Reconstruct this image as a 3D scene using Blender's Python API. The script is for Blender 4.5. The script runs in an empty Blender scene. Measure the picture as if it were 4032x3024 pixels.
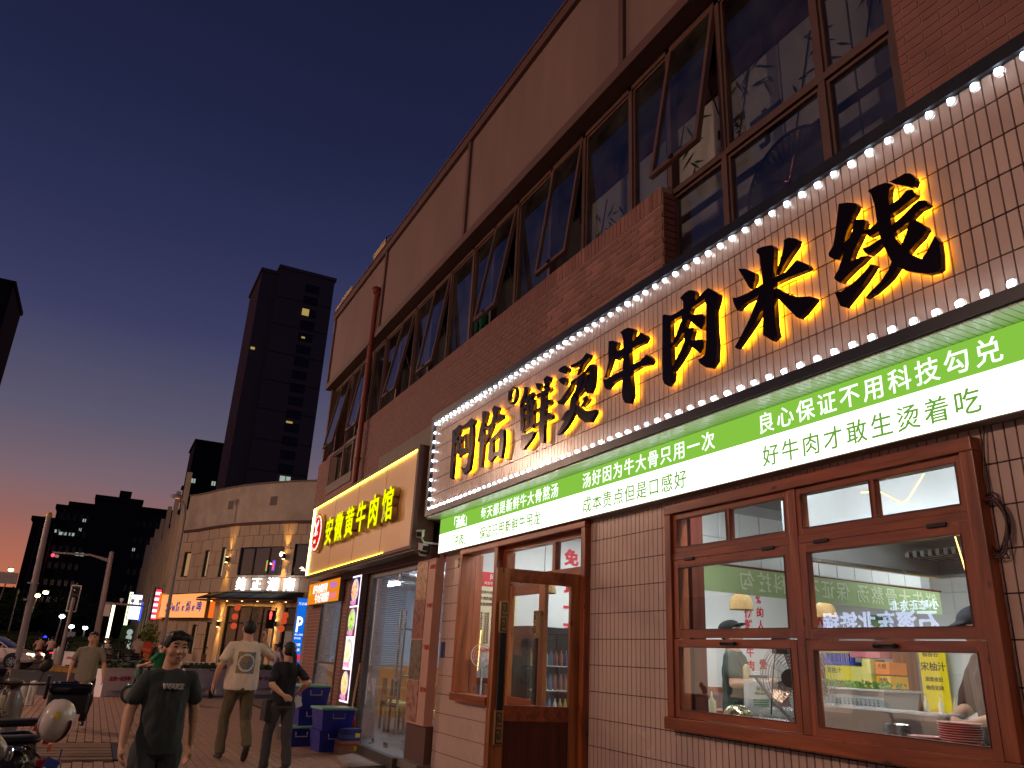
import bpy, bmesh, math, random
from mathutils import Matrix, Vector, Euler, noise
import numpy as np
random.seed(7)
SC = bpy.context.scene
COL = SC.collection
R = math.radians

# ------------------------------------------------------------------ camera
cam_d = bpy.data.cameras.new('camera')
cam = bpy.data.objects.new('camera', cam_d)
COL.objects.link(cam)
cam_d.sensor_width = 36.0
cam_d.lens = 3040 / 4032 * 36
cam_d.clip_start = 0.05
cam_d.clip_end = 2000
cam.matrix_world = Matrix(((0.88796056, -0.19417434, -0.4169201, 0),
                           (-0.45741203, -0.27831378, -0.84458018, 0),
                           (0.04796119, 0.94065816, -0.33594934, 1.5),
                           (0, 0, 0, 1)))
SC.camera = cam

# ------------------------------------------------------------------ view
SC.render.engine = 'CYCLES'
SC.view_settings.view_transform = 'Standard'
SC.view_settings.look = 'None'
SC.view_settings.exposure = 0.0
SC.view_settings.gamma = 1.0
SC.view_settings.use_curve_mapping = False
SC.cycles.use_denoising = True
SC.cycles.max_bounces = 8
SC.cycles.transparent_max_bounces = 16
SC.cycles.sample_clamp_indirect = 4.0
SC.cycles.caustics_reflective = False
SC.cycles.caustics_refractive = False

def lin(c):
    return tuple(((v / 255) / 12.92 if v / 255 <= 0.04045 else ((v / 255 + 0.055) / 1.055) ** 2.4) for v in c)

# ------------------------------------------------------------------ dusk sky
world = bpy.data.worlds.new('World')
SC.world = world
world.use_nodes = True
nt = world.node_tree
nt.nodes.clear()
wo = nt.nodes.new('ShaderNodeOutputWorld')
bg = nt.nodes.new('ShaderNodeBackground')
geo = nt.nodes.new('ShaderNodeTexCoord')
sep = nt.nodes.new('ShaderNodeSeparateXYZ')
nt.links.new(geo.outputs['Generated'], sep.inputs[0])
def ramp(tree, stops):
    r = tree.nodes.new('ShaderNodeValToRGB')
    e = r.color_ramp.elements
    while len(e) < len(stops): e.new(0.5)
    for el, (p, c) in zip(e, stops):
        el.position = p; el.color = (*lin(c), 1)
    return r
west = ramp(nt, [(0.0, (200, 112, 72)), (0.05, (192, 108, 78)), (0.085, (172, 104, 86)), (0.125, (146, 100, 94)),
                 (0.17, (119, 98, 107)), (0.24, (90, 86, 106)), (0.35, (60, 62, 97)), (0.46, (43, 47, 81)), (0.58, (32, 36, 67)),
                 (0.72, (27, 30, 57)), (1.0, (20, 24, 46))])
east = ramp(nt, [(0.0, (52, 48, 66)), (0.2, (44, 44, 70)), (0.6, (28, 31, 52)), (1.0, (20, 24, 44))])
nt.links.new(sep.outputs['Z'], west.inputs[0]); nt.links.new(sep.outputs['Z'], east.inputs[0])
dot = nt.nodes.new('ShaderNodeVectorMath'); dot.operation = 'DOT_PRODUCT'
nt.links.new(geo.outputs['Generated'], dot.inputs[0]); dot.inputs[1].default_value = (-0.45, 0.89, 0)
mr = nt.nodes.new('ShaderNodeMapRange'); mr.interpolation_type = 'SMOOTHSTEP'
mr.inputs[1].default_value = -0.5; mr.inputs[2].default_value = 0.75
nt.links.new(dot.outputs['Value'], mr.inputs[0])
mx = nt.nodes.new('ShaderNodeMix'); mx.data_type = 'RGBA'
nt.links.new(mr.outputs[0], mx.inputs[0]); nt.links.new(east.outputs[0], mx.inputs[6]); nt.links.new(west.outputs[0], mx.inputs[7])
# very faint high haze
sn = nt.nodes.new('ShaderNodeTexNoise'); sn.inputs['Scale'].default_value = 2.2; sn.inputs['Detail'].default_value = 5
smp = nt.nodes.new('ShaderNodeVectorMath'); smp.operation = 'MULTIPLY'; smp.inputs[1].default_value = (1, 1, 4)
nt.links.new(geo.outputs['Generated'], smp.inputs[0]); nt.links.new(smp.outputs[0], sn.inputs['Vector'])
smr = nt.nodes.new('ShaderNodeMapRange'); smr.inputs[1].default_value = .3; smr.inputs[2].default_value = .7; smr.inputs[3].default_value = .95; smr.inputs[4].default_value = 1.06
nt.links.new(sn.outputs[0], smr.inputs[0])
shs = nt.nodes.new('ShaderNodeHueSaturation'); nt.links.new(mx.outputs[2], shs.inputs['Color']); nt.links.new(smr.outputs[0], shs.inputs['Value'])
nt.links.new(shs.outputs[0], bg.inputs[0])
bg.inputs[1].default_value = 1.0
nt.links.new(bg.outputs[0], wo.inputs[0])

# ------------------------------------------------------------------ materials
def MAT(name, col, r=0.6, metal=0.0, var=0.0, vs=3.0, bump=0.0, bs=40.0, rand=0.0, emis=None, es=0.0, coat=0.0, stretch=None):
    m = bpy.data.materials.new(name); m.use_nodes = True
    t = m.node_tree; p = t.nodes['Principled BSDF']
    c = lin(col)
    p.inputs['Base Color'].default_value = (*c, 1)
    p.inputs['Roughness'].default_value = r
    p.inputs['Metallic'].default_value = metal
    p.inputs['Coat Weight'].default_value = coat
    if emis:
        p.inputs['Emission Color'].default_value = (*lin(emis), 1)
        p.inputs['Emission Strength'].default_value = es
        return m
    g = t.nodes.new('ShaderNodeNewGeometry')
    src = g.outputs['Position']
    if stretch:
        mp = t.nodes.new('ShaderNodeVectorMath'); mp.operation = 'MULTIPLY'; mp.inputs[1].default_value = stretch
        t.links.new(src, mp.inputs[0]); src = mp.outputs[0]
    if var or rand:
        n = t.nodes.new('ShaderNodeTexNoise'); n.inputs['Scale'].default_value = vs; n.inputs['Detail'].default_value = 6
        n.inputs['Roughness'].default_value = 0.65
        t.links.new(src, n.inputs['Vector'])
        mr = t.nodes.new('ShaderNodeMapRange')
        mr.inputs[1].default_value = 0.25; mr.inputs[2].default_value = 0.75
        mr.inputs[3].default_value = 1 - var; mr.inputs[4].default_value = 1 + var
        t.links.new(n.outputs[0], mr.inputs[0]); val = mr.outputs[0]
        if rand:
            oi = t.nodes.new('ShaderNodeObjectInfo')
            m2 = t.nodes.new('ShaderNodeMapRange'); m2.inputs[3].default_value = 1 - rand; m2.inputs[4].default_value = 1 + rand
            t.links.new(oi.outputs['Random'], m2.inputs[0])
            mm = t.nodes.new('ShaderNodeMath'); mm.operation = 'MULTIPLY'
            t.links.new(val, mm.inputs[0]); t.links.new(m2.outputs[0], mm.inputs[1]); val = mm.outputs[0]
        hs = t.nodes.new('ShaderNodeHueSaturation'); hs.inputs['Color'].default_value = (*c, 1)
        t.links.new(val, hs.inputs['Value']); t.links.new(hs.outputs[0], p.inputs['Base Color'])
        rr = t.nodes.new('ShaderNodeMapRange'); rr.inputs[3].default_value = max(0.02, r - 0.1); rr.inputs[4].default_value = min(1, r + 0.1)
        t.links.new(n.outputs[0], rr.inputs[0]); t.links.new(rr.outputs[0], p.inputs['Roughness'])
    if bump:
        n2 = t.nodes.new('ShaderNodeTexNoise'); n2.inputs['Scale'].default_value = bs; n2.inputs['Detail'].default_value = 4
        t.links.new(src, n2.inputs['Vector'])
        b = t.nodes.new('ShaderNodeBump'); b.inputs['Strength'].default_value = bump; b.inputs['Distance'].default_value = 0.01
        t.links.new(n2.outputs[0], b.inputs['Height']); t.links.new(b.outputs[0], p.inputs['Normal'])
    return m

def EM(name, col, s):
    m = bpy.data.materials.new(name); m.use_nodes = True
    t = m.node_tree; t.nodes.clear()
    o = t.nodes.new('ShaderNodeOutputMaterial'); e = t.nodes.new('ShaderNodeEmission')
    e.inputs[0].default_value = (*lin(col), 1); e.inputs[1].default_value = s
    t.links.new(e.outputs[0], o.inputs[0])
    return m

def GLASS(name, tint=(1, 1, 1), refl=1.0, rough=0.0, dirt=0.0):
    m = bpy.data.materials.new(name); m.use_nodes = True
    t = m.node_tree; t.nodes.clear()
    o = t.nodes.new('ShaderNodeOutputMaterial'); tr = t.nodes.new('ShaderNodeBsdfTransparent'); gl = t.nodes.new('ShaderNodeBsdfGlossy')
    tr.inputs[0].default_value = (*tint, 1); gl.inputs['Roughness'].default_value = rough; gl.inputs[0].default_value = (1, 1, 1, 1)
    # Schlick reflectance, the same on both faces of a thin pane
    f = t.nodes.new('ShaderNodeLayerWeight'); f.inputs[0].default_value = .5
    pw = t.nodes.new('ShaderNodeMath'); pw.operation = 'POWER'; pw.inputs[1].default_value = 5
    t.links.new(f.outputs['Facing'], pw.inputs[0])
    mu = t.nodes.new('ShaderNodeMath'); mu.operation = 'MULTIPLY_ADD'; mu.inputs[1].default_value = .96; mu.inputs[2].default_value = .075 * refl; mu.use_clamp = True
    t.links.new(pw.outputs[0], mu.inputs[0])
    # a pane is a thin box: the sheet reflects once, at the face turned to the viewer
    bf = t.nodes.new('ShaderNodeNewGeometry'); iv = t.nodes.new('ShaderNodeMath'); iv.operation = 'SUBTRACT'; iv.inputs[0].default_value = 1
    t.links.new(bf.outputs['Backfacing'], iv.inputs[1])
    m3 = t.nodes.new('ShaderNodeMath'); m3.operation = 'MULTIPLY'; t.links.new(mu.outputs[0], m3.inputs[0]); t.links.new(iv.outputs[0], m3.inputs[1]); mu = m3
    mix = t.nodes.new('ShaderNodeMixShader')
    t.links.new(mu.outputs[0], mix.inputs[0]); t.links.new(tr.outputs[0], mix.inputs[1]); t.links.new(gl.outputs[0], mix.inputs[2])
    out = mix.outputs[0]
    if dirt:
        df = t.nodes.new('ShaderNodeBsdfDiffuse'); df.inputs[0].default_value = (.5, .48, .45, 1)
        n = t.nodes.new('ShaderNodeTexNoise'); n.inputs['Scale'].default_value = 2.5; n.inputs['Detail'].default_value = 8
        g = t.nodes.new('ShaderNodeNewGeometry'); t.links.new(g.outputs['Position'], n.inputs['Vector'])
        mr = t.nodes.new('ShaderNodeMapRange'); mr.inputs[1].default_value = .35; mr.inputs[2].default_value = .8; mr.inputs[4].default_value = dirt
        t.links.new(n.outputs[0], mr.inputs[0])
        mix2 = t.nodes.new('ShaderNodeMixShader'); t.links.new(mr.outputs[0], mix2.inputs[0]); t.links.new(out, mix2.inputs[1]); t.links.new(df.outputs[0], mix2.inputs[2])
        out = mix2.outputs[0]
    t.links.new(out, o.inputs[0])
    return m

def WOOD(name, col, axis='z', dark=0.45, r=0.32):
    m = bpy.data.materials.new(name); m.use_nodes = True
    t = m.node_tree; p = t.nodes['Principled BSDF']
    g = t.nodes.new('ShaderNodeNewGeometry')
    mp = t.nodes.new('ShaderNodeVectorMath'); mp.operation = 'MULTIPLY'
    mp.inputs[1].default_value = (1, 1, .1) if axis == 'z' else (1, .1, 1)
    t.links.new(g.outputs['Position'], mp.inputs[0])
    n = t.nodes.new('ShaderNodeTexNoise'); n.inputs['Scale'].default_value = 14; n.inputs['Detail'].default_value = 8; n.inputs['Distortion'].default_value = .6
    t.links.new(mp.outputs[0], n.inputs['Vector'])
    v = t.nodes.new('ShaderNodeTexVoronoi'); v.inputs['Scale'].default_value = 3.3
    mp2 = t.nodes.new('ShaderNodeVectorMath'); mp2.operation = 'MULTIPLY'
    mp2.inputs[1].default_value = (2, 2, 1) if axis == 'z' else (2, 1, 2)
    t.links.new(g.outputs['Position'], mp2.inputs[0]); t.links.new(mp2.outputs[0], v.inputs['Vector'])
    kn = t.nodes.new('ShaderNodeMapRange'); kn.inputs[1].default_value = .05; kn.inputs[2].default_value = .12; kn.inputs[3].default_value = .35; kn.inputs[4].default_value = 1
    t.links.new(v.outputs['Distance'], kn.inputs[0])
    rp = t.nodes.new('ShaderNodeMapRange'); rp.inputs[1].default_value = .3; rp.inputs[2].default_value = .7; rp.inputs[3].default_value = dark; rp.inputs[4].default_value = 1.25
    t.links.new(n.outputs[0], rp.inputs[0])
    mm = t.nodes.new('ShaderNodeMath'); mm.operation = 'MULTIPLY'
    t.links.new(rp.outputs[0], mm.inputs[0]); t.links.new(kn.outputs[0], mm.inputs[1])
    hs = t.nodes.new('ShaderNodeHueSaturation'); hs.inputs['Color'].default_value = (*lin(col), 1)
    t.links.new(mm.outputs[0], hs.inputs['Value']); t.links.new(hs.outputs[0], p.inputs['Base Color'])
    p.inputs['Roughness'].default_value = r
    b = t.nodes.new('ShaderNodeBump'); b.inputs['Strength'].default_value = .15; b.inputs['Distance'].default_value = .005
    t.links.new(n.outputs[0], b.inputs['Height']); t.links.new(b.outputs[0], p.inputs['Normal'])
    return m

# ------------------------------------------------------------------ geometry helpers
WM = {}
def wm(o): return WM.get(o.name, Matrix.Identity(4)) if o else Matrix.Identity(4)

class MB:
    def __init__(s): s.v = []; s.f = []; s.sm = False
    def add(s, vs, fs, M=None):
        n = len(s.v)
        s.v += [tuple(M @ Vector(v)) if M else tuple(v) for v in vs]
        s.f += [tuple(i + n for i in f) for f in fs]; return s
    def box(s, x0, x1, y0, y1, z0, z1, M=None):
        vs = [(x, y, z) for x in (x0, x1) for y in (y0, y1) for z in (z0, z1)]
        return s.add(vs, [(0, 1, 3, 2), (4, 6, 7, 5), (0, 4, 5, 1), (2, 3, 7, 6), (0, 2, 6, 4), (1, 5, 7, 3)], M)
    def bevbox(s, x0, x1, y0, y1, z0, z1, b, M=None, seg=2):
        bm = bmesh.new(); bmesh.ops.create_cube(bm, size=1)
        for v in bm.verts: v.co = Vector(((x0 + x1) / 2 + v.co.x * (x1 - x0), (y0 + y1) / 2 + v.co.y * (y1 - y0), (z0 + z1) / 2 + v.co.z * (z1 - z0)))
        bmesh.ops.bevel(bm, geom=bm.edges[:], offset=b, segments=seg, affect='EDGES', profile=.7)
        s.bm(bm, M); return s
    def bm(s, bm, M=None):
        bm.verts.index_update()
        s.add([v.co[:] for v in bm.verts], [[v.index for v in f.verts] for f in bm.faces], M); bm.free(); return s
    def quad(s, a, b, c, d, M=None): return s.add([a, b, c, d], [(0, 1, 2, 3)], M)
    def tube(s, pts, rad, seg=8, cap=True, closed=False):
        pts = [Vector(p) for p in pts]; n = len(pts)
        rads = rad if isinstance(rad, (list, tuple)) else [rad] * n
        vs = []; up = None
        for i, p in enumerate(pts):
            a = pts[i - 1] if (i > 0 or closed) else p; b = pts[(i + 1) % n] if (i < n - 1 or closed) else p
            d = (b - a).normalized() if (b - a).length > 1e-9 else Vector((0, 0, 1))
            if up is None:
                up = d.orthogonal().normalized()
            up = (up - d * up.dot(d)); up = up.normalized() if up.length > 1e-6 else d.orthogonal().normalized()
            w = d.cross(up)
            for k in range(seg):
                t = 2 * math.pi * k / seg
                vs.append(p + (up * math.cos(t) + w * math.sin(t)) * rads[i])
        fs = []
        m = n if closed else n - 1
        for i in range(m):
            for k in range(seg):
                j = (i + 1) % n
                fs.append((i * seg + k, i * seg + (k + 1) % seg, j * seg + (k + 1) % seg, j * seg + k))
        if cap and not closed:
            fs.append(tuple(range(seg))[::-1]); fs.append(tuple((n - 1) * seg + k for k in range(seg)))
        return s.add(vs, fs)
    def lathe(s, c, prof, seg=24, M=None, ax='z', closed=True, ring=False):
        vs = []; fs = []
        if ring: prof = list(prof) + [prof[0]]; closed = False
        for (r, h) in prof:
            for k in range(seg):
                t = 2 * math.pi * k / seg
                a, b = r * math.cos(t), r * math.sin(t)
                p = {'z': (a, b, h), 'x': (h, a, b), 'y': (a, h, b)}[ax]
                vs.append((c[0] + p[0], c[1] + p[1], c[2] + p[2]))
        for i in range(len(prof) - 1):
            for k in range(seg):
                fs.append((i * seg + k, i * seg + (k + 1) % seg, (i + 1) * seg + (k + 1) % seg, (i + 1) * seg + k))
        if closed and prof[0][0] > 1e-4: fs.append(tuple(range(seg))[::-1])
        if closed and prof[-1][0] > 1e-4: fs.append(tuple((len(prof) - 1) * seg + k for k in range(seg)))
        return s.add(vs, fs, M)
    def sph(s, c, r, u=12, v=8, M=None):
        rr = r if isinstance(r, (list, tuple)) else (r, r, r)
        vs = [(c[0], c[1], c[2] + rr[2])]; fs = []
        for i in range(1, v):
            p = math.pi * i / v
            for k in range(u):
                t = 2 * math.pi * k / u
                vs.append((c[0] + rr[0] * math.sin(p) * math.cos(t), c[1] + rr[1] * math.sin(p) * math.sin(t), c[2] + rr[2] * math.cos(p)))
        vs.append((c[0], c[1], c[2] - rr[2])); L = len(vs) - 1
        for k in range(u):
            fs.append((0, 1 + k, 1 + (k + 1) % u)); fs.append((L, L - u + (k + 1) % u, L - u + k))
        for i in range(v - 2):
            for k in range(u):
                a = 1 + i * u + k; b = 1 + i * u + (k + 1) % u
                fs.append((a, a + u, b + u, b))
        return s.add(vs, fs, M)
    def prism(s, poly, ex, ey, ez, o, t):
        """poly in 2D -> extruded along ez from o by t"""
        ex, ey, ez, o = map(Vector, (ex, ey, ez, o)); n = len(poly)
        vs = [o + ex * a + ey * b for a, b in poly] + [o + ex * a + ey * b + ez * t for a, b in poly]
        fs = [tuple(range(n))[::-1], tuple(range(n, 2 * n))] + [(i, (i + 1) % n, n + (i + 1) % n, n + i) for i in range(n)]
        return s.add(vs, fs)
    def hull(s, prims, M=None, u=12, v=8):
        bm = bmesh.new()
        for c, r in prims:
            t = MB().sph(c, r, u, v)
            for p in t.v: bm.verts.new(p)
        res = bmesh.ops.convex_hull(bm, input=bm.verts[:])
        bmesh.ops.delete(bm, geom=[g for g in res['geom_interior'] if isinstance(g, bmesh.types.BMVert)], context='VERTS')
        return s.bm(bm, M)
    def mesh(s, name, mat=None, smooth=False, inv=None):
        me = bpy.data.meshes.new(name)
        vs = [tuple(inv @ Vector(v)) for v in s.v] if inv else s.v
        me.from_pydata(vs, [], s.f)
        if mat: me.materials.append(mat)
        if smooth:
            me.polygons.foreach_set('use_smooth', [True] * len(me.polygons))
            try: me.set_sharp_from_angle(angle=R(40))
            except Exception: pass
        me.update(); return me
    def build(s, name, mat, parent=None, smooth=False, local=False, label=None, kind=None):
        if parent is None:
            a = np.array(s.v); o = Vector(((a[:, 0].min() + a[:, 0].max()) / 2, (a[:, 1].min() + a[:, 1].max()) / 2, a[:, 2].min()))
            W = Matrix.Translation(o)
            ob = bpy.data.objects.new(name, s.mesh(name, mat, smooth, W.inverted())); ob.matrix_world = W
            COL.objects.link(ob); WM[ob.name] = W
        else:
            W = wm(parent)
            ob = bpy.data.objects.new(name, s.mesh(name, mat, smooth, None if local else W.inverted()))
            COL.objects.link(ob); ob.parent = parent; WM[ob.name] = W
        if label: ob['label'] = label
        if kind: ob['kind'] = kind
        return ob

def tag(o, label=None, cat=None, group=None, kind=None):
    if label: o['label'] = label
    if cat: o['category'] = cat
    if group: o['group'] = group
    if kind: o['kind'] = kind
    return o

def thing(name, label, cat, loc=(0, 0, 0), rz=0, group=None, W=None):
    o = bpy.data.objects.new(name, None); COL.objects.link(o); o.empty_display_size = .1
    W = W or (Matrix.Translation(Vector(loc)) @ Matrix.Rotation(rz, 4, 'Z'))
    o.matrix_world = W; WM[o.name] = W
    return tag(o, label, cat, group)

def inst(name, me, parent, pos, rot=None, kind=None):
    """a repeated part sharing one mesh; pos in world space of an unrotated parent"""
    o = bpy.data.objects.new(name, me); COL.objects.link(o); o.parent = parent
    W = Matrix.Translation(Vector(pos))
    if rot is not None: W = W @ rot
    o.matrix_local = wm(parent).inverted() @ W
    return o

def copy_thing(src, loc, rz=0, label=None):
    r = src.copy(); COL.objects.link(r); r.matrix_world = Matrix.Translation(Vector(loc)) @ Matrix.Rotation(rz, 4, 'Z')
    if label: r['label'] = label
    for ch in list(src.children):
        c = ch.copy(); COL.objects.link(c); c.parent = r
        for g in ch.children:
            d = g.copy(); COL.objects.link(d); d.parent = c
    return r

TXC = {}
def TX(body, size, o, ex, ey, mat, parent, name='lettering', ext=.004, bold=0.0, pitch=None, align='LEFT', label=None, kind=None, sx=1.0, shear=0.0):
    cu = bpy.data.curves.new('t', 'FONT'); cu.body = body; cu.size = size; cu.extrude = ext / 2; cu.offset = bold; cu.shear = shear
    cu.resolution_u = 2; cu.align_x = align
    if pitch: cu.space_character = pitch / size
    ob = bpy.data.objects.new('t', cu); COL.objects.link(ob)
    bpy.context.view_layer.update()
    me = bpy.data.meshes.new_from_object(ob.evaluated_get(bpy.context.evaluated_depsgraph_get()))
    bpy.data.objects.remove(ob); bpy.data.curves.remove(cu)
    ex = Vector(ex).normalized(); ey = Vector(ey).normalized(); ez = ex.cross(ey)
    M = Matrix(((ex.x, ey.x, ez.x, o[0]), (ex.y, ey.y, ez.y, o[1]), (ex.z, ey.z, ez.z, o[2]), (0, 0, 0, 1)))
    W = wm(parent)
    me.transform(W.inverted() @ M @ Matrix.Diagonal((sx, 1, 1, 1)))
    me.materials.clear(); me.materials.append(mat); me.name = name
    r = bpy.data.objects.new(name, me); COL.objects.link(r); r.parent = parent; WM[r.name] = W
    if label: r['label'] = label
    if kind: r['kind'] = kind
    return r
FX, FY = (0, -1, 0), (0, 0, 1)       # writing on the shop front, read from the street

def sub_rect(rects, op):
    out = []
    for (a0, a1, b0, b1) in rects:
        c0, c1, d0, d1 = op
        if a1 <= c0 or a0 >= c1 or b1 <= d0 or b0 >= d1: out.append((a0, a1, b0, b1)); continue
        if a0 < c0: out.append((a0, c0, b0, b1))
        if a1 > c1: out.append((c1, a1, b0, b1))
        m0, m1 = max(a0, c0), min(a1, c1)
        if b0 < d0: out.append((m0, m1, b0, d0))
        if b1 > d1: out.append((m0, m1, d1, b1))
    return out

def blob(name, prims, vox, mat, parent, sm=4, wr=0.0, ws=9.0, local=True, strf=None):
    """union of hulls, remeshed to one continuous surface"""
    b = MB()
    for g in prims: b.hull(g) if isinstance(g, list) else b.add(g.v, g.f)
    me = b.mesh('tmp'); ob = bpy.data.objects.new('tmp', me); COL.objects.link(ob)
    md = ob.modifiers.new('r', 'REMESH'); md.mode = 'VOXEL'; md.voxel_size = vox
    s = ob.modifiers.new('s', 'SMOOTH'); s.iterations = sm; s.factor = .5
    bpy.context.view_layer.update()
    out = bpy.data.meshes.new_from_object(ob.evaluated_get(bpy.context.evaluated_depsgraph_get()))
    bpy.data.objects.remove(ob); bpy.data.meshes.remove(me)
    if wr:
        for v, n in zip(out.vertices, [v.normal.copy() for v in out.vertices]):
            c = v.co
            k = noise.noise(Vector((c.x * ws, c.y * ws, c.z * ws * .45 + (c.x + c.y) * ws * .4)))
            k2 = noise.noise(Vector((c.x * ws * 2.3, c.y * ws * 2.3, c.z * ws * 1.1)))
            v.co = c + n * (wr * (k + .5 * k2))
    if not local: out.transform(wm(parent).inverted())
    out.materials.clear(); out.materials.append(mat)
    out.polygons.foreach_set('use_smooth', [True] * len(out.polygons)); out.name = name
    r = bpy.data.objects.new(name, out); COL.objects.link(r); r.parent = parent; WM[r.name] = wm(parent)
    return r
# ------------------------------------------------------------------ shared materials
m_tile = MAT('glazed_tile', (202, 176, 164), r=.24, var=.13, vs=1.3, rand=.08, bump=.03, bs=12)
m_grout = MAT('grout', (62, 42, 42), r=.85, var=.1, vs=20)
m_brick = MAT('red_brick', (132, 86, 76), r=.75, var=.26, vs=3, rand=.28, bump=.35, bs=90)
m_mortar = MAT('mortar', (176, 150, 138), r=.9, var=.12, vs=20, bump=.2)
m_render = MAT('brown_render', (118, 94, 88), r=.8, var=.22, vs=1.1, bump=.25, bs=70, stretch=(1, 1, .25))
m_trimb = MAT('dark_brown_trim', (92, 62, 54), r=.6, var=.15, vs=2.5)
m_frameb = MAT('brown_window_frame', (96, 70, 62), r=.42, var=.12, vs=5)
m_black = MAT('black_metal', (26, 27, 30), r=.4, metal=.3, var=.15, vs=5)
m_black2 = MAT('black_plastic', (20, 20, 22), r=.45, var=.2, vs=12)
m_white = MAT('white_paint', (215, 215, 215), r=.5, var=.04, vs=3)
m_wallin = MAT('interior_white_wall', (205, 205, 203), r=.7, var=.05, vs=2)
m_steel = MAT('stainless_steel', (190, 190, 188), r=.25, metal=.9, var=.08, vs=8)
m_chrome = MAT('chrome', (220, 220, 220), r=.08, metal=1)
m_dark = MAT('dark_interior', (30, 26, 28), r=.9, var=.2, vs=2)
m_woodz = WOOD('stained_pine_upright', (158, 82, 46), 'z')
m_woody = WOOD('stained_pine_rail', (158, 82, 46), 'y')
m_wood_dk = WOOD('dark_stained_pine', (96, 40, 26), 'z')
m_glass = GLASS('clear_window_glass', (.97, .98, .97), 1.0, 0, .03)
m_glass_dk = GLASS('tinted_window_glass', (.72, .75, .78), 2.4, 0.01, .05)
m_bulb = EM('white_led_bulb', (232, 246, 255), 26)
m_letter = MAT('black_mirror_metal', (40, 27, 28), r=.16, metal=.7)
m_glow = EM('amber_led_backlight', (255, 165, 16), 15)
m_lbgreen = EM('green_lightbox_face', (126, 184, 62), 1.15)
m_lbwhite = EM('white_lightbox_face', (250, 255, 232), 2.1)
m_lbtextw = EM('white_lightbox_lettering', (240, 255, 235), 1.5)
m_lbtextg = EM('green_lightbox_lettering', (118, 176, 70), .85)
m_red = MAT('red_lettering', (200, 30, 45), r=.5)
m_conc = MAT('concrete', (130, 120, 112), r=.85, var=.15, vs=3, bump=.3, bs=30)
m_gray = MAT('grey_paint', (150, 150, 152), r=.5, var=.1, vs=4)
m_pipe = MAT('rust_red_pipe', (122, 52, 36), r=.5, var=.15, vs=6)
X = 4.20

# ------------------------------------------------------------------ main building
bld = thing('restaurant_building', 'long two storey brick and tile restaurant building on the right with open upper windows', 'building', (6.5, 8, 0))
OPW = (2.58, 5.26, 1.08, 2.79)         # kitchen window opening (y0,y1,z0,z1)
OPD = (6.60, 9.64, -0.2, 2.84)
OPD_L = (8.56, 9.66, -0.2, 1.02)       # below the small side window the wall goes on
YE = 10.32
rects = sub_rect(sub_rect([(-5, YE, -.1, 3.36)], OPW), (6.60, 8.53, -.2, 2.84))
rects = sub_rect(rects, (8.53, 9.64, 1.03, 2.84))
mb = MB()
for a0, a1, b0, b1 in rects: mb.box(X + .008, X + .16, a0, a1, b0, b1)
mb.build('wall', m_grout, bld, label='grouted wall behind the tiles')
# tiles
tm = MB().bevbox(0, .014, -.029, .029, -.1115, .1115, .0025, seg=1).mesh('tile', m_tile)
def tile_panel(parent, x, ops, y0, y1, z0, z1, yj, zj, pw, ph, limit):
    full = []; cut = MB()
    k0 = int(math.floor((y0 - yj) / pw)) - 1; k1 = int(math.ceil((y1 - yj) / pw)) + 1
    j0 = int(math.floor((z0 - zj) / ph)) - 1; j1 = int(math.ceil((z1 - zj) / ph)) + 1
    g = .004
    for k in range(k0, k1):
        for j in range(j0, j1):
            a0, a1, b0, b1 = yj + k * pw + g, yj + (k + 1) * pw - g, zj + j * ph + g, zj + (j + 1) * ph - g
            rs = [(max(a0, y0), min(a1, y1), max(b0, z0), min(b1, z1))]
            if rs[0][1] - rs[0][0] < .006 or rs[0][3] - rs[0][2] < .006: continue
            for op in ops: rs = sub_rect(rs, op)
            for (c0, c1, d0, d1) in rs:
                if c1 - c0 < .008 or d1 - d0 < .008: continue
                if abs(c1 - c0 - (a1 - a0)) < 1e-4 and abs(d1 - d0 - (b1 - b0)) < 1e-4:
                    full.append(((c0 + c1) / 2, (d0 + d1) / 2))
                else: cut.box(x, x + .014, c0, c1, d0, d1)
    full = [(math.hypot(y - 0, z - 1.5) + (100 if y < 1.9 - .25 * (z - 1.5) else 0), y, z) for y, z in full]
    full.sort()
    for d, y, z in full[:limit]:
        inst('tile', tm, parent, (x + random.uniform(-.0006, .0006), y, z), Matrix.Rotation(random.uniform(-.003, .003), 4, 'Y') @ Matrix.Rotation(random.uniform(-.004, .004), 4, 'Z'))
    for d, y, z in full[limit:]: cut.box(x, x + .014, y - .029, y + .029, z - .1115, z + .1115)
    cut.build('tile', m_tile, parent, kind='stuff')
tile_panel(bld, X, [OPW, (6.60, 8.53, -.2, 2.84), (8.53, 9.64, 1.03, 2.84)], -1, YE, .13, 3.33, 4.045, 2.64 - .23 * 11, .0655, .23, 300)
# plinth
MB().box(X - .01, X + .2, -5, 6.58, -.1, .12).build('plinth', m_conc, bld)

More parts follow.
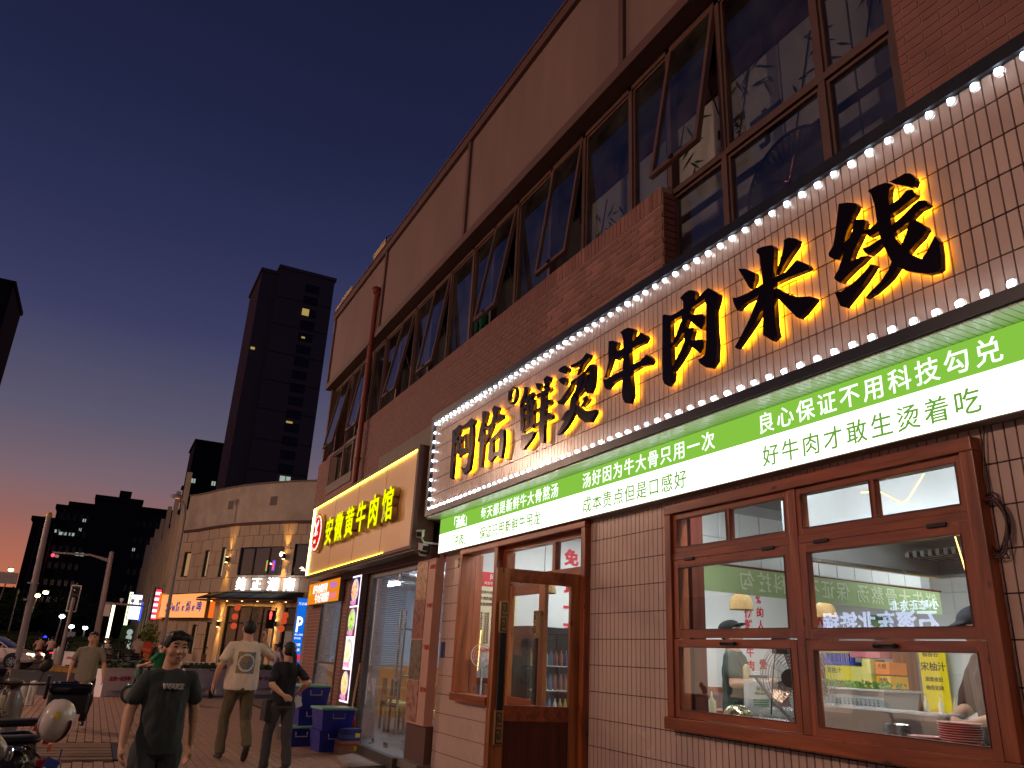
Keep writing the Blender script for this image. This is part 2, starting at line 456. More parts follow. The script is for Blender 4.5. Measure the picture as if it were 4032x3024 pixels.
# --- brick band ---------------------------------------------------
BX = 3.95
bm_run = MB().bevbox(0, .02, -.1155, .1155, -.0295, .0295, .003, seg=1).mesh('brick', m_brick)
bm_sol = MB().bevbox(0, .02, -.0295, .0295, -.1, .1, .003, seg=1).mesh('brick', m_brick)
def bricks(parent, x, y0, y1, z0, z1, limit, soldier=True, view=True):
    """running courses below one soldier course"""
    MB().box(x + .006, x + .16, y0, y1, z0, z1).build('brick_backing', m_mortar, parent)
    L = []; cut = MB(); zt = z1
    if soldier:
        zt = z1 - .205; n = int((y1 - y0) / .067)
        for i in range(n):
            y = y0 + .0335 + i * (y1 - y0) / n
            L.append((y, z1 - .1, 1))
    nz = int((zt - z0) / .069)
    for j in range(nz):
        z = zt - .0345 - j * .069
        y = y0 - (.12 if j % 2 else 0)
        while y < y1:
            a, b = max(y + .004, y0), min(y + .236, y1)
            if b - a > .22: L.append(((a + b) / 2, z, 0))
            elif b - a > .02: cut.box(x, x + .02, a, b, z - .0295, z + .0295)
            y += .24
    L.sort(key=lambda t: math.hypot(t[0], t[1] - 1.5))
    for i, (y, z, s) in enumerate(L):
        if i < limit: inst('brick', bm_sol if s else bm_run, parent, (x + random.uniform(-.002, .002), y, z))
        elif s: cut.box(x, x + .02, y - .0295, y + .0295, z - .1, z + .1)
        else: cut.box(x, x + .02, y - .1155, y + .1155, z - .0295, z + .0295)
    cut.build('brick', m_brick, parent, kind='stuff')
bricks(bld, BX, 5.02, 15.05, 4.42, 5.80, 190)
bricks(bld, BX, -1.5, 2.52, 4.42, 7.40, 105)
# the band's returning end beside the glazed bay
mb = MB()
for (ye, s) in ((5.02, -1), (2.52, 1)):
    for j in range(19): mb.box(BX + .012, 4.12, ye - .012 if s < 0 else ye, ye if s < 0 else ye + .012, 4.44 + j * .069, 4.498 + j * .069)
mb.build('brick', m_brick, bld, kind='stuff')
# far section, beyond the drainpipe
bricks(bld, BX, 17.05, 18.10, 3.2, 5.62, 0, soldier=False)
MB().box(BX - .02, 4.2, 15.05, 17.05, 4.72, 4.92).build('sill_ledge', m_conc, bld)
MB().box(BX, 4.2, 15.05, 17.05, 4.4, 4.72).build('spandrel', m_brick, bld)
MB().box(4.18, 5.0, 15.0, 18.10, 3.2, 5.7).build('wall', m_brick, bld)
MB().box(4.24, 12, -5, 18.10, 3.36, 3.5).build('floor_slab', m_conc, bld)
MB().box(4.3, 12, -5, 18.10, 3.5, 4.42).build('wall', m_mortar, bld)
MB().box(4.13, 4.3, -5, 15.05, 4.42, 4.80).build('wall', m_mortar, bld)
MB().box(3.99, 4.3, -5, 15.05, 3.36, 4.43).build('wall', m_mortar, bld)

# --- fascia -------------------------------------------------------
FXX = 3.88
MB().box(FXX + .03, 4.25, -5, 18.15, 7.66, 9.40).build('fascia', m_render, bld)
MB().box(FXX - .03, 4.6, -5, 18.22, 9.40, 9.56).box(FXX - .05, 4.6, -5, 18.25, 9.56, 9.60).build('coping', m_trimb, bld)
MB().box(FXX - .01, 4.24, -5, 18.20, 7.52, 7.66).build('fascia_sill', m_trimb, bld)
for y in (1.4, 5.58, 9.84, 14.08, 18.14):
    MB().box(FXX - .012, FXX + .03, y - .045, y + .045, 7.66, 9.40).build('fascia_rib', m_trimb, bld)
MB().box(4.6, 14, -5, 18.2, 9.3, 9.45).build('roof', m_conc, bld)
MB().box(12.0, 12.2, -5, 18.1, 0, 9.4).build('wall', m_mortar, bld)
MB().box(4.3, 12, 18.0, 18.1, 0, 9.4).build('wall', m_brick, bld)
MB().box(4.0, 4.3, 18.0, 18.12, 5.7, 7.6).build('wall', m_frameb, bld)

# --- drainpipe ----------------------------------------------------
dp = MB().tube([(3.84, 14.35, 4.5), (3.84, 14.35, 8.35), (3.85, 14.35, 8.5), (3.90, 14.35, 8.6)], .055, 12)
dp.sph((3.83, 14.38, 8.62), .1, 12, 8)
for z in (5.0, 6.2, 7.4): dp.lathe((3.84, 14.35, z), [(.055, -.03), (.072, -.03), (.072, .03), (.055, .03)], 12)
dp.build('drainpipe', m_pipe, bld, smooth=True)

# --- upper glazing --------------------------------------------------
WX = 4.10
def bar(mb, y0, y1, z0, z1, x0=WX, x1=WX + .06): mb.box(x0, x1, y0, y1, z0, z1)
def upwin(y0, y1, z0, z1, sash=False, ang=7):
    w = MB(); f = .028
    o = None
    if not sash:
        bar(w, y0, y0 + f, z0, z1); bar(w, y1 - f, y1, z0, z1); bar(w, y0 + f, y1 - f, z0, z0 + f); bar(w, y0 + f, y1 - f, z1 - f, z1)
        fr = w.build('window', m_frameb, bld)
        MB().box(WX + .025, WX + .031, y0 + f, y1 - f, z0 + f, z1 - f).build('pane', m_glass_dk, fr)
    else:
        f = .045; H = z1 - z0
        T = Matrix.Translation((WX - .005, 0, z1)) @ Matrix.Rotation(R(ang), 4, 'Y')
        def b2(m, a, b, c, d, x0=-.02, x1=.03): m.box(x0, x1, a, b, c, d, T)
        b2(w, y0, y0 + f, -H, 0); b2(w, y1 - f, y1, -H, 0); b2(w, y0 + f, y1 - f, -H, -H + f); b2(w, y0 + f, y1 - f, -f, 0)
        fr = w.build('open_window', m_frameb, bld)
        p = MB(); b2(p, y0 + f, y1 - f, -H + f, -f, 0, .006); p.build('pane', m_glass_dk, fr)
        q = T @ Vector((0.02, y0 + .02, -H * .55))
        MB().tube([q, (WX + .03, y0 + .02, z1 - H * .8)], .008, 6).build('stay', m_black, fr)
        MB().box(-.045, -.02, (y0 + y1) / 2 - .02, (y0 + y1) / 2 + .02, -H + .01, -H + .04, T).build('handle', m_black, fr)
ml = [2.62, 3.24, 4.31, 5.05, 5.70, 6.64, 7.42, 8.35, 9.08, 9.83, 10.72, 11.5, 12.37, 13.13, 14.1, 14.9, 15.75, 16.5, 17.4, 18.0]
sash = {2: 1, 5: 1, 7: 1, 10: 1, 12: 1, 15: 1, 17: 1}
frame = MB()
for i, y in enumerate(ml):
    lo = 4.80 if y < 5.1 else (4.92 if y > 15 else 5.80)
    frame.box(WX - .02, WX + .07, y - .03, y + .03, lo, 7.54)
frame.box(WX - .02, WX + .07, 2.5, 18.0, 7.46, 7.53)
frame.box(WX - .022, WX + .068, 2.65, 5.02, 5.74, 5.80); frame.box(WX - .022, WX + .068, 14.4, 18.0, 5.74, 5.80)
frame.box(WX - .03, WX + .07, 5.05, 15.05, 5.80, 5.85)
frame.build('mullion_frame', m_frameb, bld)
for i in range(len(ml) - 1):
    a, b = ml[i] + .03, ml[i + 1] - .03
    low = 5.86 if 5.1 < ml[i] + .01 and ml[i] < 15 else 5.81
    upwin(a, b, low, 7.46, sash=(i in sash), ang=7.5 + (i * 37 % 5) * .5)
    if b < 5.1: upwin(a, b, 4.82, 5.73)
    if a > 15: upwin(a, b, 4.93, 5.73)
# rooms behind the upper glazing
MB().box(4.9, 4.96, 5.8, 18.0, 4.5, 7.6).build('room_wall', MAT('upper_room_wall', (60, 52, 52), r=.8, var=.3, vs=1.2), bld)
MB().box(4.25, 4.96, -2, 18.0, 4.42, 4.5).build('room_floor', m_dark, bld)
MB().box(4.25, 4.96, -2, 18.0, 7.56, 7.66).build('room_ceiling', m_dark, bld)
m_paper = MAT('painted_paper_screen', (214, 204, 194), r=.8, var=.08, vs=2)
m_ink = MAT('ink', (25, 25, 30), r=.8)
m_bamboo = MAT('painted_bamboo', (38, 62, 42), r=.8)
scr = thing('painted_screen', 'paper screen painted with bamboo and brush lettering behind the upper windows', 'screen', (4.7, 4.6, 4.8))
for (a, b) in ((2.6, 3.35), (3.37, 4.12), (4.14, 4.89), (4.91, 5.8), (5.82, 6.6), (6.62, 7.35)):
    MB().box(4.66, 4.68, a, b, 6.0, 7.12).build('screen_panel', m_paper, scr)
    MB().box(4.66, 4.68, a, b, 4.6, 5.9).build('screen_panel', m_paper, scr)
MB().box(4.63, 4.70, 2.5, 7.4, 7.12, 7.5).build('valance', MAT('dark_red_valance', (70, 24, 26), r=.8), scr)
TX('寧', .42, (4.652, 5.0, 6.35), FX, FY, m_ink, scr, bold=.012)
TX('亭', .42, (4.652, 4.55, 6.15), FX, FY, m_ink, scr, bold=.012)
TX('走', .36, (4.652, 6.5, 6.25), FX, FY, m_ink, scr, bold=.01)
bb = MB(); random.seed(3)
for (yc, zc, n) in ((4.45, 7.0, 16), (3.75, 6.65, 16), (5.5, 6.8, 10), (7.0, 6.7, 16), (6.0, 6.1, 9), (3.0, 6.9, 9)):
    bb.tube([(4.652, yc + .25, zc - .6), (4.652, yc, zc + .3)], .006, 5)
    for i in range(n):
        t = random.uniform(-1.9, -.2) if random.random() < .5 else random.uniform(-3.0, -1.9)
        l = random.uniform(.12, .3); a = yc + random.uniform(-.25, .25); c = zc + random.uniform(-.3, .3)
        d = Vector((0, math.cos(t), math.sin(t))); nrm = Vector((0, -d.z, d.y)) * .014
        p = Vector((4.651, a, c)); q = p + d * l; m = p + d * l * .35
        bb.add([p, m + nrm, q, m - nrm], [(0, 1, 2, 3)])
bb.build('bamboo_painting', m_bamboo, scr)
wl = thing('round_fan_lamp', 'large round folded paper fan hung behind the lower upstairs pane', 'lantern', (4.45, 4.0, 5.2))
b = MB(); b.lathe((4.5, 3.98, 5.42), [(.48, -.01), (.5, -.01), (.5, .01), (.48, .01)], 40, ax='x', ring=True); b.build('rim', m_black, wl)
b = MB()
for k in range(40):
    t = 2 * math.pi * k / 40; t2 = 2 * math.pi * (k + .5) / 40; t3 = 2 * math.pi * (k + 1) / 40
    c = (4.5, 3.98, 5.42); f = lambda u, x: (x, 3.98 + .48 * math.cos(u), 5.42 + .48 * math.sin(u))
    b.add([c, f(t, 4.5), f(t2, 4.52)], [(0, 1, 2)]); b.add([c, f(t2, 4.52), f(t3, 4.5)], [(0, 1, 2)])
b.build('fan_paper', MAT('folded_fan_paper', (96, 84, 80), r=.7), wl)
b = MB()
for t in (.6, 1.9, 3.4, 5.0): b.tube([(4.48, 3.98, 5.42), (4.48, 3.98 + .46 * math.cos(t), 5.42 + .46 * math.sin(t))], .005, 5)
b.sph((4.47, 3.98, 5.42), .03); b.build('spokes', MAT('copper_wire', (190, 110, 80), r=.3, metal=.8), wl)
for y, z in ((9.0, 5.86), (9.12, 5.86), (9.3, 5.86)):
    g = MB().lathe((3.99, y, z), [(.035, 0), (.035, .13), (.012, .19), (.012, .24)], 10)
    tag(g.build('bottle', MAT('green_bottle_glass', (20, 90, 40), r=.15), smooth=True), {9.0: 'right', 9.12: 'middle', 9.3: 'left'}[y] + ' one of three green glass bottles on the upstairs brick sill', 'bottle', 'green bottles on the upstairs brick sill')

# cream blocks on the roof
m_cream = MAT('cream_render', (205, 180, 140), r=.8, var=.06, vs=1)
for i, (x0, x1, y0, y1, z) in enumerate(((4.62, 6.2, 17.0, 18.0, 11.35), (4.42, 4.62, 17.3, 18.0, 10.75), (4.22, 5.2, 18.3, 19.2, 10.45), (4.08, 4.22, 18.5, 19.2, 10.1))):
    MB().box(x0, x1, y0, y1, 9.45, z).box(x0 - .02, x1 + .02, y0 - .02, y1 + .02, z, z + .05).build('roof_block', m_cream, bld)
MB().tube([(4.3, 15.8, 9.5), (4.3, 15.8, 10.75), (4.6, 15.2, 10.8)], .012, 6).build('roof_rail', m_black, bld)
# ------------------------------------------------------------------ kitchen window
win = thing('kitchen_window', 'large red brown pine kitchen window with eight panes and iron handles', 'window', (4.15, 3.92, 1.06))
def frame_rect(mb, y0, y1, z0, z1, w, x0, x1, horiz=None):
    mb.box(x0, x1, y0, y0 + w, z0, z1); mb.box(x0, x1, y1 - w, y1, z0, z1)
    h = horiz or mb
    h.box(x0 + .001, x1 - .001, y0 + w, y1 - w, z0, z0 + w); h.box(x0 + .001, x1 - .001, y0 + w, y1 - w, z1 - w, z1)
fv, fh = MB(), MB()
fv.bevbox(4.12, 4.30, 2.55, 2.63, 1.14, 2.72, .008); fv.bevbox(4.12, 4.30, 5.21, 5.29, 1.14, 2.72, .008)
fh.bevbox(4.115, 4.30, 2.55, 5.29, 2.72, 2.80, .008); fh.bevbox(4.10, 4.30, 2.53, 5.31, 1.05, 1.14, .008)
fv.bevbox(4.135, 4.26, 3.855, 3.925, 1.14, 2.72, .006)
fv.build('frame_upright', m_woodz, win); fh.build('frame_rail', m_woody, win)
def wsash(y0, y1, z0, z1, x, w=.055, mid=False, ang=0, handle=False, hinge=False):
    v, h = MB(), MB(); H = z1 - z0
    T = Matrix.Translation((x, 0, z1)) @ Matrix.Rotation(R(ang), 4, 'Y')
    v.box(-.02, .03, y0, y0 + w, -H, 0, T); v.box(-.02, .03, y1 - w, y1, -H, 0, T)
    h.box(-.019, .029, y0 + w, y1 - w, -H, -H + w, T); h.box(-.019, .029, y0 + w, y1 - w, -w, 0, T)
    if mid: v.box(-.018, .028, mid - .022, mid + .022, -H + w, -w, T)
    s = v.build('sash', m_woodz, win); h.build('sash_rail', m_woody, s)
    segs = [(y0 + w, mid - .022), (mid + .022, y1 - w)] if mid else [(y0 + w, y1 - w)]
    for a, b in segs: MB().box(0, .005, a, b, -H + w, -w, T).build('pane', m_glass, s)
    st = MB()
    for a, b in segs:
        st.box(-.024, -.019, a - .006, a, -H + w - .006, -w + .006, T); st.box(-.024, -.019, b, b + .006, -H + w - .006, -w + .006, T)
        st.box(-.024, -.019, a, b, -H + w - .006, -H + w, T); st.box(-.024, -.019, a, b, -w, -w + .006, T)
    st.build('glazing_bead', m_wood_dk, s)
    if handle:
        yc = (y0 + y1) / 2
        hb = MB().tube([T @ Vector((-.05, yc - .06, -.028)), T @ Vector((-.055, yc, -.028)), T @ Vector((-.05, yc + .06, -.028))], .008, 8)
        for d in (-.065, .065): hb.sph(T @ Vector((-.038, yc + d, -.028)), (.02, .017, .015))
        hb.build('handle', m_black, s, smooth=True)
    if hinge:
        hg = MB()
        for f in (.16, .84):
            yc = y0 + (y1 - y0) * f; hg.bevbox(-.034, -.02, yc - .06, yc + .06, -.012, .012, .004, T)
        hg.build('hinge', m_black, s)
wsash(3.925, 5.20, 2.395, 2.715, 4.165, w=.045, mid=4.54)
wsash(2.635, 3.855, 2.395, 2.715, 4.165, w=.045, mid=3.235)
fh2 = MB(); fh2.box(4.14, 4.25, 3.925, 5.21, 2.34, 2.392); fh2.box(4.14, 4.25, 2.63, 3.855, 2.34, 2.392); fh2.build('frame_rail', m_woody, win)
wsash(3.93, 5.20, 1.728, 2.335, 4.16, w=.065, hinge=True)
wsash(2.635, 3.85, 1.722, 2.335, 4.155, w=.065, hinge=True, ang=.15)
wsash(3.93, 5.205, 1.145, 1.716, 4.155, w=.06, handle=True, ang=.0)
wsash(2.64, 3.85, 1.14, 1.71, 4.155, w=.06, handle=True, ang=.25)

# ------------------------------------------------------------------ entrance
ent = thing('pine_doorway', 'red brown pine doorway with transom lights between tiled walls', 'doorway', (4.2, 8, .0))
v, h = MB(), MB()
v.bevbox(4.13, 4.33, 6.555, 6.635, .14, 2.78, .008); v.bevbox(4.13, 4.33, 8.52, 8.61, .14, 2.78, .008); v.bevbox(4.13, 4.33, 9.585, 9.665, 1.08, 2.78, .008)
h.bevbox(4.125, 4.33, 6.555, 9.665, 2.78, 2.86, .008); h.bevbox(4.11, 4.33, 8.615, 9.665, .99, 1.08, .008)
h.box(4.22, 4.30, 6.635, 8.52, 2.33, 2.42); h.box(4.2, 4.33, 6.635, 8.52, .1, .16)
h.box(4.22, 4.30, 6.635, 8.52, 2.72, 2.78)
v.box(4.225, 4.295, 7.30, 7.36, 2.42, 2.72); v.box(4.215, 4.33, 8.44, 8.52, .16, 2.72)
v.build('frame_upright', m_woodz, ent); h.build('frame_rail', m_woody, ent)
MB().box(4.25, 4.256, 6.635, 7.30, 2.42, 2.72).build('pane', m_glass, ent)
MB().box(4.25, 4.256, 7.36, 8.44, 2.42, 2.72).build('pane', m_glass, ent)
MB().box(4.2, 4.206, 8.61, 9.585, 1.08, 2.78).build('pane', m_glass, ent)
def fret_handle(parent, T, s=-1):
    """long pull: dark wooden grip between two brass ends cut with a key pattern"""
    hb = MB().bevbox(-.075, -.045, -.03, .03, -.33, .33, .006, T); g = hb.build('grip', m_black2, parent)
    m_br = MB(); kk = MB()
    for zc in (-.47, .47):
        m_br.bevbox(-.078, -.042, -.04, .04, zc - .14, zc + .14, .005, T)
        m_br.box(-.045, 0, -.012, .012, zc - .02 + (.12 if zc > 0 else -.12), zc + .02 + (.12 if zc > 0 else -.12), T)
        for q in (-.07, .07):
            pts = [(-.026, -.055), (.026, -.055), (.026, .05), (-.014, .05), (-.014, -.02), (.01, -.02), (.01, .02)]
            for (a, b), (c, d) in zip(pts[:-1], pts[1:]):
                kk.box(-.081, -.078, min(a, c) - .004, max(a, c) + .004, zc + q + min(b, d) - .004, zc + q + max(b, d) + .004, T)
    m_br.build('brass_end', m_brass, parent); kk.build('key_pattern', m_black2, parent)
m_brass = MAT('aged_brass', (170, 140, 95), r=.35, metal=.8, var=.2, vs=20)
def leaf(T, W, label):
    """door leaf in local coords: x thickness, y from 0 to W, z 0..H"""
    H = 2.14; s = .13
    v, h, p = MB(), MB(), MB()
    v.box(0, .045, 0, s, 0, H, T); v.box(0, .045, W - s, W, 0, H, T)
    for a, b in ((0, .16), (.80, .93), (H - .12, H)): h.box(.001, .044, s, W - s, a, b, T)
    d = v.build('door_leaf', m_woodz2, ent, label=label); h.build('rail', m_woody, d)
    MB().box(.012, .033, s, W - s, .16, .80, T).build('lower_panel', m_wood_dk, d)
    MB().box(.02, .026, s, W - s, .93, H - .12, T).build('pane', m_glass, d)
    return d
m_woodz2 = WOOD('varnished_pine_door', (182, 112, 64), 'z')
th = math.atan2(.78, .12)
Td = Matrix.Translation((4.17, 6.64, .18)) @ Matrix.Rotation(R(84), 4, 'Z')
d1 = leaf(Td, .90, 'open door leaf swung out to the street')
fret_handle(d1, Td @ Matrix.Translation((.045, .90 - .06, 1.22)) @ Matrix.Rotation(R(180), 4, 'Z'))
fret_handle(d1, Td @ Matrix.Translation((0, .90 - .06, 1.22)))
Tl = Matrix.Translation((4.24, 7.52, .18))
d2 = leaf(Tl, .92, 'closed door leaf behind the open one')
fret_handle(d2, Tl @ Matrix.Translation((0, .06, 1.22)))
MB().box(3.3, 4.4, 6.3, 9.0, -.02, .12).build('door_step', m_conc, ent)

# ------------------------------------------------------------------ bulb sign
sg = thing('bulb_framed_sign', 'long tiled shop sign edged with white bulbs carrying black amber backlit brush characters', 'sign', (3.93, 5.7, 3.36))
SY0, SY1 = -1.0, 10.45
fr = MB()
fr.box(3.86, 4.0, SY0, SY1, 3.36, 3.435); fr.box(3.86, 4.0, SY0, SY1, 4.765, 4.86); fr.box(3.86, 4.0, SY1 - .085, SY1, 3.435, 4.765)
fr.build('sign_frame', MAT('dark_sign_frame', (38, 40, 48), r=.35, metal=.4, var=.1, vs=5), sg)
MB().box(3.914, 3.98, SY0, SY1 - .085, 3.435, 4.765).build('backing_board', m_grout, sg)
tile_panel(sg, 3.90, [], SY0, SY1 - .086, 3.437, 4.763, 2.359, 4.58 - .2325 * 6, .0655, .2325, 300)
bulb = MB().sph((0, 0, 0), .0145, 10, 6).mesh('bulb', m_bulb, True)
bulb_b = MB().sph((0, 0, 0), .0145, 10, 6).mesh('bulb', EM('duller_led_bulb', (232, 246, 255), 17), True); bulb_c = MB().sph((0, 0, 0), .0155, 10, 6).mesh('bulb', EM('brighter_led_bulb', (236, 248, 255), 34), True)
rim = MB(); rim.lathe((0, 0, 0), [(.024, .012), (.03, .012), (.03, .02), (.022, .02)], 12, ax='x', ring=True); rimm = rim.mesh('bulb_socket', MAT('clear_socket', (200, 205, 210), r=.15))
n = 0
ys = [10.325 - .1425 * k for k in range(78)]
pos = [(y, 4.73) for y in ys if y > 0] + [(y, 3.466) for y in ys if y > 0] + [(10.325, 4.73 - .1405 * k) for k in range(1, 9)]
for y, z in pos:
    b = inst('bulb', random.choice((bulb, bulb, bulb_b, bulb_c)), sg, (3.872, y + random.uniform(-.003, .003), z + random.uniform(-.003, .003))); WM[b.name] = wm(sg)
for y, z in pos:
    o = inst('bulb_socket', rimm, sg, (3.872, y, z))
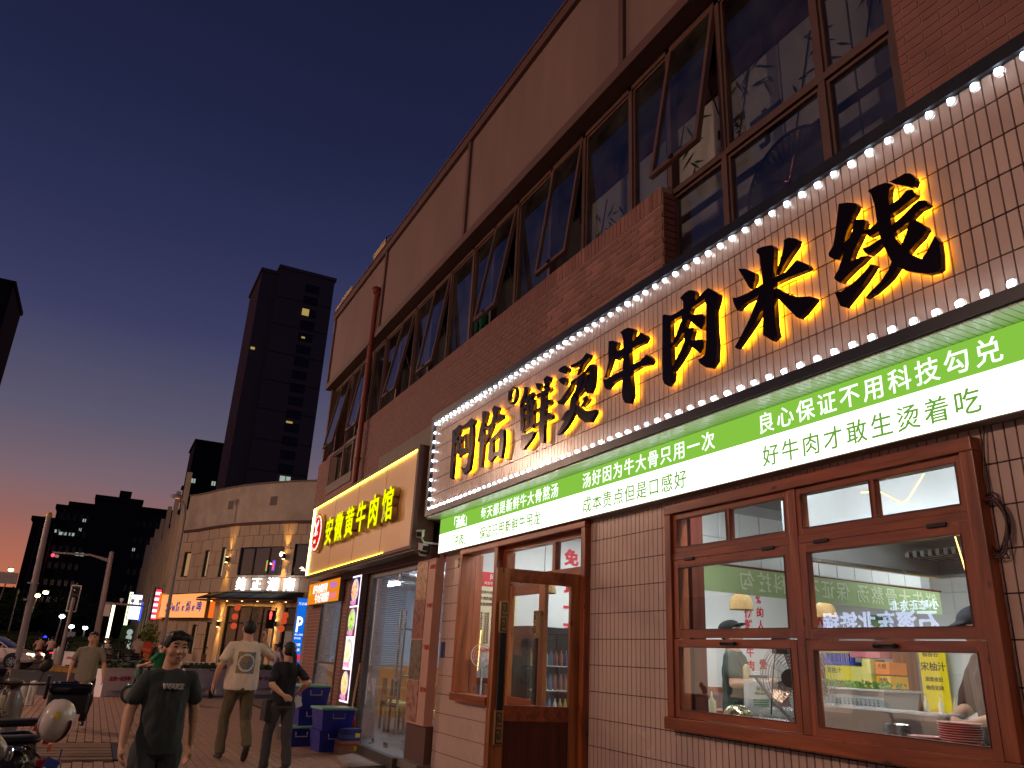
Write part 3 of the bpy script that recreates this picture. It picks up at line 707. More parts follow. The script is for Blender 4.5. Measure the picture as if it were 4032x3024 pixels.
LET = {'mi':[[[3719,4420],[3701,4438],[3652,4431],[3565,4402],[3542,4372],[3571,4145],[3577,4004],[3583,3776],[3573,3693],[3623,3672],[3668,3713],[3706,3746],[3688,3968],[3676,4149],[3683,4290],[3689,4378]],[[3913,4368],[3840,4336],[3751,4262],[3740,4241],[3750,4192],[3797,4151],[3824,4187],[3871,4288]],[[3454,4387],[3412,4387],[3350,4351],[3326,4323],[3344,4286],[3407,4245],[3498,4174],[3549,4156],[3534,4190],[3483,4281],[3455,4351]],[[3991,4160],[3950,4140],[3835,4132],[3689,4139],[3575,4142],[3465,4139],[3354,4184],[3270,4110],[3254,4078],[3275,4068],[3435,4085],[3561,4089],[3681,4089],[3747,4064],[3867,4061],[3944,4033],[3963,4062],[3984,4119]],[[3690,4134],[3624,4085],[3649,4013],[3762,3883],[3845,3822],[3944,3754],[3979,3737],[3995,3756],[3940,3805],[3838,3913],[3743,4041]],[[3577,4055],[3535,4042],[3480,3984],[3381,3913],[3273,3873],[3235,3847],[3233,3828],[3328,3770],[3380,3752],[3401,3770],[3457,3846],[3542,3959],[3580,4015]]],'xian4':[[[2970,4419],[2906,4393],[2845,4355],[2833,4329],[2846,4307],[2897,4258],[2949,4160],[2963,4124],[2990,4066],[3021,4028],[3054,4049],[3087,4084],[3088,4108],[3049,4142],[3027,4199],[3006,4286],[2981,4371]],[[2873,4250],[2803,4213],[2792,4184],[2807,4145],[2853,4084],[2899,4032],[2931,3973],[2848,3971],[2802,3953],[2853,3927],[2903,3914],[2977,3882],[3020,3859],[3052,3892],[3067,3918],[3028,3961],[2984,4035],[2970,4066],[2991,4105],[2958,4126],[2921,4137],[2891,4178]],[[2791,3891],[2764,3872],[2788,3843],[2851,3791],[2924,3742],[3010,3686],[3042,3708],[3060,3771],[3073,3817],[3026,3802],[2965,3813],[2904,3832],[2843,3859]],[[2598,4372],[2544,4368],[2491,4368],[2458,4349],[2434,4307],[2429,4281],[2446,4251],[2471,4258],[2510,4292],[2551,4321]],[[2753,4395],[2689,4396],[2625,4381],[2592,4354],[2615,4283],[2620,4176],[2624,4078],[2613,3992],[2586,3934],[2551,3869],[2515,3822],[2464,3776],[2427,3805],[2368,3877],[2350,3835],[2350,3752],[2361,3667],[2384,3657],[2446,3669],[2507,3704],[2569,3744],[2614,3791],[2658,3855],[2677,3917],[2699,3990],[2712,4069],[2716,4181],[2718,4276],[2732,4359]],[[2628,4217],[2555,4222],[2498,4253],[2465,4242],[2439,4193],[2456,4180],[2510,4170],[2564,4155],[2633,4146]],[[2812,4143],[2780,4131],[2731,4142],[2690,4167],[2691,4086],[2748,4078],[2786,4083],[2802,4109]],[[2845,4029],[2794,4018],[2708,4030],[2628,4080],[2546,4100],[2471,4139],[2435,4148],[2396,4129],[2380,4098],[2390,4082],[2436,4085],[2490,4061],[2555,4033],[2618,4021],[2694,3996],[2763,3966],[2801,3962],[2826,3988]],[[2515,4039],[2475,4045],[2416,3966],[2411,3942],[2445,3907],[2498,3883],[2545,3853],[2613,3799],[2673,3748],[2730,3721],[2797,3697],[2863,3691],[2823,3717],[2744,3753],[2683,3805],[2649,3859],[2588,3918],[2546,3967]]],'niu':[[[5650,4385],[5586,4369],[5513,4331],[5501,4307],[5537,4249],[5585,4196],[5650,4097],[5699,4053],[5716,4043],[5683,4097],[5651,4187],[5655,4290]],[[5577,4233],[5520,4234],[5378,4235],[5255,4250],[5149,4295],[5077,4240],[5056,4208],[5092,4174],[5210,4182],[5316,4175],[5456,4163],[5520,4154],[5569,4185]],[[5755,4031],[5682,4012],[5552,4027],[5425,4016],[5287,4030],[5153,4025],[5066,4057],[5003,4003],[4987,3970],[5011,3943],[5154,3969],[5317,3954],[5440,3954],[5583,3948],[5681,3910],[5715,3938]],[[5469,4411],[5409,4419],[5346,4413],[5269,4378],[5246,4350],[5269,4294],[5293,4215],[5324,4177],[5310,3980],[5288,3832],[5281,3737],[5326,3676],[5387,3697],[5422,3739],[5440,3792],[5433,3923],[5422,4112],[5417,4308],[5441,4381]]],'rou':[[[4832,4337],[4808,4337],[4715,4291],[4724,4226],[4723,4062],[4722,3884],[4707,3765],[4722,3709],[4781,3679],[4826,3714],[4849,3756],[4849,3926],[4842,4104],[4838,4241]],[[4728,4296],[4650,4289],[4572,4295],[4483,4295],[4397,4305],[4298,4343],[4251,4351],[4184,4295],[4136,4249],[4134,4223],[4151,4179],[4183,4123],[4187,3956],[4178,3837],[4196,3712],[4255,3670],[4310,3692],[4377,3746],[4402,3788],[4351,3788],[4315,3809],[4298,3912],[4289,4079],[4282,4206],[4296,4272],[4399,4261],[4485,4251],[4574,4237],[4704,4237],[4737,4222]],[[4600,4406],[4541,4428],[4478,4428],[4417,4398],[4400,4360],[4427,4308],[4468,4235],[4507,4180],[4554,4109],[4620,4044],[4712,4005],[4724,4027],[4656,4101],[4589,4193],[4560,4281],[4563,4363]],[[4512,4213],[4427,4188],[4332,4156],[4312,4131],[4319,4073],[4345,4023],[4396,4068],[4466,4137],[4507,4180]],[[4569,4114],[4529,4108],[4456,4083],[4448,4052],[4485,3979],[4538,3910],[4615,3849],[4706,3791],[4738,3801],[4678,3878],[4599,3948],[4559,4004],[4562,4067]],[[4510,3987],[4437,3970],[4343,3941],[4333,3916],[4342,3860],[4373,3829],[4429,3882],[4499,3940]]],'tang':[[[6598,4380],[6552,4402],[6460,4398],[6379,4345],[6397,4307],[6446,4300],[6538,4345]],[[6586,4277],[6515,4283],[6434,4255],[6431,4208],[6460,4179],[6532,4222]],[[6604,4045],[6533,4042],[6426,4099],[6331,4157],[6293,4167],[6329,4092],[6423,4033],[6520,3990],[6582,4012]],[[6350,4368],[6244,4358],[6131,4364],[6049,4401],[5980,4360],[5992,4327],[6091,4291],[6164,4234],[6219,4219],[6184,4283],[6148,4314],[6280,4319],[6335,4331]],[[6352,4185],[6237,4193],[6089,4211],[5999,4256],[5927,4243],[5900,4208],[5903,4122],[5918,4014],[5973,3957],[6036,3972],[6083,4021],[6029,4037],[5995,4119],[5979,4187],[6088,4179],[6217,4166],[6331,4135]],[[6200,4192],[6088,4179],[6122,4105],[6213,4038],[6286,3995],[6344,4001],[6251,4070]],[[6051,4167],[6006,4164],[6021,4086],[6101,4026],[6192,3990],[6248,3985],[6157,4053]],[[6344,4012],[6249,3995],[6218,3935],[6243,3859],[6334,3778],[6428,3718],[6524,3683],[6603,3684],[6527,3742],[6432,3813],[6359,3899]],[[6527,3821],[6455,3882],[6397,3899],[6414,3840],[6471,3802]],[[6117,3948],[6045,3954],[5999,3905],[6042,3877],[6114,3855],[6160,3878],[6097,3902]],[[6282,3900],[6207,3901],[6113,3824],[6004,3786],[5882,3768],[5881,3734],[5966,3666],[6072,3688],[6184,3761],[6242,3827]]],'xian1':[[[7362,4426],[7288,4404],[7250,4370],[7304,4314],[7370,4249],[7450,4199],[7422,4287],[7366,4343]],[[7360,4270],[7278,4283],[7164,4309],[7114,4260],[7203,4227],[7319,4218]],[[7442,4197],[7370,4202],[7341,4147],[7322,3933],[7337,3896],[7405,3912],[7418,4050]],[[7203,4227],[7122,4216],[7104,4142],[7111,3995],[7115,3878],[7168,3890],[7181,4047]],[[7413,4202],[7295,4211],[7156,4220],[7141,4169],[7290,4157],[7385,4153]],[[7378,4074],[7145,4086],[7142,4049],[7374,4033]],[[7292,4181],[7231,4176],[7210,3929],[7270,3932]],[[7390,3955],[7135,3956],[7127,3914],[7267,3897],[7372,3887]],[[7393,3857],[7263,3850],[7126,3852],[7084,3831],[7143,3777],[7252,3723],[7330,3684],[7392,3720],[7386,3787]],[[7114,4400],[7009,4369],[6984,4327],[7026,4293],[7074,4330]],[[6933,4393],[6858,4410],[6780,4369],[6798,4329],[6871,4282],[6925,4275],[6907,4327]],[[7080,4262],[6956,4250],[6849,4276],[6795,4271],[6749,4224],[6801,4206],[6953,4203],[7064,4200]],[[7078,4089],[6944,4088],[6839,4127],[6774,4120],[6740,4077],[6770,4058],[6920,4048],[7063,4040]],[[7132,3921],[6933,3934],[6786,3979],[6720,3929],[6722,3892],[6909,3894],[7106,3875]],[[6980,4268],[6886,4253],[6875,4025],[6892,3808],[6883,3686],[6914,3671],[6984,3741],[7002,3834],[6997,4057]]],'you':[[[8480,4427],[8359,4395],[8311,4357],[8368,4248],[8441,4150],[8518,4078],[8573,4052],[8532,4172],[8464,4311]],[[8516,4168],[8414,4170],[8372,4032],[8383,3845],[8403,3687],[8479,3714],[8502,3934]],[[8403,4193],[8219,4199],[8056,4222],[7967,4268],[7883,4227],[7878,4183],[8050,4170],[8214,4160],[8323,4135]],[[8201,4386],[8135,4411],[8004,4353],[8014,4324],[8086,4242],[8155,4133],[8252,4030],[8384,3959],[8340,4050],[8241,4154],[8160,4286]],[[8226,3999],[8132,4003],[8098,3738],[8168,3709],[8237,3754],[8226,3875]],[[8166,4011],[8032,4029],[7917,4070],[7847,4035],[7856,4001],[8026,3979],[8145,3954]],[[7940,4045],[7840,4021],[7831,3850],[7873,3698],[7953,3714],[7955,3877]],[[8168,3813],[7898,3799],[7889,3725],[8052,3759],[8169,3715]]],'a':[[[9440,4399],[9324,4400],[9301,4242],[9301,3967],[9310,3780],[9318,3701],[9404,3743],[9411,3921],[9412,4197]],[[9353,4393],[9208,4428],[9128,4353],[9191,4279],[9260,4235],[9147,4159],[9129,4061],[9194,4020],[9299,4046],[9240,4091],[9236,4158],[9334,4232],[9331,4276],[9257,4328],[9327,4342]],[[9177,4386],[8966,4389],[8813,4419],[8696,4363],[8719,4315],[8955,4325],[9149,4324]],[[8857,4342],[8754,4344],[8719,4176],[8727,3917],[8764,3731],[8928,3694],[9043,3810],[8902,3783],[8843,3836],[8841,4072]],[[9194,4259],[9111,4253],[9064,3986],[9141,3962]],[[9150,4235],[8958,4248],[8928,4198],[9124,4181]],[[9010,4230],[8926,4224],[8898,4018],[8969,3991]],[[9136,4062],[8927,4061],[8915,3989],[9105,3979]]]}
LAB = {'mi': '米', 'xian4': '线', 'niu': '牛', 'rou': '肉', 'tang': '烫', 'xian1': '鲜', 'you': '佑', 'a': '阿'}
for key, polys in LET.items():
    b = MB(); g = MB(); sd = MB()
    for i, pl in enumerate(polys):
        q = [(y / 1000 * 1.0066, 1.5 + (z / 1000 - 1.5) * 1.0066) for y, z in pl]
        cx = sum(p[0] for p in q) / len(q); cz = sum(p[1] for p in q) / len(q)
        b.prism(q, (0, 1, 0), (0, 0, 1), (1, 0, 0), (3.812 + .0012 * i, 0, 0), .042)
        k = .93
        g.prism([(cx + (y - cx) * k, cz + (z - cz) * k) for y, z in q], (0, 1, 0), (0, 0, 1), (1, 0, 0), (3.869 + .001 * i, 0, 0), .003)
    ch = b.build('character', m_letter, sg, label='black brush character ' + LAB[key])
    g.build('backlight', m_glow, ch)
    pin = MB()
    for i, pl in enumerate(polys):
        y, z = pl[0]; y2, z2 = pl[len(pl) // 2]
        yy, zz = (y * .8 + y2 * .2) / 1000, (z * .8 + z2 * .2) / 1000
        pin.tube([(3.85, yy, zz), (3.902, yy, zz)], .004, 5)
    pin.build('mounting_pin', m_black, ch)
rg = MB().lathe((3.79, 7.69, 4.42), [(.085, .02), (.108, .02), (.108, .06), (.085, .06)], 32, ax='x', ring=True)
rg = rg.build('registered_mark', m_letter, sg)
TX('R', .14, (3.786, 7.735, 4.37), FX, FY, m_letter, rg, ext=.03, bold=.006)
g = MB().lathe((3.862, 7.69, 4.42), [(.088, 0), (.104, 0), (.104, .004), (.088, .004)], 32, ax='x', ring=True); g.build('backlight', m_glow, rg)

# soffit under the sign
sof = MB()
for k in range(int((10.44 + 1) / .05)):
    y = -1 + k * .05
    sof.box(3.885, 4.2, y + .003, y + .047, 3.345, 3.358)
m_sof = MAT('white_ribbed_soffit', (236, 242, 236), r=.25, coat=.4)
sof.build('soffit_slat', m_sof, sg, kind='stuff')

# ------------------------------------------------------------------ green and white light box
lb = thing('slogan_light_box', 'glowing green and white light box with Chinese slogans above door and window', 'sign', (4.14, 5.7, 2.86))
MB().box(4.105, 4.195, -.5, 10.385, 2.862, 3.342).build('box_body', m_white, lb)
MB().box(4.095, 4.104, -.5, 10.38, 3.13, 3.34).build('green_face', m_lbgreen, lb)
MB().box(4.095, 4.104, -.5, 10.38, 2.866, 3.128).build('white_face', m_lbwhite, lb)
MB().box(4.09, 4.2, -.5, 10.39, 2.855, 2.862).build('edge_trim', m_gray, lb)
def slog(s, y0, z, pitch, mat, size=.165, bold=.0012):
    TX(s, size, (4.09, y0 + size / 2, z - size * .38), FX, FY, mat, lb, pitch=pitch, bold=bold, ext=.003)
zg, zw = 3.235, 2.985
TX('「汤底」', .17, (4.09, 9.95, zg - .07), FX, FY, m_lbtextw, lb, bold=.003, sx=.9)
TX('「牛肉」', .17, (4.09, 9.95, zw - .07), FX, FY, m_lbtextg, lb, bold=.001, sx=.9)
slog('每天都是新鲜牛大骨熬汤', 8.91, zg, .193, m_lbtextw); slog('汤好因为牛大骨只用一次', 6.48, zg, .198, m_lbtextw); slog('良心保证不用科技勾兑', 4.03, zg, .207, m_lbtextw)
slog('保证只用新鲜牛吊龙', 8.91, zw, .190, m_lbtextg, bold=.001); slog('成本贵点但是口感好', 6.47, zw, .197, m_lbtextg, bold=.001); slog('好牛肉才敢生烫着吃', 4.005, zw, .207, m_lbtextg, bold=.001)

# small things on the wall
cab = MB(); random.seed(5)
for k in range(5):
    pts = []
    for i in range(28):
        t = 2 * math.pi * i / 28
        pts.append((4.178 - .006 * k, 2.525 + (.07 + .012 * math.sin(k * 2.1)) * math.cos(t) + .006 * math.sin(3 * t + k), 2.325 + (.145 + .012 * math.cos(k * 1.7)) * math.sin(t) - .01 * k))
    cab.tube(pts, .005, 6, closed=True)
cab.tube([(4.17, 2.53, 2.47), (4.17, 2.535, 2.6), (4.18, 2.50, 2.86)], .005, 6); cab.tube([(4.17, 2.50, 2.2), (4.16, 2.47, 2.12)], .005, 6)
tag(cab.build('coiled_cable', MAT('dark_brown_cable', (70, 42, 44), r=.5), smooth=True), 'coil of dark brown cable hung on the tiles right of the kitchen window', 'cable')
cab = MB()
for k in range(3):
    cab.tube([(4.18, 9.80 + .025 * math.cos(2 * math.pi * i / 16) + .004 * k, 2.70 + .06 * math.sin(2 * math.pi * i / 16)) for i in range(16)], .004, 6, closed=True)
tag(cab.build('wire_loop', m_black, smooth=True), 'small loop of black wire on the tiles beside the narrow side window', 'wire')
for (loc, a, lab) in (((3.88, 10.55, 3.14), 150, 'upper white bullet security camera left of the slogan light box'), ((3.90, 10.72, 2.98), 200, 'lower white bullet security camera aimed down the street, on a bracket')):
    c = thing('security_camera', lab, 'camera', (loc[0] + .25, loc[1], loc[2]), 0)
    T = Matrix.Translation(loc) @ Matrix.Rotation(R(a), 4, 'Z') @ Matrix.Rotation(R(-12), 4, 'X')
    MB().bevbox(-.045, .045, -.02, .17, -.045, .045, .015, T).build('housing', m_white, c)
    MB().bevbox(-.052, .052, -.04, .18, .045, .055, .004, T).build('sunshield', m_white, c)
    MB().box(-.038, .038, .165, .174, -.035, .035, T).build('front_glass', m_black2, c)
    MB().tube([Vector(loc) + Vector((0, 0, -.04)), Vector(loc) + Vector((.05, 0, -.12)), Vector((4.2, loc[1], loc[2] - .12))], .016, 8).lathe((4.19, loc[1], loc[2] - .12), [(.045, -.02), (.045, .01)], 14, ax='x').build('bracket', m_white, c)
st = MB().box(4.192, 4.198, 10.12, 10.25, 1.48, 1.68)
st = tag(st.build('torn_sticker', MAT('blue_sticker_paper', (48, 66, 120), r=.6, var=.5, vs=30)), 'torn blue sticker on the tiles left of the narrow window', 'sticker')
# ------------------------------------------------------------------ noodle restaurant, inside
m_tube = EM('lit_ceiling_panel', (238, 246, 250), 30)
m_walltile = MAT('white_wall_tile', (212, 214, 212), r=.2, var=.03, vs=4)
m_floor = MAT('beige_floor_tile', (150, 135, 118), r=.35, var=.1, vs=3)
m_ceil = MAT('grey_ceiling', (112, 117, 116), r=.7, var=.05, vs=2)
m_cream2 = MAT('cream_plastic', (225, 215, 175), r=.45)
m_apron = MAT('apron_cream', (196, 178, 140), r=.8, var=.08, vs=10)
room = bld
YW = 10.22
MB().box(4.36, 11.9, 1.0, YW, .10, .15).build('floor', m_floor, room)
MB().box(4.36, 11.9, 1.0, YW, 3.30, 3.34).build('ceiling', m_ceil, room)
MB().box(4.36, 11.9, YW, YW + .1, .15, 3.3).build('wall', m_wallin, room)
MB().box(11.65, 11.75, 1.0, YW, .15, 3.3).build('wall', m_wallin, room)
MB().box(4.36, 11.9, 1.0, 1.1, .15, 3.3).build('wall', m_wallin, room)
MB().box(4.36, 4.38, 2.0, 2.5, .15, 3.3).box(4.36, 4.38, 5.35, 6.5, .15, 3.3).build('wall', m_wallin, room)
for x0, x1, y0, y1 in ((6.0, 7.2, 7.4, 7.7), (8.4, 9.6, 8.6, 8.9), (5.6, 6.8, 8.9, 9.2), (8.4, 9.6, 5.6, 5.9), (10.0, 11.2, 3.4, 3.7), (8.2, 9.0, 3.0, 3.4), (7.9, 9.1, 7.2, 7.5), (4.8, 5.1, 5.5, 6.3), (5.0, 5.8, 7.3, 7.6), (4.7, 5.3, 9.0, 9.3)):
    MB().box(x0, x1, y0, y1, 3.27, 3.299).build('ceiling_light', m_tube, room)  # the panel just inside the entrance is added to brighten the doorway
MB().box(4.385, 4.43, 2.7, 5.1, 2.89, 2.92).build('hidden_fill_light', EM('hidden_fill_light', (238, 246, 250), 85), room)  # hidden glowing strip added to brighten the things on the counter
MB().box(4.37, 4.46, 2.6, 5.15, 2.925, 2.95).build('fill_light_shield', m_white, room)  # unseen shield added to keep the strip's glow off the ceiling
# tiled bulkhead and back wall tiles
wt = MB().bevbox(-.147, .147, 0, .01, -.147, .147, .003, seg=1).mesh('wall_tile', m_walltile)
MB().box(4.4, 9.4, 6.64, 6.74, 2.58, 3.3).build('bulkhead', m_gray, room)
for i in range(16):
    for j in range(2): inst('wall_tile', wt, room, (4.57 + i * .3, 6.63, 2.73 + .3 * j))
bt = []
for i in range(20):
    for j in range(7): inst('wall_tile', wt, room, (11.64, 2.3 + i * .3, 1.15 + .3 * j), Matrix.Rotation(R(90), 4, 'Z'))
MB().box(4.4, 9.4, 6.60, 6.66, 2.55, 2.60).build('bulkhead_edge', m_wood_dk, room)
# dado rail on the party wall
MB().box(4.4, 11.6, YW - .03, YW, .15, 1.2).build('dado', MAT('striped_dado', (130, 96, 92), r=.6, var=.35, vs=30, stretch=(1, 1, .02)), room)
MB().box(4.4, 11.6, YW - .05, YW, 1.2, 1.25).build('dado_rail', m_woody, room)
def wtxt(ch, x, z, s, b=.004): TX(ch, s, (x - s / 2, YW - .006, z - s * .38), (1, 0, 0), (0, 0, 1), m_red, room, bold=b, ext=.003, name='wall_lettering')
for ch, z in (('%', 2.67), ('的', 2.46), ('人', 2.25), ('爱', 1.63)): wtxt(ch, 9.95, z, .17)
for ch, z in (('份', 2.43), ('鲜', 2.25), ('牛', 1.81), ('肉', 1.60)): wtxt(ch, 9.68, z, .17)
for ch, z in (('免', 3.0), ('费', 2.60), ('一', 2.27), ('百', 1.93)): wtxt(ch, 6.2, z, .25, .01)
wtxt('人', 11.35, 2.42, .34, .014)
TX('消火栓', .14, (11.15, YW - .006, 1.88), (1, 0, 0), (0, 0, 1), m_red, room, ext=.003)
TX('FIRE HYDRANT', .06, (11.13, YW - .006, 1.80), (1, 0, 0), (0, 0, 1), m_red, room, ext=.003)
# mirrored slogan reflection, put in as a solid pale green strip
bn = thing('slogan_reflection', 'pale green mirrored slogan reflection, modelled as a strip across the kitchen', 'banner', (7, 6.5, 2.27))
MB().box(4.5, 9.37, 6.50, 6.506, 2.28, 2.56).build('reflection_strip', MAT('pale_green_reflection', (150, 168, 118), r=.7, var=.05, vs=3), bn)
m_bt = MAT('pale_reflected_print', (196, 208, 170), r=.7)
TX('鲜牛大骨熬汤 保证不用科技勾', .22, (9.30, 6.496, 2.35), (-1, 0, 0), (0, 0, 1), m_bt, bn, pitch=.27, ext=.002, bold=.002)
MB().tube([(4.5, 6.503, 2.57), (9.4, 6.503, 2.57)], .012).build('rod', m_wood_dk, bn)
# range hood
hd = thing('range_hood', 'wide stainless steel range hood with filter louvres inside the kitchen', 'hood', (6.5, 4.3, 2.5))
MB().box(5.4, 7.5, 5.17, 5.2, 2.5, 3.0).box(7.47, 7.5, 3.0, 5.17, 2.5, 3.0).box(5.4, 5.43, 3.0, 5.17, 2.5, 3.0).box(5.43, 7.47, 3.0, 5.17, 2.78, 2.8).build('shell', MAT('satin_steel', (196, 200, 200), r=.45, metal=.25, var=.06, vs=4), hd)
for y in (3.6, 4.6): MB().box(5.9, 6.5, y - .04, y + .04, 2.755, 2.778).build('added_hood_fill', EM('added_hood_fill', (245, 248, 250), 14), hd)  # glowing strips added to lighten the inside of the hood
MB().box(5.43, 7.47, 5.08, 5.16, 2.47, 2.5).box(7.39, 7.46, 3.0, 5.08, 2.47, 2.5).build('gutter', m_steel, hd)
b = MB()
for k in range(26): b.box(6.9, 7.35, 3.05 + k * .08, 3.09 + k * .08, 2.62, 2.68)
b.build('filter_louvre', m_steel, hd, kind='stuff')
MB().box(6.0, 6.9, 3.9, 4.6, 3.0, 3.28).build('duct', m_steel, hd)
# warm LED strings
ws = MB().tube([(4.5, 3.6, 2.70), (4.5, 3.45, 2.68), (4.5, 3.3, 2.58), (4.5, 3.25, 2.6), (4.5, 3.12, 2.74)], .004, 6)
ws.tube([(4.5, 3.12, 2.86), (4.5, 2.98, 2.85), (4.5, 2.85, 2.72), (4.5, 2.7, 2.66)], .004, 6)
m_warm = EM('warm_led_string', (255, 196, 110), 5)
tag(ws.build('led_string', m_warm), 'thin warm white LED string draped behind the top panes', 'light string')
tag(MB().tube([(4.5, 2.98, 2.38), (4.52, 2.92, 1.95), (4.52, 2.75, 1.93), (4.5, 2.6, 1.94)], .004, 6).build('led_string', m_warm), 'warm LED string hanging down behind the right hand middle pane', 'light string')
tag(MB().tube([(4.5, 9.75, 2.75), (4.5, 9.77, 1.3)], .004, 6).tube([(4.5, 9.66, 1.85), (4.5, 9.70, 1.35)], .004, 6).build('led_string', m_warm), 'vertical warm LED strings behind the narrow side window', 'light string')
# bamboo lamps
m_ratt = MAT('woven_bamboo', (176, 140, 88), r=.7, var=.3, vs=45, bump=.6, bs=200)
for i, (x, y, z, lab) in enumerate(((7.47, 8.0, 2.36, 'woven bamboo dome lamp hanging left of the red wall characters'), (9.0, 8.0, 2.36, 'woven bamboo dome lamp hanging behind the middle of the right window'), (5.0, 8.9, 2.42, 'woven bamboo dome lamp seen through the door glass'))):
    t = thing('pendant_lamp', lab, 'lamp', (x, y, z - .12), group='woven bamboo lamps inside the restaurant')
    b = MB().lathe((x, y, z), [(.155, -.1), (.15, -.02), (.13, .05), (.08, .1), (.02, .12)], 24)
    b.f = [f for f in b.f if len(f) == 4]; b.build('shade', m_ratt, t, smooth=True)
    MB().tube([(x, y, z + .12), (x, y, 3.29)], .004, 5).build('cord', m_black, t)
# kitchen counter and shelves
MB().box(4.40, 5.15, 2.0, 6.2, .15, 1.08).build('counter', m_steel, room)
MB().box(4.38, 5.2, 1.9, 6.25, 1.08, 1.12).build('counter_top', m_steel, room)
MB().box(4.33, 4.46, 5.2, 5.24, 1.12, 2.8).build('wood_post', m_wood_dk, room)
MB().box(4.34, 4.445, 9.6, 9.66, .15, 2.8).build('wood_post', m_woodz, room)
MB().box(4.34, 4.40, 8.5, 9.7, .15, 1.0).build('low_wall', m_woodz, room)
MB().box(6.4, 9.6, 7.5, 8.0, 1.02, 1.06).box(6.45, 9.55, 7.55, 7.95, .15, 1.02).build('service_counter', m_woody, room)
# bowls
def bowl(name, c, r, h, n, dz, mat, lab, cat='bowls', rimm=None):
    t = thing(name, lab, cat, c)
    me = MB().lathe((0, 0, 0), [(r * .62, 0), (r * .95, h), (r, h), (r * .97, h - .006), (r * .6, .008)], 28).mesh('bowl', mat, True)
    for k in range(n): inst('bowl', me, t, (c[0], c[1], c[2] + k * dz))
    if rimm:
        me = MB().lathe((0, 0, 0), [(r * .97, h - .002), (r * 1.03, h), (r * 1.03, h + .004), (r * .97, h + .004)], 28).mesh('rim', rimm)
        for k in range(n): inst('rim', me, t, (c[0], c[1], c[2] + k * dz))
m_redp = MAT('red_melamine', (190, 22, 30), r=.25); m_pink = MAT('pale_pink_rim', (226, 170, 168), r=.3)
bowl('bowl_stack', (4.62, 3.19, 1.125), .115, .06, 8, .013, m_redp, 'stack of red bowls with pale rims on the counter at the right', rimm=m_pink)
bowl('bowl', (4.62, 3.42, 1.12), .10, .06, 1, .01, m_redp, 'single red bowl beside the stack of red bowls', 'bowl', rimm=m_pink)
bowl('steel_bowl_stack', (4.68, 3.66, 1.12), .085, .03, 9, .010, m_steel, 'stack of shiny steel bowls standing before the white tub')
t = MB().sph((4.78, 5.22, 1.16), (.115, .115, .085), 24, 14)
tag(t.build('upturned_bowl', MAT('brushed_brass_steel', (190, 175, 140), r=.22, metal=.9), smooth=True), 'upturned shiny steel bowl on the counter under the left window', 'bowl')
def tub(name, lab, x0, x1, y0, y1, z0, z1, mat, holes=False, tap=.05):
    t = thing(name, lab, 'tub', ((x0 + x1) / 2, (y0 + y1) / 2, z0))
    lo = [(x0 + tap, y0 + tap), (x1 - tap, y0 + tap), (x1 - tap, y1 - tap), (x0 + tap, y1 - tap)]; hi = [(x0, y0), (x1, y0), (x1, y1), (x0, y1)]
    b = MB(); vs = [(*p, z0) for p in lo] + [(*p, z1) for p in hi] + [(*(Vector(p) * .98 + Vector(((x0 + x1) / 2, (y0 + y1) / 2)) * .02), z1) for p in hi] + [(*(Vector(p) * .98 + Vector(((x0 + x1) / 2, (y0 + y1) / 2)) * .02), z0 + .01) for p in lo]
    fs = [(3, 2, 1, 0)] + [(i, (i + 1) % 4, 4 + (i + 1) % 4, 4 + i) for i in range(4)] + [(4 + i, 4 + (i + 1) % 4, 8 + (i + 1) % 4, 8 + i) for i in range(4)] + [(8 + i, 8 + (i + 1) % 4, 12 + (i + 1) % 4, 12 + i) for i in range(4)] + [(12, 13, 14, 15)]
    b.add(vs, fs); b.build('body', mat, t)
    r = MB(); e = .012
    r.box(x0 - e, x1 + e, y0 - e, y0 + .004, z1 - .012, z1 + .004).box(x0 - e, x1 + e, y1 - .004, y1 + e, z1 - .012, z1 + .004).box(x0 - e, x0 + .004, y0, y1, z1 - .011, z1 + .003).box(x1 - .004, x1 + e, y0, y1, z1 - .011, z1 + .003)
    r.build('rim', mat, t)
    if holes:
        h = MB()
        for i in range(22):
            for j in range(6): h.box(x0 + .004 + .001 * j, x0 + .03, y0 + .06 + i * (y1 - y0 - .12) / 22, y0 + .066 + i * (y1 - y0 - .12) / 22, z0 + .03 + j * .018, z0 + .04 + j * .018)
        h.build('slot', m_gray, t, kind='stuff')
m_tub = MAT('white_plastic', (225, 228, 226), r=.4)
tub('white_tub', 'long white ribbed plastic tub on the kitchen counter', 4.86, 5.12, 3.5, 4.55, 1.12, 1.30, m_tub)
tub('vegetable_basket', 'white slotted basket heaped with leafy greens', 5.2, 5.6, 4.15, 5.1, 1.22, 1.42, m_tub, holes=True, tap=.03)
gr = MB(); random.seed(11)
for i in range(700):
    c = Vector((random.uniform(5.22, 5.58), random.uniform(4.2, 5.05), 1.40 + random.uniform(0, .07)))
    a = Euler((random.uniform(0, 6), random.uniform(0, 6), random.uniform(0, 6))).to_matrix().to_4x4()
    T = Matrix.Translation(c) @ a; l = random.uniform(.015, .04)
    gr.add([(0, 0, 0), (.35 * l, .3 * l, .1 * l), (0, l, 0), (-.35 * l, .3 * l, .1 * l)], [(0, 1, 2, 3)], T)
m_green = MAT('leafy_green', (92, 140, 50), r=.5, var=.35, vs=40)
tag(gr.build('greens', m_green), 'heap of fresh green leaves in the slotted basket', 'greens', kind='stuff')
MB().box(5.2, 5.9, 3.2, 5.6, 1.18, 1.215).box(5.22, 5.88, 3.22, 5.58, .15, 1.18).build('counter', m_steel, room)
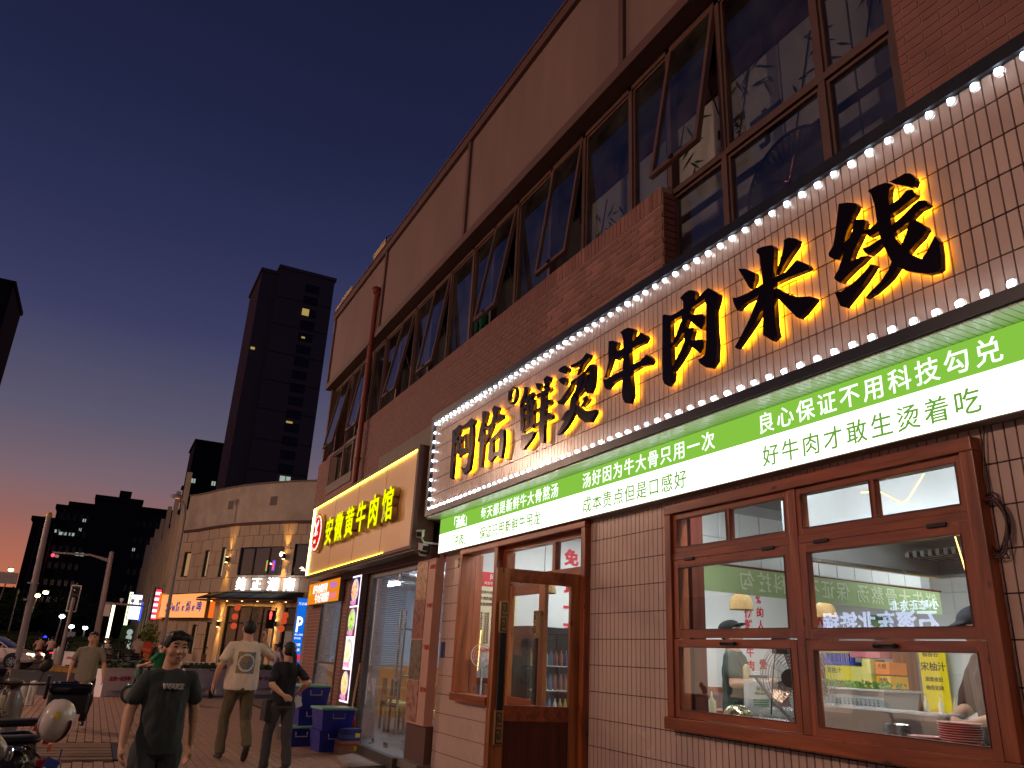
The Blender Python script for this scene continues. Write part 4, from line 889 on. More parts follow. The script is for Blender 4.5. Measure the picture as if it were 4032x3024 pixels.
for i, (x, y) in enumerate(((6.0, 4.22), (6.0, 4.08), (6.0, 3.95))):
    tag(MB().lathe((x + .5, y + .55, 1.1), [(.02, .12), (.022, .16), (.02, .22), (.007, .25), (.006, .28), (.012, .285), (.012, .29)], 12).build('sauce_bottle', m_cream2, smooth=True), ['cream sauce pump bottle, left of three by the juice cartons', 'middle one of three cream sauce pump bottles', 'cream sauce pump bottle, right of three'][i], 'bottle', 'sauce bottles in the kitchen')
tag(MB().lathe((4.72, 5.46, 1.12), [(.035, 0), (.035, .13), (.012, .16), (.004, .21)], 12).build('squeeze_bottle', m_cream2, smooth=True), 'cream squeeze bottle on the counter beside the wood post', 'bottle')
# big fan at the window
fn = thing('wall_fan', 'large black and chrome cage fan standing at the left kitchen window', 'fan', (4.85, 4.75, 1.12))
T = Matrix.Translation((4.82, 4.62, 1.47)) @ Matrix.Rotation(R(25), 4, 'Z')
cg = MB()
for r_ in [.06 + .0225 * k for k in range(11)]:
    for xx in (-.01, .12):
        cg.tube([T @ Vector((xx + (.05 if xx < 0 else -.05) * (r_ / .3) ** 2, r_ * math.cos(2 * math.pi * i / 36), r_ * math.sin(2 * math.pi * i / 36))) for i in range(36)], .0018, 4, closed=True)
for k in range(16):
    t = 2 * math.pi * k / 16
    cg.tube([T @ Vector((-.01 + .05 * (q / .3) ** 2, q * math.cos(t), q * math.sin(t))) for q in (.05, .15, .25, .29)], .0024, 4)
cg.build('cage', m_gray, fn)
b = MB(); b.lathe((0, 0, 0), [(.02, -.13), (.065, -.12), (.075, -.04), (.06, .0), (.02, .01)], 20, T, ax='x'); b.build('motor', m_black2, fn, smooth=True)
for k in range(3):
    b = MB(); T2 = T @ Matrix.Rotation(k * 2.094, 4, 'X') @ Matrix.Translation((.05, 0, 0)) @ Matrix.Rotation(.4, 4, 'Z')
    b.add([(0, -.03, .04), (0, .05, .05), (.01, .1, .2), (.0, .02, .25), (-.01, -.06, .2)], [(0, 1, 2, 3, 4)], T2); b.build('blade', m_steel, fn)
MB().bevbox(-.14, -.05, .0, .12, .17, .30, .01, T).build('switch_box', m_black2, fn)
MB().tube([(4.74, 4.83, 1.47), (4.72, 5.0, 1.47)], .012).tube([(4.76, 4.98, 1.47), (4.85, 4.9, 1.3), (4.87, 4.7, 1.14)], .014, 8).tube([(4.88, 4.4, 1.13), (4.84, 4.95, 1.13)], .016).build('bracket', m_gray, fn)
MB().tube([(4.71, 4.70, 1.64), (4.70, 4.72, 1.52), (4.70, 4.74, 1.4), (4.69, 4.76, 1.2)], .005, 6).build('cord', m_black, fn)
tag(MB().box(4.95, 5.15, 4.55, 5.6, 1.13, 1.15).build('steel_tray', m_steel), 'steel serving tray on the counter behind the fan', 'tray')
# shop goods on shelves at the back
shf = thing('drinks_shelf', 'brown shelf of stacked drinks against the back wall', 'shelf', (11.3, 9.3, .15))
for z in (.9, 1.2): MB().box(11.1, 11.62, 8.6, 10.1, z - .03, z).build('board', m_woody, shf)
for y in (8.6, 10.07): MB().box(11.1, 11.62, y, y + .03, .15, 2.2).build('upright', m_woodz, shf)
def carton(lab, x0, x1, y0, y1, z0, z1, col, txt=None, tc=(40, 30, 30), spot=None, name='drink_case', s=.1, cat='box'):
    m = MAT('print_' + name, col, r=.45, var=.05, vs=10)
    t = thing(name, lab, cat, ((x0 + x1) / 2, (y0 + y1) / 2, z0))
    MB().bevbox(x0, x1, y0, y1, z0, z1, .005).build('carton', m, t)
    if txt: TX(txt, s, (x0 - .004, y1 - .04, z1 - s * 1.1), (0, -1, 0), (0, 0, 1), MAT('ink_' + name, tc), t, ext=.002)
    if spot:
        MB().lathe((x0 - .003, (y0 + y1) / 2, z0 + (z1 - z0) * .38), [(.001, 0), (min(y1 - y0, z1 - z0) * .27, 0), (min(y1 - y0, z1 - z0) * .27, .003)], 20, ax='x').build('fruit_print', MAT('fruit_' + name, spot), t)
def cans(lab, x, y0, y1, z, n, body, tray, cap):
    t = thing('can_tray', lab, 'cans', (x, (y0 + y1) / 2, z))
    MB().box(x - .02, x + .15, y0, y1, z, z + .05).build('tray', MAT('tray', tray), t)
    me = MB().lathe((0, 0, 0), [(.03, 0), (.03, .12), (.022, .14), (.022, .145)], 12).mesh('can', MAT('can', body, r=.25, var=.2, vs=30), True)
    for i in range(n): inst('can', me, t, (x + .02, y0 + (i + .5) * (y1 - y0) / n, z + .05))
cans('tray of green bottles on top of the stacked drinks', 11.05, 9.30, 9.95, 1.86, 7, (40, 170, 90), (190, 160, 110), None)
cans('tray of blue cans below the green bottles', 11.05, 9.30, 9.95, 1.68, 7, (40, 70, 190), (40, 80, 190), None)
carton('yellow juice case, top of the left stack', 11.05, 11.4, 9.30, 9.92, 1.44, 1.67, (238, 226, 20), '双柚汁', spot=(240, 225, 120))
carton('yellow juice case in the middle of the left stack', 11.03, 11.4, 9.22, 9.86, 1.21, 1.43, (236, 222, 24), '双柚汁', spot=(90, 110, 70))
cans('upper tray of small red cans before the yellow cases', 10.7, 9.25, 9.75, 1.24, 7, (200, 40, 60), (190, 160, 130), None)
cans('lower tray of small red cans before the yellow cases', 10.7, 9.25, 9.75, 1.08, 7, (196, 30, 56), (190, 160, 130), None)
carton('tall pale yellow orange-print carton in the middle', 10.9, 11.3, 8.98, 9.26, 1.2, 1.66, (226, 218, 120), None, spot=(240, 160, 30))
carton('shorter pale yellow carton with orange fruit print', 10.85, 11.2, 8.85, 9.0, 1.2, 1.78, (232, 222, 128), None, spot=(230, 110, 30))
carton('orange snack box with black lettering, upper', 10.9, 11.3, 8.55, 8.80, 1.56, 1.74, (240, 130, 20), '大橙', s=.08)
carton('yellow orange snack box with black lettering, lower', 10.9, 11.3, 8.55, 8.80, 1.36, 1.54, (240, 180, 20), '冰畅', s=.08)
carton('red snack pouch box below the orange boxes', 10.85, 11.2, 8.5, 8.75, 1.14, 1.34, (200, 60, 40), None, spot=(240, 240, 240))
carton('box of pink snacks on the top of the goods', 10.9, 11.3, 8.7, 9.25, 1.80, 1.92, (210, 120, 130), None)
carton('grey green poster of a drink above the shelves', 11.55, 11.6, 9.0, 9.35, 2.12, 2.5, (120, 150, 90), '大橙冰畅', s=.08, name='poster', cat='poster')
rb = thing('roll_up_banner', 'bright yellow roll up banner with black Chinese characters', 'banner', (11.5, 8.25, .15))
MB().box(11.5, 11.51, 8.02, 8.46, .2, 1.96).build('sheet', MAT('yellow_banner', (250, 226, 10), r=.5), rb)
mk = MAT('banner_ink', (40, 50, 20))
TX('柚香谷', .09, (11.495, 8.40, 1.86), FX, FY, mk, rb); TX('宋柚汁', .14, (11.495, 8.45, 1.66), FX, FY, mk, rb, bold=.001)
TX('清雅依旧', .075, (11.495, 8.40, 1.5), FX, FY, mk, rb); TX('柚香如故', .075, (11.495, 8.40, 1.38), FX, FY, mk, rb)
MB().lathe((11.492, 8.24, .92), [(.001, 0), (.2, 0), (.2, .004)], 28, ax='x').build('fruit_print', MAT('fruit_yellow', (240, 190, 10)), rb)
bl = MAT('blue_notice', (150, 195, 225), r=.4)
for y, z, lab in ((7.1, 1.75, 'lower light blue notice on the white tiled wall'), (7.15, 2.25, 'upper light blue framed notice on the white tiled wall')):
    t = thing('wall_notice', lab, 'notice', (11.6, y, z - .3))
    MB().box(11.61, 11.62, y - .28, y + .28, z - .24, z + .24).build('sheet', bl, t); MB().box(11.6, 11.608, y - .22, y + .22, z - .17, z + .15).build('print', MAT('notice_print', (205, 215, 212)), t)
    MB().box(11.6, 11.608, y - .28, y + .28, z + .18, z + .24).build('header', MAT('notice_blue', (40, 70, 170)), t)
# door side: fridge, menu, fans
fg = thing('drinks_fridge', 'dark drinks fridge with glass door seen through the entrance', 'fridge', (5.42, 9.6, .15))
MB().box(5.02, 5.06, 9.3, 9.9, .15, 1.93).box(5.80, 5.84, 9.3, 9.9, .15, 1.93).box(5.06, 5.80, 9.86, 9.9, .15, 1.93).box(5.06, 5.8, 9.3, 9.86, 1.85, 1.93).box(5.06, 5.8, 9.3, 9.86, .15, .5).build('cabinet', m_black2, fg)
MB().box(5.07, 5.79, 9.31, 9.316, .5, 1.85).build('glass_door', m_glass, fg)
MB().box(5.08, 5.09, 9.6, 9.85, .5, 1.85).build('light_strip', EM('fridge_light', (230, 240, 250), 2.5), fg)
for z in (.85, 1.15, 1.45):
    MB().box(5.07, 5.79, 9.35, 9.8, z - .008, z).build('shelf', m_white, fg)
    for i in range(9):
        c = random.choice(((70, 110, 70), (170, 150, 80), (80, 90, 130), (140, 80, 70), (190, 190, 190)))
        b = MB().lathe((5.12 + i * .078, 9.42, z), [(.027, 0), (.027, .13), (.01, .17), (.01, .2)], 10); b.build('bottle', MAT('drink', c, r=.2), fg, smooth=True)
MB().tube([(5.95, 9.2, .15), (5.80, 9.1, 3.2)], .018, 8)
tag(MB().tube([(5.95, 8.6, .15), (5.78, 8.6, 3.25)], .014, 8).build('pole', m_wood_dk), 'thin dark pole standing inside behind the open door', 'pole')
mn = thing('menu_board', 'red and cream menu board on the wall behind the narrow side window', 'menu', (5.0, 10.2, 1.6))
MB().box(4.66, 5.3, YW - .012, YW - .004, 1.62, 2.66).build('board', MAT('menu_cream', (214, 202, 168), r=.5), mn)
MB().box(4.66, 5.3, YW - .016, YW - .012, 2.46, 2.66).build('header', MAT('menu_red', (205, 30, 45)), mn); MB().box(4.66, 5.3, YW - .016, YW - .012, 1.60, 1.63).build('footer', m_red, mn)
TX('阿佑', .09, (4.84, YW - .018, 2.56), (1, 0, 0), (0, 0, 1), m_white, mn); TX('鲜烫牛肉米线', .045, (4.76, YW - .018, 2.49), (1, 0, 0), (0, 0, 1), m_white, mn)
for i, s in enumerate(('鲜烫牛肉米线', '牛肉炸酱米线', '番茄双拼米线')): TX(s, .05, (4.70, YW - .018, 2.36 - i * .08), (1, 0, 0), (0, 0, 1), mk, mn)
for i in range(12): TX(random.choice(('肥牛', '牛丸', '炸蛋', '牛肚', '平菇')) + '  元/份', .035, (4.70, YW - .018, 2.08 - i * .035), (1, 0, 0), (0, 0, 1), mk, mn)
f2 = thing('desk_fan', 'small white fan on the sill of the narrow side window', 'fan', (4.4, 9.42, 1.0))
T = Matrix.Translation((4.42, 9.42, 1.53)) @ Matrix.Rotation(R(55), 4, 'Z')
b = MB()
for r_ in (.02, .05, .08, .11, .14): b.tube([T @ Vector((0, r_ * math.cos(2 * math.pi * i / 28), r_ * math.sin(2 * math.pi * i / 28))) for i in range(28)], .003 if r_ < .13 else .008, 5, closed=True)
for k in range(12): b.tube([T @ Vector((0, 0, 0)), T @ Vector((0, .14 * math.cos(k * .5236), .14 * math.sin(k * .5236)))], .002, 4)
b.build('cage', m_white, f2); MB().tube([(4.43, 9.42, 1.4), (4.43, 9.42, 1.02)], .012).lathe((4.43, 9.42, 1.0), [(.06, 0), (.06, .02)], 16).build('stand', m_white, f2)
tag(MB().bevbox(4.38, 4.5, 9.2, 9.28, 1.0, 1.2, .005).build('tissue_box', MAT('brown_box', (120, 84, 60))), 'brown box of straws on the sill beside the small white fan', 'box')
tag(MB().lathe((4.44, 9.08, 1.0), [(.05, 0), (.05, .12), (.04, .14)], 16).build('jar', MAT('yellow_lid_jar', (220, 190, 60), r=.3), smooth=True), 'yellow jar on the sill of the narrow side window', 'jar')
MB().box(4.36, 4.6, 8.62, 9.6, .96, 1.0).build('sill', m_woody, room)

# ------------------------------------------------------------------ signs across the street (mirrored in the shop windows)
opp = thing('shop_row_opposite', 'low dark shop row across the street with white lit shop names', 'building', (-24, 20, 0))
MB().box(-30, -22.2, 2, 44, 0, 7.5).build('wall', m_mortar, opp); MB().box(-22.2, -22.0, 3, 43, 3.2, 5.4).build('sign_band', m_black2, opp)
for k in range(9): MB().box(-22.2, -22.12, 4 + k * 4.4, 7.4 + k * 4.4, .2, 3.0).build('shop_window', EM('lit_shop_window', (255, 220, 190), 1.3), opp)
m_opp = EM('white_sign_letters', (196, 210, 255), 9)
def osign(s, y, z, size, pitch, bold): TX(s, size, (-21.95, y, z), (0, 1, 0), (0, 0, 1), m_opp, opp, pitch=pitch, bold=bold, ext=.05)
osign('石滚东北铁锅', 21.2, 3.6, .95, 1.02, .02); osign('小味正东北', 21.1, 4.45, .42, .5, .008)
osign('巫酒', 38.0, 4.0, .9, 1.0, .02)
# ------------------------------------------------------------------ ground
m_asph = MAT('asphalt', (62, 58, 58), r=.75, var=.25, vs=1.5, bump=.3, bs=60)
m_pave = MAT('brick_paver', (142, 112, 94), r=.6, var=.2, vs=5, rand=.18, bump=.3, bs=60)
m_pjoint = MAT('paver_joint', (26, 21, 19), r=.9, var=.2, vs=10)
MB().quad((-400, -60, -.06), (400, -60, -.06), (400, 600, -.06), (-400, 600, -.06)).build('ground', m_asph, kind='structure')
swp = [(-2.6, -8), (4.3, -8), (4.3, 24.2), (6.5, 31.0), (0.2, 24.9), (-1.3, 24.2), (-2.6, 21)]
swp = [(-2.6, -8), (4.3, -8), (4.3, 26.0), (0.0, 25.6), (-1.2, 24.4), (-2.6, 21)]
b = MB(); b.prism(swp, (1, 0, 0), (0, 1, 0), (0, 0, 1), (0, 0, -.05), .04)
b.build('pavement', m_pjoint, kind='structure')
sw = bpy.data.objects['pavement']
# tree-pit boards occupy a patch near the scooters
PIT = (-.75, .62, 12.35, 14.3)
pm = MB().bevbox(-.0535, .0535, -.115, .115, -.01, .012, .004, seg=1).mesh('paver', m_pave)
L = []
for i in range(-21, 36):
    for j in range(30, 108):
        x, y = i * .12, j * .24 + (.12 if i % 2 else 0)
        if x > 3.55 and y > 10.4 and y < 14: pass
        if not (-2.5 < x < 4.2 and y < 25.4 + x * .05): continue
        if x < -1.2 and y > 24.4 + (x + 1.2) * 2.4: continue
        if PIT[0] - .06 < x < PIT[1] + .06 and PIT[2] - .12 < y < PIT[3] + .12: continue
        r = y / max(x, .01)
        vis = -.22 * y < x < 4.2 and y > 9.2
        L.append((0 if vis else 1, y, x))
L.sort()
cut = MB(); sw['kind'] = 'structure'
for n_, (v, y, x) in enumerate(L):
    dz = random.uniform(-.002, .002)
    if n_ < 300: inst('paver', pm, sw, (x, y, -.006 + dz), Matrix.Rotation(random.uniform(-.012, .012), 4, 'Z'))
    else: cut.box(x - .0535, x + .0535, y - .115, y + .115, -.012 + dz, .006 + dz)
cut.build('paver', m_pave, sw, kind='stuff')
kb = MB()
for (a, c) in (((4.3, 26.02), (0, 25.62)), ((0, 25.62), (-1.2, 24.42)), ((-1.2, 24.42), (-2.6, 21)), ((-2.6, 21), (-2.6, -8))):
    a, c = Vector((*a, 0)), Vector((*c, 0)); d = c - a; n = max(1, int(d.length / .8)); nn = Vector((d.y, -d.x, 0)).normalized() * -.12
    for i in range(n):
        p, q = a + d * (i / n) + d.normalized() * .01, a + d * ((i + 1) / n) - d.normalized() * .01
        poly = [(p.x, p.y), (q.x, q.y), (q.x + nn.x, q.y + nn.y), (p.x + nn.x, p.y + nn.y)]
        kb.prism(poly, (1, 0, 0), (0, 1, 0), (0, 0, 1), (0, 0, -.08), .088)
kb.build('kerb', MAT('granite_kerb', (128, 116, 106), r=.7, var=.15, vs=8), kind='structure')
pit = thing('slatted_ground_cover', 'weathered slatted board cover set flush in the brick paving beside the scooters', 'grate', (0, 13.3, 0))
n = 6
for k in range(n):
    y0 = PIT[2] + k * (PIT[3] - PIT[2]) / n
    MB().box(PIT[0], PIT[1] - .09, y0 + .028, y0 + (PIT[3] - PIT[2]) / n - .028, -.012, .012 + random.uniform(0, .004)).build('slat', MAT('weathered_board', (112, 84, 66), r=.8, var=.25, vs=4) if k == 0 else bpy.data.materials['weathered_board'], pit)
MB().box(PIT[1] - .08, PIT[1], PIT[2], PIT[3], -.012, .016).build('edge_bar', m_black2, pit)
# plaza before the corner building
MB().prism([(7.0, 33.5), (60, 26), (60, 62), (3.0, 130), (1.6, 130), (3.2, 57), (4.2, 46.5)], (1, 0, 0), (0, 1, 0), (0, 0, 1), (0, 0, 0), .40).build('plaza', MAT('plaza_stone', (150, 120, 96), r=.55, var=.12, vs=2), kind='structure')
MB().prism([(6.7, 32.9), (60, 25), (60, 26), (7.0, 33.5), (4.2, 46.5), (3.85, 46.4)], (1, 0, 0), (0, 1, 0), (0, 0, 1), (0, 0, 0), .2).build('plaza_step', MAT('step_stone', (120, 104, 92), r=.6, var=.12, vs=2), kind='structure')
MB().box(4.3, 12, 18.1, 26, -.05, .02).build('side_pavement', MAT('side_paving', (112, 90, 78), r=.7, var=.2, vs=3), kind='structure')

# ------------------------------------------------------------------ neighbouring beef restaurant (same building)
m_alu = MAT('grey_aluminium', (104, 100, 98), r=.4, metal=.5, var=.1, vs=5)
nb = bld
# masonry piers
def pier(y0, y1, z0=0, z1=3.2, x=4.15, lim=0): 
    MB().box(x + .006, x + .3, y0, y1, z0, z1).build('brick_backing', m_mortar, nb)
    c = MB(); nz = int((z1 - z0) / .069)
    for j in range(nz):
        y = y0 - (.12 if j % 2 else 0); z = z0 + .034 + j * .069
        while y < y1:
            a, b_ = max(y + .004, y0), min(y + .236, y1)
            if b_ - a > .02: c.box(x, x + .02, a, b_, z - .0295, z + .0295)
            y += .24
    c.build('brick', m_brick, nb, kind='stuff')
pier(13.56, 14.0); pier(16.95, 18.1); pier(14.9, 15.3); pier(10.32, 10.55, 2.8, 3.36, x=4.19)
MB().box(4.13, 4.3, 14.0, 14.9, 0, 3.0).build('pilaster', m_trimb, nb)
MB().box(4.05, 4.35, 10.6, 16.95, 2.80, 3.0).build('beam', m_trimb, nb)
MB().box(4.2, 4.5, 15.3, 16.95, .0, .55).build('low_wall', m_brick, nb)
MB().box(4.2, 4.5, 10.32, 18.1, 3.0, 3.3).build('wall', m_trimb, nb)
MB().box(4.0, 12, 10.3, 18.0, .06, .165).build('shop_floor', MAT('grey_floor', (120, 116, 112), r=.3, var=.1, vs=2), nb)
MB().box(3.93, 4.4, 11.05, 13.56, -.02, .16).build('threshold', MAT('threshold_stone', (70, 68, 66), r=.5, var=.2, vs=5), nb)
for a in ((4.12, 4.2, 13.44, 13.56, .16, 2.80), (4.12, 4.2, 11.08, 11.14, .16, 2.80), (4.12, 4.2, 11.14, 13.44, 2.72, 2.80), (4.13, 4.19, 15.3, 15.36, .55, 2.8), (4.13, 4.19, 16.89, 16.95, .55, 2.8), (4.13, 4.19, 15.36, 16.89, .55, .60), (4.13, 4.19, 15.36, 16.89, 1.25, 1.29)):
    MB().box(*a).build('shopfront_frame', m_alu, nb)
def gdoor(y0, y1):
    d = MB().box(4.15, 4.162, y0, y1, .18, 2.70).build('glass_door', m_glass, nb)
    MB().box(4.148, 4.164, y0 + .001, y0 + .08, .181, .25).box(4.148, 4.164, y1 - .08, y1 - .001, .181, .25).box(4.148, 4.164, y0 + .001, y0 + .1, 2.62, 2.699).build('patch_fitting', m_steel, d)
    return d
d1_ = gdoor(12.05, 12.7); d2_ = gdoor(11.15, 12.04)
MB().box(4.15, 4.162, 12.72, 13.43, .18, 2.70).build('glass_panel', m_glass, nb)
MB().box(4.15, 4.162, 15.36, 16.89, .60, 2.79).build('glass_panel', m_glass, nb)
for y, d in ((11.60, d2_), (11.40, d2_)):
    h_ = MB().tube([(4.06, y, .88), (4.06, y, 2.12)], .019, 12)
    for z in (1.2, 1.85): h_.tube([(4.06, y, z), (4.15, y, z)], .01, 8)
    h_.build('pull_handle', m_steel, d, smooth=True)
h_ = MB().tube([(4.25, 11.5, .88), (4.25, 11.5, 2.12)], .019, 12).tube([(4.25, 11.5, 1.2), (4.16, 11.5, 1.2)], .01, 8).tube([(4.25, 11.5, 1.85), (4.16, 11.5, 1.85)], .01, 8); h_.build('pull_handle', m_steel, d2_, smooth=True)
# blinds
slat = MB().box(-.014, .014, -.68, .68, -.001, .001, Matrix.Rotation(R(28), 4, 'Y')).mesh('blind_slat', MAT('pale_blue_blind', (186, 196, 210), r=.5))
slat2 = MB().box(-.014, .014, -.76, .76, -.001, .001, Matrix.Rotation(R(28), 4, 'Y')).mesh('blind_slat', bpy.data.materials['pale_blue_blind'])
for nm, me, y, z0, z1 in (('right', slat, 12.78, 1.30, 2.76), ('left', slat2, 16.12, 1.28, 2.76)):
    t = thing('venetian_blind', 'grey blue slatted blind half lowered behind the ' + ('glass door' if nm == 'right' else 'narrow glass panel under the orange sign'), 'blind', (4.3, y, z0), group='blinds of the neighbouring restaurant')
    k = z0
    while k < z1: inst('blind_slat', me, t, (4.3, y, k)); k += .034
    MB().box(4.27, 4.33, y - .76, y + .76, z0 - .03, z0 - .01).build('bottom_rail', m_white, t)
# interior of the neighbour
m_nwall = MAT('pale_blue_wall', (188, 196, 205), r=.6, var=.04, vs=2); m_orange = MAT('orange_dado', (196, 130, 60), r=.5, var=.08, vs=4)
MB().box(9.0, 9.1, 10.4, 18.0, .16, 3.0).build('wall', m_nwall, nb); MB().box(8.97, 9.0, 10.4, 18.0, .16, 1.25).build('dado', m_orange, nb)
MB().box(4.4, 9.1, 17.9, 18.0, .16, 3.0).build('wall', m_nwall, nb); MB().box(4.4, 9.0, 17.87, 17.9, .16, 1.25).build('dado', m_orange, nb)
MB().box(4.4, 9.1, 10.33, 10.4, .16, 3.0).build('wall', m_nwall, nb)
MB().box(4.3, 9.1, 10.3, 18.0, 2.92, 2.99).build('ceiling', m_wallin, nb)
for x, y in ((5.3, 12.0), (5.3, 13.8), (7.2, 12.5), (7.2, 15.2), (5.4, 16.3)):
    MB().box(x - .04, x + .04, y - .5, y + .5, 2.86, 2.90).build('tube_light', m_tube2 if 'm_tube2' in globals() else globals().setdefault('m_tube2', EM('lit_tube', (225, 235, 255), 60)), nb)
m_pine = MAT('pale_beech', (176, 136, 92), r=.4, var=.1, vs=10); m_cush = MAT('cream_yellow_cushion', (214, 196, 120), r=.6)
def ntable(x, y, lab):
    t = thing('dining_table', lab, 'table', (x, y, .165))
    MB().bevbox(x - .35, x + .35, y - .55, y + .55, .90, .93, .01).build('table_top', m_pine, t)
    for sx in (-1, 1):
        for sy in (-1, 1): MB().box(x + sx * .3 - .02, x + sx * .3 + .02, y + sy * .48 - .02, y + sy * .48 + .02, .165, .90).build('leg', m_pine, t)
ntable(5.6, 12.2, 'beech table nearest the glass door of the neighbouring restaurant'); ntable(5.9, 14.6, 'beech table further back behind the slatted blind')
nch = thing('dining_chair', 'beech chair with yellow cushion, nearest the pull handles', 'chair', (0, 0, 0), group='beech chairs inside the neighbouring restaurant')
MB().bevbox(-.21, .21, -.2, .2, .43, .47, .01).build('seat', m_pine, nch, local=True); MB().bevbox(-.2, .2, -.19, .19, .47, .51, .02).build('cushion', m_cush, nch, local=True)
for sx, sy, h in ((-1, -1, .43), (1, -1, .43), (-1, 1, .9), (1, 1, .9)): MB().box(sx * .18 - .018, sx * .18 + .018, sy * .18 - .018, sy * .18 + .018, 0, h).build('leg', m_pine, nch, local=True)
MB().bevbox(-.2, .2, .165, .195, .62, .90, .01).build('backrest', m_pine, nch, local=True)
cl = ['beech chair with yellow cushion facing the table by the glass door', 'beech chair behind the glass, tucked at the far side of the first table', 'beech chair at the far table behind the blind', 'beech chair left of the far table, its back to the street']
nch.matrix_world = Matrix.Translation((4.95, 11.7, .165)) @ Matrix.Rotation(R(80), 4, 'Z')
for (x, y, a), lb_ in zip(((4.95, 12.5, 100), (6.3, 12.1, -90), (5.2, 14.3, 90), (5.25, 15.0, 85)), cl): copy_thing(nch, (x, y, .165), R(a), lb_)

# yellow edged sign
ys = thing('yellow_beef_sign', 'tan panel sign edged with yellow light reading five yellow characters and a round red badge', 'sign', (3.9, 13.9, 2.95))
m_tanp = MAT('tan_sign_panel', (222, 170, 104), r=.38, var=.06, vs=1.2)
MB().box(3.80, 4.1, 10.72, 17.13, 2.98, 4.40).build('sign_panel', m_tanp, ys)
f_ = MB(); f_.box(3.77, 4.1, 10.64, 10.72, 2.93, 4.47).box(3.77, 4.1, 10.72, 17.20, 2.93, 2.98).box(3.77, 4.1, 10.72, 17.20, 4.42, 4.47)
f_.build('sign_frame', m_trimb, ys)
m_yel = EM('yellow_led_edge', (255, 232, 60), 16); m_yel2 = EM('yellow_white_led_edge', (255, 250, 150), 9)
MB().box(3.782, 3.80, 10.75, 17.12, 4.404, 4.418).build('led_edge', m_yel, ys); MB().box(3.785, 3.80, 12.0, 17.12, 2.983, 2.992).build('led_edge', m_yel, ys)
MB().box(3.775, 4.1, 17.14, 17.20, 2.98, 4.42).build('led_edge', m_yel2, ys)
for y in (12.2, 13.8, 15.4): MB().box(3.797, 3.80, y - .003, y + .003, 2.99, 4.4).build('panel_joint', m_trimb, ys)
m_yface = EM('yellow_lit_letter', (238, 244, 0), 1.15); m_yret = MAT('cream_letter_return', (170, 140, 96), r=.4)
for i, ch in enumerate('安徽黄牛肉馆'):
    y = 15.52 - i * .715; z = 3.45 + .0 * i
    o = TX(ch, .56, (3.735, y, z + .045), FX, FY, m_yret, ys, name='character', ext=.09, bold=.012, label='letter case of ' + ch)
    o2 = TX(ch, .56, (3.684, y, z + .045), FX, FY, m_yface, ys, name='lit_face', ext=.006, bold=.01)
    o2.parent = o
lg = MB().lathe((3.72, 16.38, 3.80), [(.40, 0), (.40, .06)], 40, ax='x').build('badge', m_yret, ys)
for r0, xx, mt in ((.395, 3.714, EM('badge_red_rim', (225, 30, 30), 1.0)), (.365, 3.708, EM('badge_white', (255, 245, 235), 1.4)), (.31, 3.702, EM('badge_red', (222, 30, 14), 1.0))):
    MB().lathe((xx, 16.38, 3.80), [(r0, 0), (r0, .005)], 40, ax='x').build('badge_disc', mt, lg)
sc_ = MB()
for k in range(20):
    t = 2 * math.pi * k / 20; sc_.lathe((3.700, 16.38 + .31 * math.cos(t), 3.80 + .31 * math.sin(t)), [(.035, 0), (.035, .003)], 10, ax='x')
sc_.build('scallop', bpy.data.materials['badge_red'], lg)
m_bw = EM('badge_mark_white', (255, 250, 245), 1.3)
bh = MB()
for s in (-1, 1): bh.tube([(3.69, 16.38 + s * .02, 3.93), (3.69, 16.38 + s * .1, 3.96), (3.69, 16.38 + s * .135, 4.05)], [.022, .018, .006], 6)
bh.prism([(-.07, .13), (.07, .13), (.045, .0), (.03, -.07), (-.03, -.07), (-.045, .0)], (0, 1, 0), (0, 0, 1), (1, 0, 0), (3.685, 16.38, 3.80), .01)
bh.build('ox_head_mark', m_bw, lg)
TX('黄', .09, (3.69, 16.56, 3.74), FX, FY, m_bw, lg); TX('记', .09, (3.69, 16.29, 3.74), FX, FY, m_bw, lg); TX('杨记', .085, (3.69, 16.47, 3.585), FX, FY, m_bw, lg)
MB().box(3.80, 4.2, 10.66, 17.1, 2.90, 2.93).build('sign_underside', m_conc, ys)
MB().box(3.93, 4.2, 10.6, 13.2, 4.47, 4.8).build('concrete_ledge', m_conc, ys)

# orange light box
ob = thing('orange_light_box', 'small orange light box with white and violet writing under the yellow edged sign', 'sign', (4.05, 16.5, 2.38))
MB().box(4.03, 4.12, 15.22, 17.78, 2.40, 2.86).build('box_body', m_alu, ob)
MB().box(4.022, 4.03, 15.24, 17.76, 2.415, 2.845).build('lit_face', EM('orange_face', (240, 138, 24), 1.0), ob)
mw2 = EM('white_print_lit', (255, 248, 240), 1.3); mv2 = EM('violet_print_lit', (190, 120, 200), 1.0)
TX('鲜牛肉类系列', .19, (4.018, 17.35, 2.64), FX, FY, mw2, ob, bold=.006, shear=.1, sx=1.05); TX('牛大骨类招牌', .19, (4.018, 17.1, 2.45), FX, FY, mw2, ob, bold=.006, shear=.1)
TX('安徽黄牛', .13, (4.018, 15.92, 2.68), FX, FY, mv2, ob, bold=.004); TX('正宗牛肉', .13, (4.018, 15.92, 2.48), FX, FY, EM('pink_print_lit', (240, 130, 150), 1.0), ob, bold=.004)
TX('汤', .14, (4.018, 17.65, 2.6), FX, FY, EM('lime_print_lit', (200, 210, 40), 1.0), ob)
